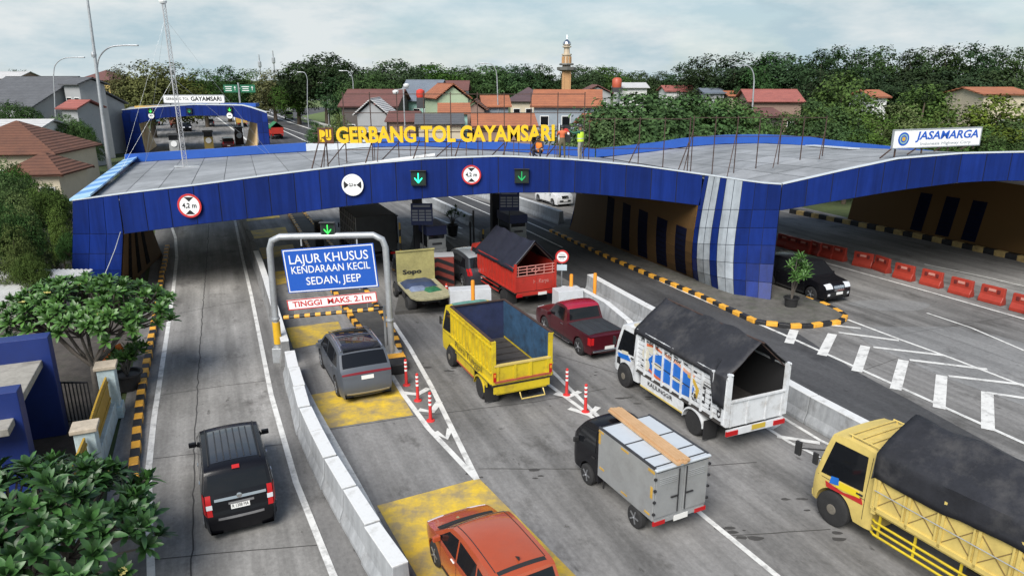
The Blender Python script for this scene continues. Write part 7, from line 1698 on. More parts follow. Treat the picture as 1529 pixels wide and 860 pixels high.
# ---- left gateway, fence and sheds
t = thing('blue_gateway', 'dark blue painted gateway walls with a raw concrete slab between them at the left edge', 'gateway', (-14, 18, 0))
m_gw = mat('gateway_blue', (.008, .024, .14), .5, var=.15, scale=1, dirt=.3, dirtcol=(.02, .03, .1)); m_rawc = mat('raw_concrete', (.3, .285, .25), .85, var=.25, scale=1.6, dirt=.8, dirtcol=(.12, .11, .1), bump=.2)
def gpart(name, c, d, m, bev=.02): mb = MB(); c = Vector((c.x, c.y, 0)) - RN * (d[0] / 2) + RD * (d[1] / 2) + Vector((0, 0, d[3])); mb.box(c - Vector((-14, 18, 0)), d[:3], rz=HD); mb.build(name, m, t, bevel=bev)
a = P(71, 503, 3.2); gpart('tall_wall', a, (6.0, .5, 3.2, 1.6), m_gw)
b = P(25, 584, 3.0); gpart('front_wall', b, (6.0, .5, 3.0, 1.5), m_gw)
q0 = P(29, 602, 2.45); L = (P(62, 536, 2.45) - q0).length; gpart('roof_slab', q0, (6.4, L, .22, 2.4), m_rawc); gpart('front_slab', P(12, 640, 2.3), (6.0, 1.0, .2, 2.2), m_rawc)
m_lb = mat('pale_blue_wall', (.42, .52, .55), .7, var=.12, scale=2, dirt=.7, dirtcol=(.2, .2, .18), dscale=2.5); m_mu = mat('mustard_panel', (.4, .25, .03), .6, var=.15, dirt=.4)
def fence_post(label, c, h, w=.5):
    t = thing('fence_post', label, 'fence post', c, HD, 'pale fence posts beside the exit lane'); mb = MB(); mb.box((0, 0, h / 2), (w, w, h)); mb.box((0, 0, .2), (w + .12, w + .12, .4)); mb.build('shaft', m_lb, t, bevel=.02); mb = MB(); mb.box((0, 0, h + .06), (w + .14, w + .14, .12)); mb.build('cap', mat('weathered_cap', (.42, .36, .28), .8, var=.2, dirt=.5), t, bevel=.02); return t
f0 = P(127, 640, 1.6); f1 = P(158, 548, 1.7); f0.z = f1.z = 0; f2 = f0 + (f0 - f1) * .75
fence_post('near pale fence post with a sandy cap beside the lower yellow panel', f0, 1.6); fence_post('far pale fence post beside the black pot', f1, 1.7); fence_post('pale fence post mostly hidden by the front frangipani', f2, 1.6)
for a, b, lab in ((f0, f1, 'yellow slatted fence panel on a pale blue plinth between two posts'), (f2, f0, 'yellow slatted fence panel in front of the near post, half hidden by leaves')):
    c = (a + b) / 2; d = b - a; q = d.normalized(); t = thing('slatted_fence', lab, 'fence', c, math.atan2(d.y, d.x) - PI / 2, 'yellow fence panels'); L = d.length - .6
    mb = MB(); mb.box((0, 0, .3), (.3, L, .6)); mb.build('plinth', m_lb, t, bevel=.02)
    mb = MB(); n = int(L / .14)
    for i in range(n): mb.box((0, -L / 2 + (i + .5) * L / n, 1.05), (.05, L / n * .86, .86 + .12 * math.sin(PI * i / n)))
    mb.box((.03, 0, .75), (.04, L, .06)); mb.box((.03, 0, 1.3), (.04, L, .06)); mb.build('slats', m_mu, t)
p0, p1 = P(95, 600, .7), P(132, 605, .7); t = thing('iron_gate', 'black iron bar gate behind the yellow fence panel', 'gate', ((p0 + p1) / 2 - Vector((0, 0, .7)))); mb = MB(); L = (p1 - p0).length
for i in range(9): mb.box((-L / 2 + L * i / 8, 0, .75), (.03, .03, 1.4))
mb.build('bars', m_blackpaint, t); mb = MB()
for z in (.1, 1.42): mb.box((0, 0, z), (L, .05, .05))
mb.build('rail', m_blackpaint, t)
p = P(168, 528, 1.2); t = thing('orange_board', 'tilted orange board lying behind the frangipani branches', 'board', (p.x, p.y, 0)); mb = MB(); mb.box((0, 0, 1.2), (.9, .06, .45), M=Matrix.Rotation(R(-25), 3, 'Y')); mb.build('board', mat('board_orange', (.6, .16, .03), .6), t); mb = MB()
for x in (-.3, .3): mb.box((x, .05, .55), (.05, .05, 1.1))
mb.build('leg', m_rust, t)
m_corr = mat('white_corrugated', (.5, .51, .5), .6, var=.15, dirt=.5, dirtcol=(.25, .22, .2))
t = thing('corrugated_shed', 'low shed with a white corrugated roof behind the light green frangipani', 'shed', (-22.6, 31.5, 0)); mb = MB(); rows = []
for i in range(41): x = -2.2 + 4.4 * i / 40; rows.append([Vector((x, -1.9, 1.2 + .05 * (i % 2))), Vector((x, 1.9, 1.6 + .05 * (i % 2)))])
mb.grid(rows); o = mb.build('roof', m_corr, t); so = o.modifiers.new('thickness', 'SOLIDIFY'); so.thickness = .04; mb = MB(); mb.box((0, .05, .57), (4.0, 3.5, 1.1)); mb.build('wall', mat('shed_wall', (.3, .29, .27), .8, var=.2), t)

# ---- houses
def tile_mat(name, a, b):
    m = mat(name, a, .8, col2=b, scale=.6, bump=0); t = m.node_tree; l = t.links.new; bs = t.nodes['Principled BSDF']
    tc = t.nodes.new('ShaderNodeTexCoord'); w = t.nodes.new('ShaderNodeTexWave'); w.bands_direction = 'Z'; w.inputs['Scale'].default_value = 1.6; w.inputs['Distortion'].default_value = .6; l(tc.outputs['Object'], w.inputs['Vector'])
    bp = t.nodes.new('ShaderNodeBump'); bp.inputs['Strength'].default_value = .8; bp.inputs['Distance'].default_value = .08; l(w.outputs['Fac'], bp.inputs['Height']); l(bp.outputs['Normal'], bs.inputs['Normal']); return m
t_or = tile_mat('orange_tiles', (.36, .13, .06), (.24, .085, .045)); t_ma = tile_mat('maroon_tiles', (.15, .06, .05), (.1, .045, .04)); t_br = tile_mat('brown_tiles', (.14, .055, .03), (.08, .033, .02)); t_pu = tile_mat('purple_brown_tiles', (.1, .06, .065), (.065, .045, .05)); t_gr = tile_mat('grey_sheet_roof', (.1, .105, .115), (.065, .068, .075)); t_bl = tile_mat('blue_grey_sheet_roof', (.15, .18, .22), (.1, .12, .15)); t_re = tile_mat('red_tiles', (.32, .1, .08), (.22, .07, .06)); t_wh = tile_mat('white_sheet_roof', (.5, .5, .5), (.38, .38, .38))
def wallm(n, c): return mat(n, c, .8, var=.12, scale=.5, dirt=.5, dirtcol=tuple(q * .5 for q in c), dscale=.5)
w_cr = wallm('cream_wall', (.5, .44, .33)); w_gy = wallm('grey_render', (.3, .31, .32)); w_bg = wallm('blue_grey_wall', (.24, .28, .32)); w_gn = wallm('pale_green_wall', (.4, .5, .34)); w_wh = wallm('white_wall', (.62, .63, .62)); w_br = wallm('brick_wall', (.24, .16, .13)); w_ye = wallm('yellow_wall', (.55, .4, .14)); w_mint = wallm('mint_wall', (.3, .5, .45)); w_dk = wallm('dark_boards', (.08, .07, .065))
def house(label, c, rz, w, d, hw, hr, roof, wall, hip=False, ov=.5, along='x', wins=3, group='houses beyond the canopy', gable=None, cat='house', storeys=1):
    t = thing('house', label, cat, c, rz, group); mb = MB(); mb.box((0, 0, hw / 2), (w, d, hw))
    if not hip:
        if along == 'x':
            for s_ in (-1, 1): mb.add([(s_ * w / 2, -d / 2, hw), (s_ * w / 2, d / 2, hw), (s_ * w / 2, 0, hw + hr * (d / (d + 2 * ov)))], [(0, 1, 2)])
        else:
            for s_ in (-1, 1): mb.add([(-w / 2, s_ * d / 2, hw), (w / 2, s_ * d / 2, hw), (0, s_ * d / 2, hw + hr * (w / (w + 2 * ov)))], [(0, 1, 2)])
    mb.build('wall', gable or wall, t)
    W_, D_ = w / 2 + ov, d / 2 + ov; z0 = hw - .05; z1 = hw + hr; mb = MB()
    if hip:
        r_ = max(0, (w - d) / 2) * .9; e = [(-W_, -D_, z0), (W_, -D_, z0), (W_, D_, z0), (-W_, D_, z0)]; a, b = (-r_ - .02, 0, z1), (r_ + .02, 0, z1); mb.add(e + [a, b], [(0, 1, 5, 4), (1, 2, 5), (2, 3, 4, 5), (3, 0, 4)])
    elif along == 'x': mb.add([(-W_, -D_, z0), (W_, -D_, z0), (W_, 0, z1), (-W_, 0, z1), (-W_, D_, z0), (W_, D_, z0)], [(0, 1, 2, 3), (3, 2, 5, 4)])
    else: mb.add([(-W_, -D_, z0), (-W_, D_, z0), (0, D_, z1), (0, -D_, z1), (W_, -D_, z0), (W_, D_, z0)], [(0, 1, 2, 3), (3, 2, 5, 4)])
    o = mb.build('roof', roof, t); so = o.modifiers.new('thickness', 'SOLIDIFY'); so.thickness = .16; so.offset = 1
    mb = MB()
    if hip:
        for q in e: mb.beam(q, a if q[0] < 0 else b, .2, .14)
        mb.beam(a, b, .2, .16)
    else: mb.beam((-W_, 0, z1 + .1), (W_, 0, z1 + .1), .22, .14) if along == 'x' else mb.beam((0, -D_, z1 + .1), (0, D_, z1 + .1), .22, .14)
    mb.build('ridge', roof, o)
    for s_ in range(storeys):
        zz = (hw / storeys) * (s_ + .55)
        for i in range(wins):
            x = (i + .5) / wins * w - w / 2; f_ = MB(); f_.box((x, -d / 2 - .03, zz), (1.1, .08, 1.2)); fo = f_.build('window', w_wh if wall is not w_wh else w_gy, t); p_ = MB(); p_.box((x, -d / 2 - .075, zz), (.92, .04, 1.02)); p_.build('pane', m_glass, fo)
    mb = MB(); mb.box((w * .18, -d / 2 - .03, 1.05), (.95, .09, 2.1)); mb.build('door', mat('door_brown', (.08, .045, .025), .6), t); return t
def H(label, x0, x1, yeave, yridge, Y, d, roof, wall, rz=0, hip=False, along='x', **k):
    a, b = D(x0, yeave, Y), D(x1, yeave, Y); zr = D((x0 + x1) / 2, yridge, Y + d / 2).z; hw = max(1.5, a.z); ov = k.pop('ov', .45)
    return house(label, ((a.x + b.x) / 2, Y + d / 2, 0), R(rz), max(1.5, b.x - a.x - 2 * ov), d, hw, max(.8, zr - hw), roof, wall, hip, ov, along, **k)
H('house with a steep brown tiled pyramid roof at the left', -105, 68, 232, 183, 62, 9, t_br, w_cr, 8, True, group='houses on the left')
H('lower brown tiled wing in front of the pyramid-roofed house', -5, 86, 262, 230, 55, 5, t_br, w_cr, 8, True, group='houses on the left', wins=2)
H('long grey gable-roofed building at the left below the curved street lamp', -60, 100, 160, 116, 96, 14, t_gr, w_gy, -20, group='houses on the left')
H('tall bare grey rendered house beside the left lamp post', 90, 138, 127, 119, 97, 3.5, t_gr, w_gy, -28, group='houses on the left', storeys=2, wins=2)
H('small red-roofed lean-to in front of the bare grey house', 88, 126, 163, 151, 88, 4, t_re, w_gy, -10, group='houses on the left', wins=1)
H('yellow building with a brown hip roof far behind the left lamp post', 112, 165, 121, 106, 190, 14, t_ma, w_ye, 0, True, group='houses on the left', wins=6)
H('far low building with a white roof at the left edge', -20, 26, 118, 108, 200, 12, t_wh, w_br, 0, group='houses on the left')
H('white-walled low house at the left edge between the trees', -40, 55, 195, 184, 74, 6, t_wh, w_wh, 5, group='houses on the left', wins=2)
H('maroon-roofed house at the left end of the village, behind the gold lettering', 508, 600, 160, 135, 104, 10, t_ma, w_dk, -4, wins=3)
H('white gable-fronted house in front of the maroon roof', 528, 582, 172, 148, 94, 6, t_wh, w_gy, 0, along='y', wins=2)
H('low shed with a rusty brown roof right of the white gable', 575, 625, 182, 168, 90, 6, t_ma, w_br, 0, wins=2)
H('house with a slanted blue-grey sheet roof and mint wall above the middle of the lettering', 600, 662, 152, 121, 112, 9, t_bl, w_mint, -12, wins=3, storeys=2)
H('pale green gable house with orange tiles right of the blue-grey sheet roof', 634, 690, 148, 126, 104, 8, t_or, w_gn, 20, along='y', wins=2, storeys=2)
H('dark red-roofed house behind the pale green gable', 662, 700, 136, 122, 125, 8, t_ma, w_gy, 0, wins=2)
H('low orange-tiled roof behind the word in the middle of the lettering', 650, 700, 170, 156, 88, 6, t_or, w_mint, 5, wins=2)
H('brick house with a brown gable in the middle of the village', 690, 728, 165, 150, 96, 7, t_br, w_br, 0, along='y', wins=1)
H('pale blue-walled house with a ridge of orange tiles in the middle', 715, 760, 160, 144, 100, 7, t_or, w_bg, 6, wins=2, storeys=2)
H('wide low orange roof just above the right half of the lettering', 700, 800, 190, 172, 78, 8, t_or, w_br, 4, wins=3)
H('low grey-roofed shed above the letters T O L', 615, 690, 186, 172, 82, 6, t_gr, w_cr, 6, wins=2)
H('cream house with purple-brown hip roof left of the big orange roof', 758, 822, 152, 132, 112, 10, t_pu, w_cr, 0, True, wins=3, storeys=2)
H('big house with a long orange tiled roof and blue-grey wall below the minaret', 798, 906, 160, 136, 88, 10, t_or, w_bg, -6, wins=3, storeys=2)
H('grey house with a brown roof right of the minaret', 868, 916, 140, 128, 122, 8, t_ma, w_gy, 0, along='y', wins=2, storeys=2)
H('white flat house with a red water tank right of the minaret', 922, 970, 132, 127, 132, 8, t_wh, w_wh, 0, wins=2, storeys=2)
H('small orange roof behind the high-visibility worker', 872, 912, 190, 172, 74, 6, t_or, w_wh, 10, wins=1)
H('red-roofed house beside the right street lamp', 1120, 1205, 153, 135, 104, 9, t_re, w_br, -5, wins=3)
H('dark open shed under the red-roofed house at the right street lamp', 1112, 1168, 175, 163, 92, 6, t_ma, w_dk, 12, wins=1)
H('far small red roof at the foot of the dark grove', 992, 1040, 137, 129, 150, 8, t_re, w_wh, 0, wins=2)
H('far grey roof at the foot of the dark grove, left of the street lamp', 1050, 1085, 140, 133, 140, 8, t_bl, w_gy, 0, wins=2); H('far orange roof just left of the right street lamp', 1086, 1112, 144, 138, 138, 7, t_or, w_cr, 0, wins=1)
H('far orange roof at the right edge above the trees', 1465, 1545, 142, 133, 98, 9, t_or, w_cr, 0, wins=3); H('far pale house between the right-hand trees', 1300, 1330, 146, 136, 100, 7, t_or, w_wh, 0, wins=1)
p = D(921, 131, 131); t = thing('water_tank', 'red water tank on the white flat house right of the minaret', 'water tank', p); mb = MB(); mb.lathe([(.8, 0), (.85, .3), (.85, 1.3), (.6, 1.6), (.2, 1.7), (.001, 1.7)], 16); mb.build('tank', mat('tank_red', (.4, .08, .04), .5), t, smooth=50); mb = MB(); mb.box((0, 0, -.4), (1.6, 1.6, .8)); mb.build('stand', m_dark, t)
p = D(628, 146, 99); t = thing('water_tank', 'small red round water tank on the roofs above the lettering', 'water tank', p); mb = MB(); mb.lathe([(.5, 0), (.6, .3), (.55, .9), (.2, 1.1), (.001, 1.1)], 14); mb.build('tank', mat('tank_bright_red', (.55, .05, .03), .5), t, smooth=50); mb = MB(); mb.box((0, 0, -.7), (1.0, 1.0, 1.4)); mb.build('stand', m_dark, t)

# ---- minaret
MY = 150; bx = D(845, 140, MY).x; t = thing('minaret', 'tall orange and cream minaret with a silver dome rising above the village', 'minaret', (bx, MY, 0)); zz = lambda y: D(845, y, MY).z; m_min = mat('minaret_orange', (.42, .24, .11), .7, var=.1); m_mc = mat('minaret_cream', (.48, .4, .3), .7)
mb = MB(); mb.box((0, 0, zz(107) / 2), (1.75, 1.75, zz(107)))
for s_ in (-1, 1): mb.box((s_ * .5, -.9, zz(107) / 2), (.12, .12, zz(107)))
mb.build('lower_shaft', m_min, t); mb = MB(); mb.lathe([(1.2, zz(107)), (1.9, zz(105)), (1.95, zz(101)), (1.7, zz(100.5)), (1.65, zz(104)), (.001, zz(104))], 8); mb.lathe([(1.35, zz(98)), (1.5, zz(97)), (1.4, zz(95)), (.001, zz(95))], 8); mb.build('balcony', mat('balcony_dark', (.12, .12, .11), .6), t)
mb = MB(); mb.lathe([(.85, zz(104)), (.8, zz(84)), (1.0, zz(83)), (1.0, zz(81)), (.6, zz(81)), (.55, zz(72)), (.9, zz(71)), (.9, zz(69.5)), (.001, zz(69.5))], 8); mb.build('upper_shaft', m_mc, t)
mb = MB()
for k in range(8): a = PI * k / 4; mb.box((.83 * math.cos(a), .83 * math.sin(a), zz(90)), (.3, .3, 1.3), rz=a)
mb.build('arch_opening', m_min, t); mb = MB(); mb.lathe([(.5, zz(69.5)), (.85, zz(66.5)), (.8, zz(64)), (.4, zz(61)), (.08, zz(59)), (.05, zz(53)), (.001, zz(52.5))], 16); mb.build('dome', m_chrome, t, smooth=50)

# ---- lamps and masts
def lamp(label, foot, Y, top, reach, arm, r0=.11, group='curved street lamps'):
    b, tp = D(*foot, Y), D(*top, Y); t = thing('street_lamp', label, 'street lamp', (b.x, Y, 0), 0, group); e = D(*arm, Y); z1 = tp.z; mb = MB(); mb.tube([(0, 0, 0), (0, 0, z1 * .55), (tp.x - b.x, 0, z1)], [r0, r0 * .8, r0 * .6], 9); mb.build('pole', m_steel, t, smooth=60)
    a = Vector((tp.x - b.x, 0, z1)); q = Vector((e.x - b.x, 0, e.z)); pts = [a, a + Vector((0, 0, (q.z - a.z) * .55)) + Vector(((q.x - a.x) * .12, 0, 0)), Vector((lerp(a.x, q.x, .45), 0, lerp(a.z, q.z, .93))), q]; mb = MB(); mb.tube([tuple(v) for v in crom(pts, 6)], r0 * .5, 8); mb.build('arm', m_steel, t, smooth=60); mb = MB(); d = 1 if q.x > a.x else -1; mb.box(q + Vector((d * .3, 0, -.02)), (.75, .26, .14)); mb.build('lamp_head', m_steel, t, bevel=.04); return t
lamp('tall street lamp with its arm to the right beside the left house', (165, 250), 72, (145, 108), 0, (196, 68), .14); lamp('smaller street lamp with its arm to the right over the grey gable roof', (84, 180), 90, (80, 112), 0, (118, 86)); lamp('street lamp with its arm to the left above the middle of the village', (744, 170), 100, (742, 115), 0, (724, 95)); lamp('street lamp with its arm to the left beside the red-roofed house on the right', (1118, 230), 78, (1126, 122), 0, (1106, 98), .13)
lamp('slim street lamp at the bend of the motorway, arm to the left', (490, 165), 165, (489, 132), 0, (478, 124), .13); lamp('slim street lamp beyond the truck with the white load', (461, 190), 120, (459, 120), 0, (450, 108), .1); lamp('slim street lamp behind the maroon-roofed house', (529, 170), 110, (527, 122), 0, (513, 106), .1)
b = D(163, 250, 71); tp = D(129, -12, 71); t = thing('high_mast', 'very tall tapering steel mast leaving the top of the picture at the left', 'mast', (b.x, 71, 0)); mb = MB(); mb.tube([(0, 0, 0), ((tp.x - b.x) * .4, 0, tp.z * .45), (tp.x - b.x, 0, tp.z)], [.24, .17, .1], 12); mb.build('pole', m_steel, t, smooth=60); mb = MB(); z = D(140, 82, 71); mb.lathe([(.2, -.25), (.24, 0), (.2, .25)], 10, 0, None, (z.x - b.x, 0, z.z)); mb.build('collar', m_steel, t)
for x, y0, y1, lab in ((389, 82, 110, 'thin distant antenna, left one of the pair above the trees'), (410, 76, 110, 'thin distant antenna, right one of the pair above the trees')):
    a, b = D(x, y1, 300), D(x, y0, 300); t = thing('antenna_mast', lab, 'antenna', (a.x, 300, 0), 0, 'distant antennas'); mb = MB(); mb.tube([(0, 0, 0), (0, 0, b.z)], [.5, .25], 6); mb.build('pole', m_steel, t); mb = MB(); mb.lathe([(.3, 0), (.7, .4), (.7, 2.2), (.3, 2.6)], 8, 0, None, (0, 0, b.z - 5)); mb.build('panel_ring', m_steel, t)
# CCTV pole with white lamps
p = D(604, 175, 70); t = thing('camera_pole', 'thin pole with white camera domes above the letters near the middle', 'camera pole', (p.x, 70, 0)); z = D(604, 130, 70).z; mb = MB(); mb.tube([(0, 0, 0), (0, 0, z)], .06, 8); mb.beam((-.9, 0, z - .3), (.6, 0, z - .1), .06); mb.build('pole', m_steel, t); mb = MB()
for x, dz in ((-.75, -.5), (.3, .1)): mb.lathe([(.1, .2), (.3, .12), (.3, 0), (.16, -.2), (.001, -.25)], 12, 0, None, (x, 0, z + dz))
mb.build('camera_dome', m_swhite, t, smooth=50)

# ---- green direction signs
GY = 140; p = D(357, 139, GY); t = thing('direction_sign', 'pair of green motorway direction signs on one pole beyond the far gate', 'road sign', (p.x, GY, 0)); m_gs = mat('sign_green', (.008, .12, .06), .5)
mb = MB(); mb.tube([(0, 0, 0), (0, 0, D(357, 124, GY).z)], .18, 8); mb.beam((-2.9, 0, p.z + .8), (2.9, 0, p.z + .8), .14); mb.build('pole', m_steel, t)
for x0, x1 in ((335, 355), (360, 381)):
    a, b = D(x0, 138.5, GY), D(x1, 127, GY); cx, w, h = (a.x + b.x) / 2 - p.x, b.x - a.x, b.z - a.z; M = face_m((cx, -.2, (a.z + b.z) / 2), (1, 0, 0), UPZ); mb = MB(); plate_m(mb, w, h, -.06, 0, 0, M); pn = mb.build('panel', m_gs, t)
    mb = MB()
    for i, (q, l) in enumerate(((.25, .5), (0, .4), (-.25, .45))): plate_m(mb, w * l, h * .09, .0, .02, 0, M, -w * .15, h * q)
    mb.prism([(w * .3, h * .3), (w * .22, h * .12), (w * .38, h * .12)], 0, .02, 0, M); plate_m(mb, w * .03, h * .35, 0, .02, 0, M, w * .3, -.05 * h); mb.build('marking', m_swhite, pn)

# ---- the far toll gate
FG = 105.0; gx0, gx1 = D(182, 165, FG).x, D(398, 168, FG).x; zl, zm, zr_ = D(182, 165, FG).z, D(290, 157, FG).z, D(398, 169, FG).z
t = thing('far_toll_gate', 'second smaller blue toll gate arch farther up the road on the left', 'toll gate', (0, FG, 0)); DF = Vector((-5.6, 13, 0))
def ftop(x): u = (x - gx0) / (gx1 - gx0); return interp([0, .12, .5, .85, 1], [zl, zl + .25, zm, zm - .1, zr_], u)
def fbot(x): u = (x - gx0) / (gx1 - gx0); return interp([0, .1, .25, .5, .75, .92, 1], [zl - 2.0, zl - 1.9, zm - 1.85, zm - 1.5, zm - 1.55, zr_ - 1.5, zr_ - 1.7], u)
xs = [lerp(gx0, gx1, i / 18) for i in range(19)]
for nm, o, fl in (('fascia', Vector(), 1), ('rear_fascia', DF, -1)):
    mb = MB(); panels(mb, [[Vector((x, 0, fbot(x))) + o for x in xs], [Vector((x, 0, ftop(x))) + o for x in xs]], lambda i, j: 0, .02, 1, .04, fl); mb.build(nm, [m_blue, m_seam], t, fix=False)
mb = MB(); mb.grid([[Vector((x, 0, ftop(x) - .05)), Vector((x, 0, ftop(x) - .05)) + DF] for x in xs]); mb.build('roof_deck', m_deck, t); mb = MB(); mb.grid([[Vector((x, 0, fbot(x))), Vector((x, 0, fbot(x))) + DF] for x in xs]); mb.build('soffit', m_soffit, t)
mb = MB(); mb.grid([[Vector((x, -.02, ftop(x))), Vector((x, -.02, ftop(x) + .14)), Vector((x, .5, ftop(x) + .14))] for x in xs]); mb.build('coping', m_cap, t)
for x0, x1, wl, s_ in ((gx0 - .1, gx0 + 2.2, gx0 + 2.2, 1), (gx1 - 1.5, gx1 + .1, gx1 - 1.5, -1)):
    mb = MB(); rows = [[Vector((lerp(x0, x1, u) + (.35 if u == 1 and s_ > 0 else 0) * (1 - z / 5), -.1, z)) for u in (0, .5, 1)] for z in (0, 1.5, 3.0, 4.5, 5.75)]; panels(mb, rows, lambda i, j: 0, .02, 1, .04); mb.build('pier', [m_blue, m_seam], t, fix=False)
    mb = MB(); rows = [[Vector((wl + s_ * (.35 * (1 - z / 5) + 1.0 * u * (1 - z / 5) ** 1.5), .02, z)) + DF * u * .95 for u in (0, .25, .5, .75, 1)] for z in (0, 1, 2, 3, 4, 5)]; mb.grid(rows); mb.build('inner_wall', m_tclad, t); mb = MB(); xo = x0 if s_ > 0 else x1; mb.grid([[Vector((xo, 0, z)), Vector((xo, 0, z)) + DF] for z in (0, 5)]); mb.build('pier_side', m_blue, t)
mb = MB(); a, b = D(205, 163, FG + 6), D(240, 157, FG + 6); mb.box(((a.x + b.x) / 2, 6, a.z + .2), (b.x - a.x, 1.5, .5)); mb.build('roof_box', mat('roof_box_yellow', (.5, .32, .08), .6), t)
mb = MB()
for q in (300, 345, 372): a = D(q, 158, FG + 8); mb.box((a.x, 8, a.z + .1), (2.6, 1.6, .5))
mb.build('roof_unit', m_blue2, t)
a, b = D(245, 154.5, FG + 1), D(335, 142, FG + 1); tt = thing('far_name_board', 'white name board with grey lettering on the roof of the far toll gate', 'sign board', ((a.x + b.x) / 2, FG + 1, (a.z + b.z) / 2)); M = face_m((0, -.1, 0), (1, 0, 0), UPZ); w, h = b.x - a.x, b.z - a.z
mb = MB(); plate_m(mb, w, h, -.1, 0, 0, M); mb.build('panel', m_swhite, tt); mb = MB()
for s_ in (-1, 1): plate_m(mb, w, .1, .0, .03, 0, M, 0, s_ * (h / 2 - .05)); plate_m(mb, .1, h, 0, .03, 0, M, s_ * (w / 2 - .05), 0)
mb.build('frame', m_steel, tt); mb = MB(); text_into(mb, 'GAYAMSARI', h * .7, M @ Matrix.Translation((w * .2, 0, .02)), .02, .02, 0, width=w * .5); text_into(mb, 'GERBANG TOL', h * .45, M @ Matrix.Translation((-w * .27, 0, .02)), .02, 0, 0, width=w * .38); mb.build('lettering', m_sblack, tt); mb = MB()
for k in (-.4, 0, .4): mb.box((w * k, .1, -h / 2 - .35), (.12, .1, .8))
mb.build('leg', m_dark, tt)
for x, y, led, lab in ((225, 166, m_led3, 'green arrow lane signal at the left end of the far toll gate'), (283, 166, m_led2, 'dim lane signal in the middle of the far toll gate'), (343, 164, m_led3, 'green arrow lane signal at the right end of the far toll gate')): signal(D(x, y, FG - .15), .75, lab, led, 'lane signals on the far toll gate')
for x, lab in ((226, 'small round white sign under the left signal of the far toll gate'), (343, 'small round white sign under the right signal of the far toll gate')):
    tt = thing('round_sign', lab, 'road sign', D(x, 173, FG - .15), 0, 'round signs on the far toll gate'); M = face_m((0, 0, 0), (1, 0, 0), UPZ); mb = MB(); disc(mb, M, 0, .42, .05, 0, 20); mb.build('sign_face', m_swhite, tt); mb = MB(); plate_m(mb, .4, .12, .05, .06, 0, M); mb.build('marking', m_sblack, tt)

# ---- far traffic
def small_truck(label, px, h, body, bodym, cabm, facing=1, tarp_=None, L=4.2, W=2.1):
    t = thing('distant_truck', label, 'truck', group='distant trucks'); wr = .42; axles(t, W, 2.3, -1.4, wr); chassis(t, -2.4, 2.4, wr); cab(t, 2.0, 1.8, 3.2, 2.2, 2.3, wr, cabm)
    mb = MB(); mb.box((0, 1.6 - L / 2, 1.0 + body / 2), (W, L, body))
    for i in range(7):
        for s_ in (-1, 1): mb.box((s_ * (W / 2 + .02), 1.5 - L * (i + .3) / 7, 1.0 + body / 2), (.05, .1, body))
    mb.build('cargo_body', bodym, t)
    for s_ in (-1, 1): mb = MB(); mb.box((s_ * .85, 1.6 - L - .03, .8), (.32, .06, .14)); mb.build('tail_light', m_redlens, t)
    if tarp_: tarp(t, W, 1.6 - L, 1.65, 1.0 + body + .03, 1.0 + body + .95, .35, len(label), m=tarp_)
    set_at(t, px, h, 0, -1.4); return t
small_truck('truck with a green gabled tarpaulin on the motorway right of the far gate', (414, 208), 25, 1.1, p_tr, p_tr, tarp_=mat('green_tarpaulin', (.012, .15, .05), .5, var=.2)); small_truck('oncoming green-fronted truck with a white load on the motorway', (431, 178), 200, 1.9, w_wh, mat('truck_green', (.15, .22, .08), .5))
small_truck('red truck with a whitish rear seen through the far gate', (262, 191), 25, 1.7, mat('truck_pale_red', (.35, .16, .11), .6, var=.3), p_tr); small_truck('yellow box truck at the right side of the far gate opening', (362, 190), 25, 1.9, mat('box_ochre', (.45, .27, .05), .6), p_tp); small_truck('blue and red truck at the left side of the far gate opening', (232, 188), 25, 1.2, mat('truck_blue', (.08, .16, .22), .6, var=.3), p_tr, tarp_=mat('teal_tarpaulin', (.05, .12, .14), .6))
for lab, px, h, ref, col in (('dark off-roader coming through the far gate, left one', (280, 196), 203, (0, 0), p_black), ('grey pickup-like car in the middle of the far gate opening', (314, 189), 24, (0, 0), p_navy), ('dark red car waiting at the far tollbooths', (341, 222), 24, (0, 0), p_maroon)):
    car('distant_car', lab, px, h, ref, 4.4, 1.8, suv_top, (-1.4, 1.4), .35, 1.08, col, suv_win, (1.14, 1.62, -.88, .88), (1.14, 1.6, -.88, .88), (.8, 1.15, .85), .6, head=(.76, .96, .5), group='distant cars')
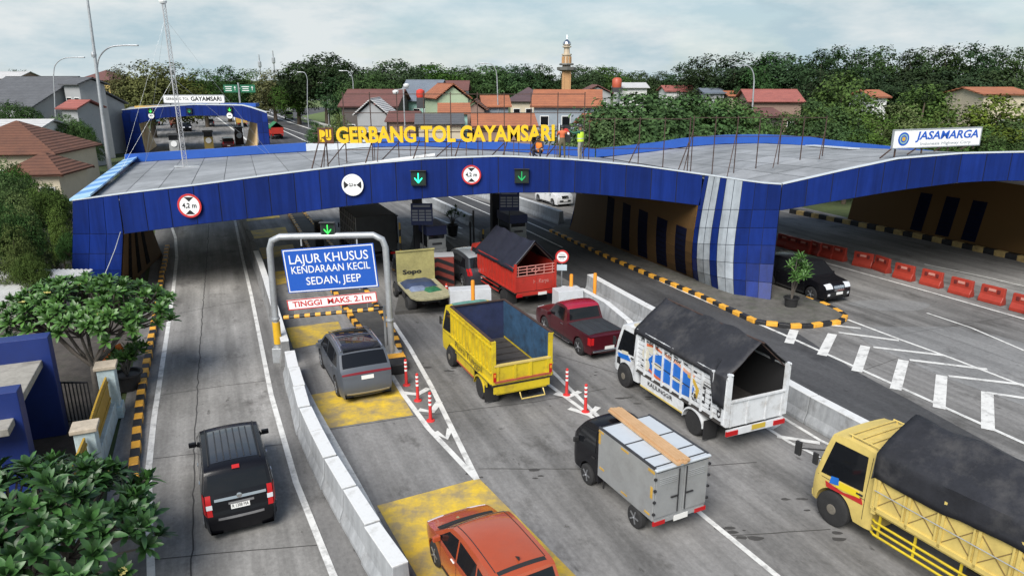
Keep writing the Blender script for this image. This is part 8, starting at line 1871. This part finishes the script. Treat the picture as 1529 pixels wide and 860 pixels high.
def far_booth(px, lab, m):
    tt = thing('toll_booth', lab, 'toll booth', P(*px), R(23), 'booths of the far toll gate'); mb = MB(); mb.box((0, 0, 1.0), (1.3, 1.8, 2.0)); mb.build('cabin', m, tt, bevel=.03); mb = MB(); mb.box((0, 0, 2.35), (1.2, 1.7, .7)); mb.build('window', m_glass, tt); mb = MB(); mb.box((0, 0, 2.8), (1.5, 2.0, .2)); mb.build('roof', m_dark, tt); mb = MB(); disc(mb, face_m((0, -.96, 1.5), (1, 0, 0), UPZ), 0, .42, .05, 0, 18); mb.build('round_plate', m_swhite, tt)
far_booth((262, 230), 'pale tollbooth with a round plate under the far gate', m_booth); far_booth((313, 224), 'yellowish tollbooth under the far gate, right of the pale one', mat('booth_ochre', (.3, .22, .06), .6)); far_booth((358, 216), 'dark brown tollbooth at the right pier of the far gate', m_rust)
# guard rails and verges of the motorway
def rail(label, px, h=.8, cat='guard rail'):
    p = [P(*q) for q in px]; t = thing('guard_rail', label, cat, p[0], 0, 'motorway guard rails'); mb = MB(); q = [v - p[0] for v in p]
    mb.grid([[v + Vector((0, 0, h)), v + Vector((.0, .05, h - .15)), v + Vector((0, 0, h - .35))] for v in q]); o = mb.build('rail', mat('rail_white', (.5, .51, .5), .5), t); so = o.modifiers.new('thickness', 'SOLIDIFY'); so.thickness = .06; mb = MB()
    for a, b in zip(q, q[1:]):
        for k in range(4): v = a.lerp(b, k / 4); mb.box(v + Vector((0, .1, h / 2)), (.12, .12, h))
    mb.build('post', m_steel, t)
rail('long white guard rail on the bend behind the truck with the white load', [(372, 157), (420, 156), (470, 153), (520, 151)], 1.3); rail('pale guard rail beside the slim lamp near the maroon-roofed house', [(448, 179), (470, 187), (500, 196), (520, 203)], 1.0); rail('pale guard rail left of the far gate', [(165, 215), (182, 200), (196, 190)], 1.0)
g = MB(); g.sheet([(p.x, p.y) for p in [P(350, 149), P(545, 149), P(560, 157), P(450, 162), P(350, 163)]], .012); struct(g.build('grass_bank', mat('bank_grass', (.09, .13, .035), .95, var=.3, scale=.3)))
g = MB(); g.sheet([(p.x, p.y) for p in [P(440, 176), P(520, 160), P(640, 200), P(640, 240), P(520, 212)]], .012); struct(g.build('grass_verge', mat('bank_grass', (.09, .13, .035), .95, var=.3, scale=.3)))
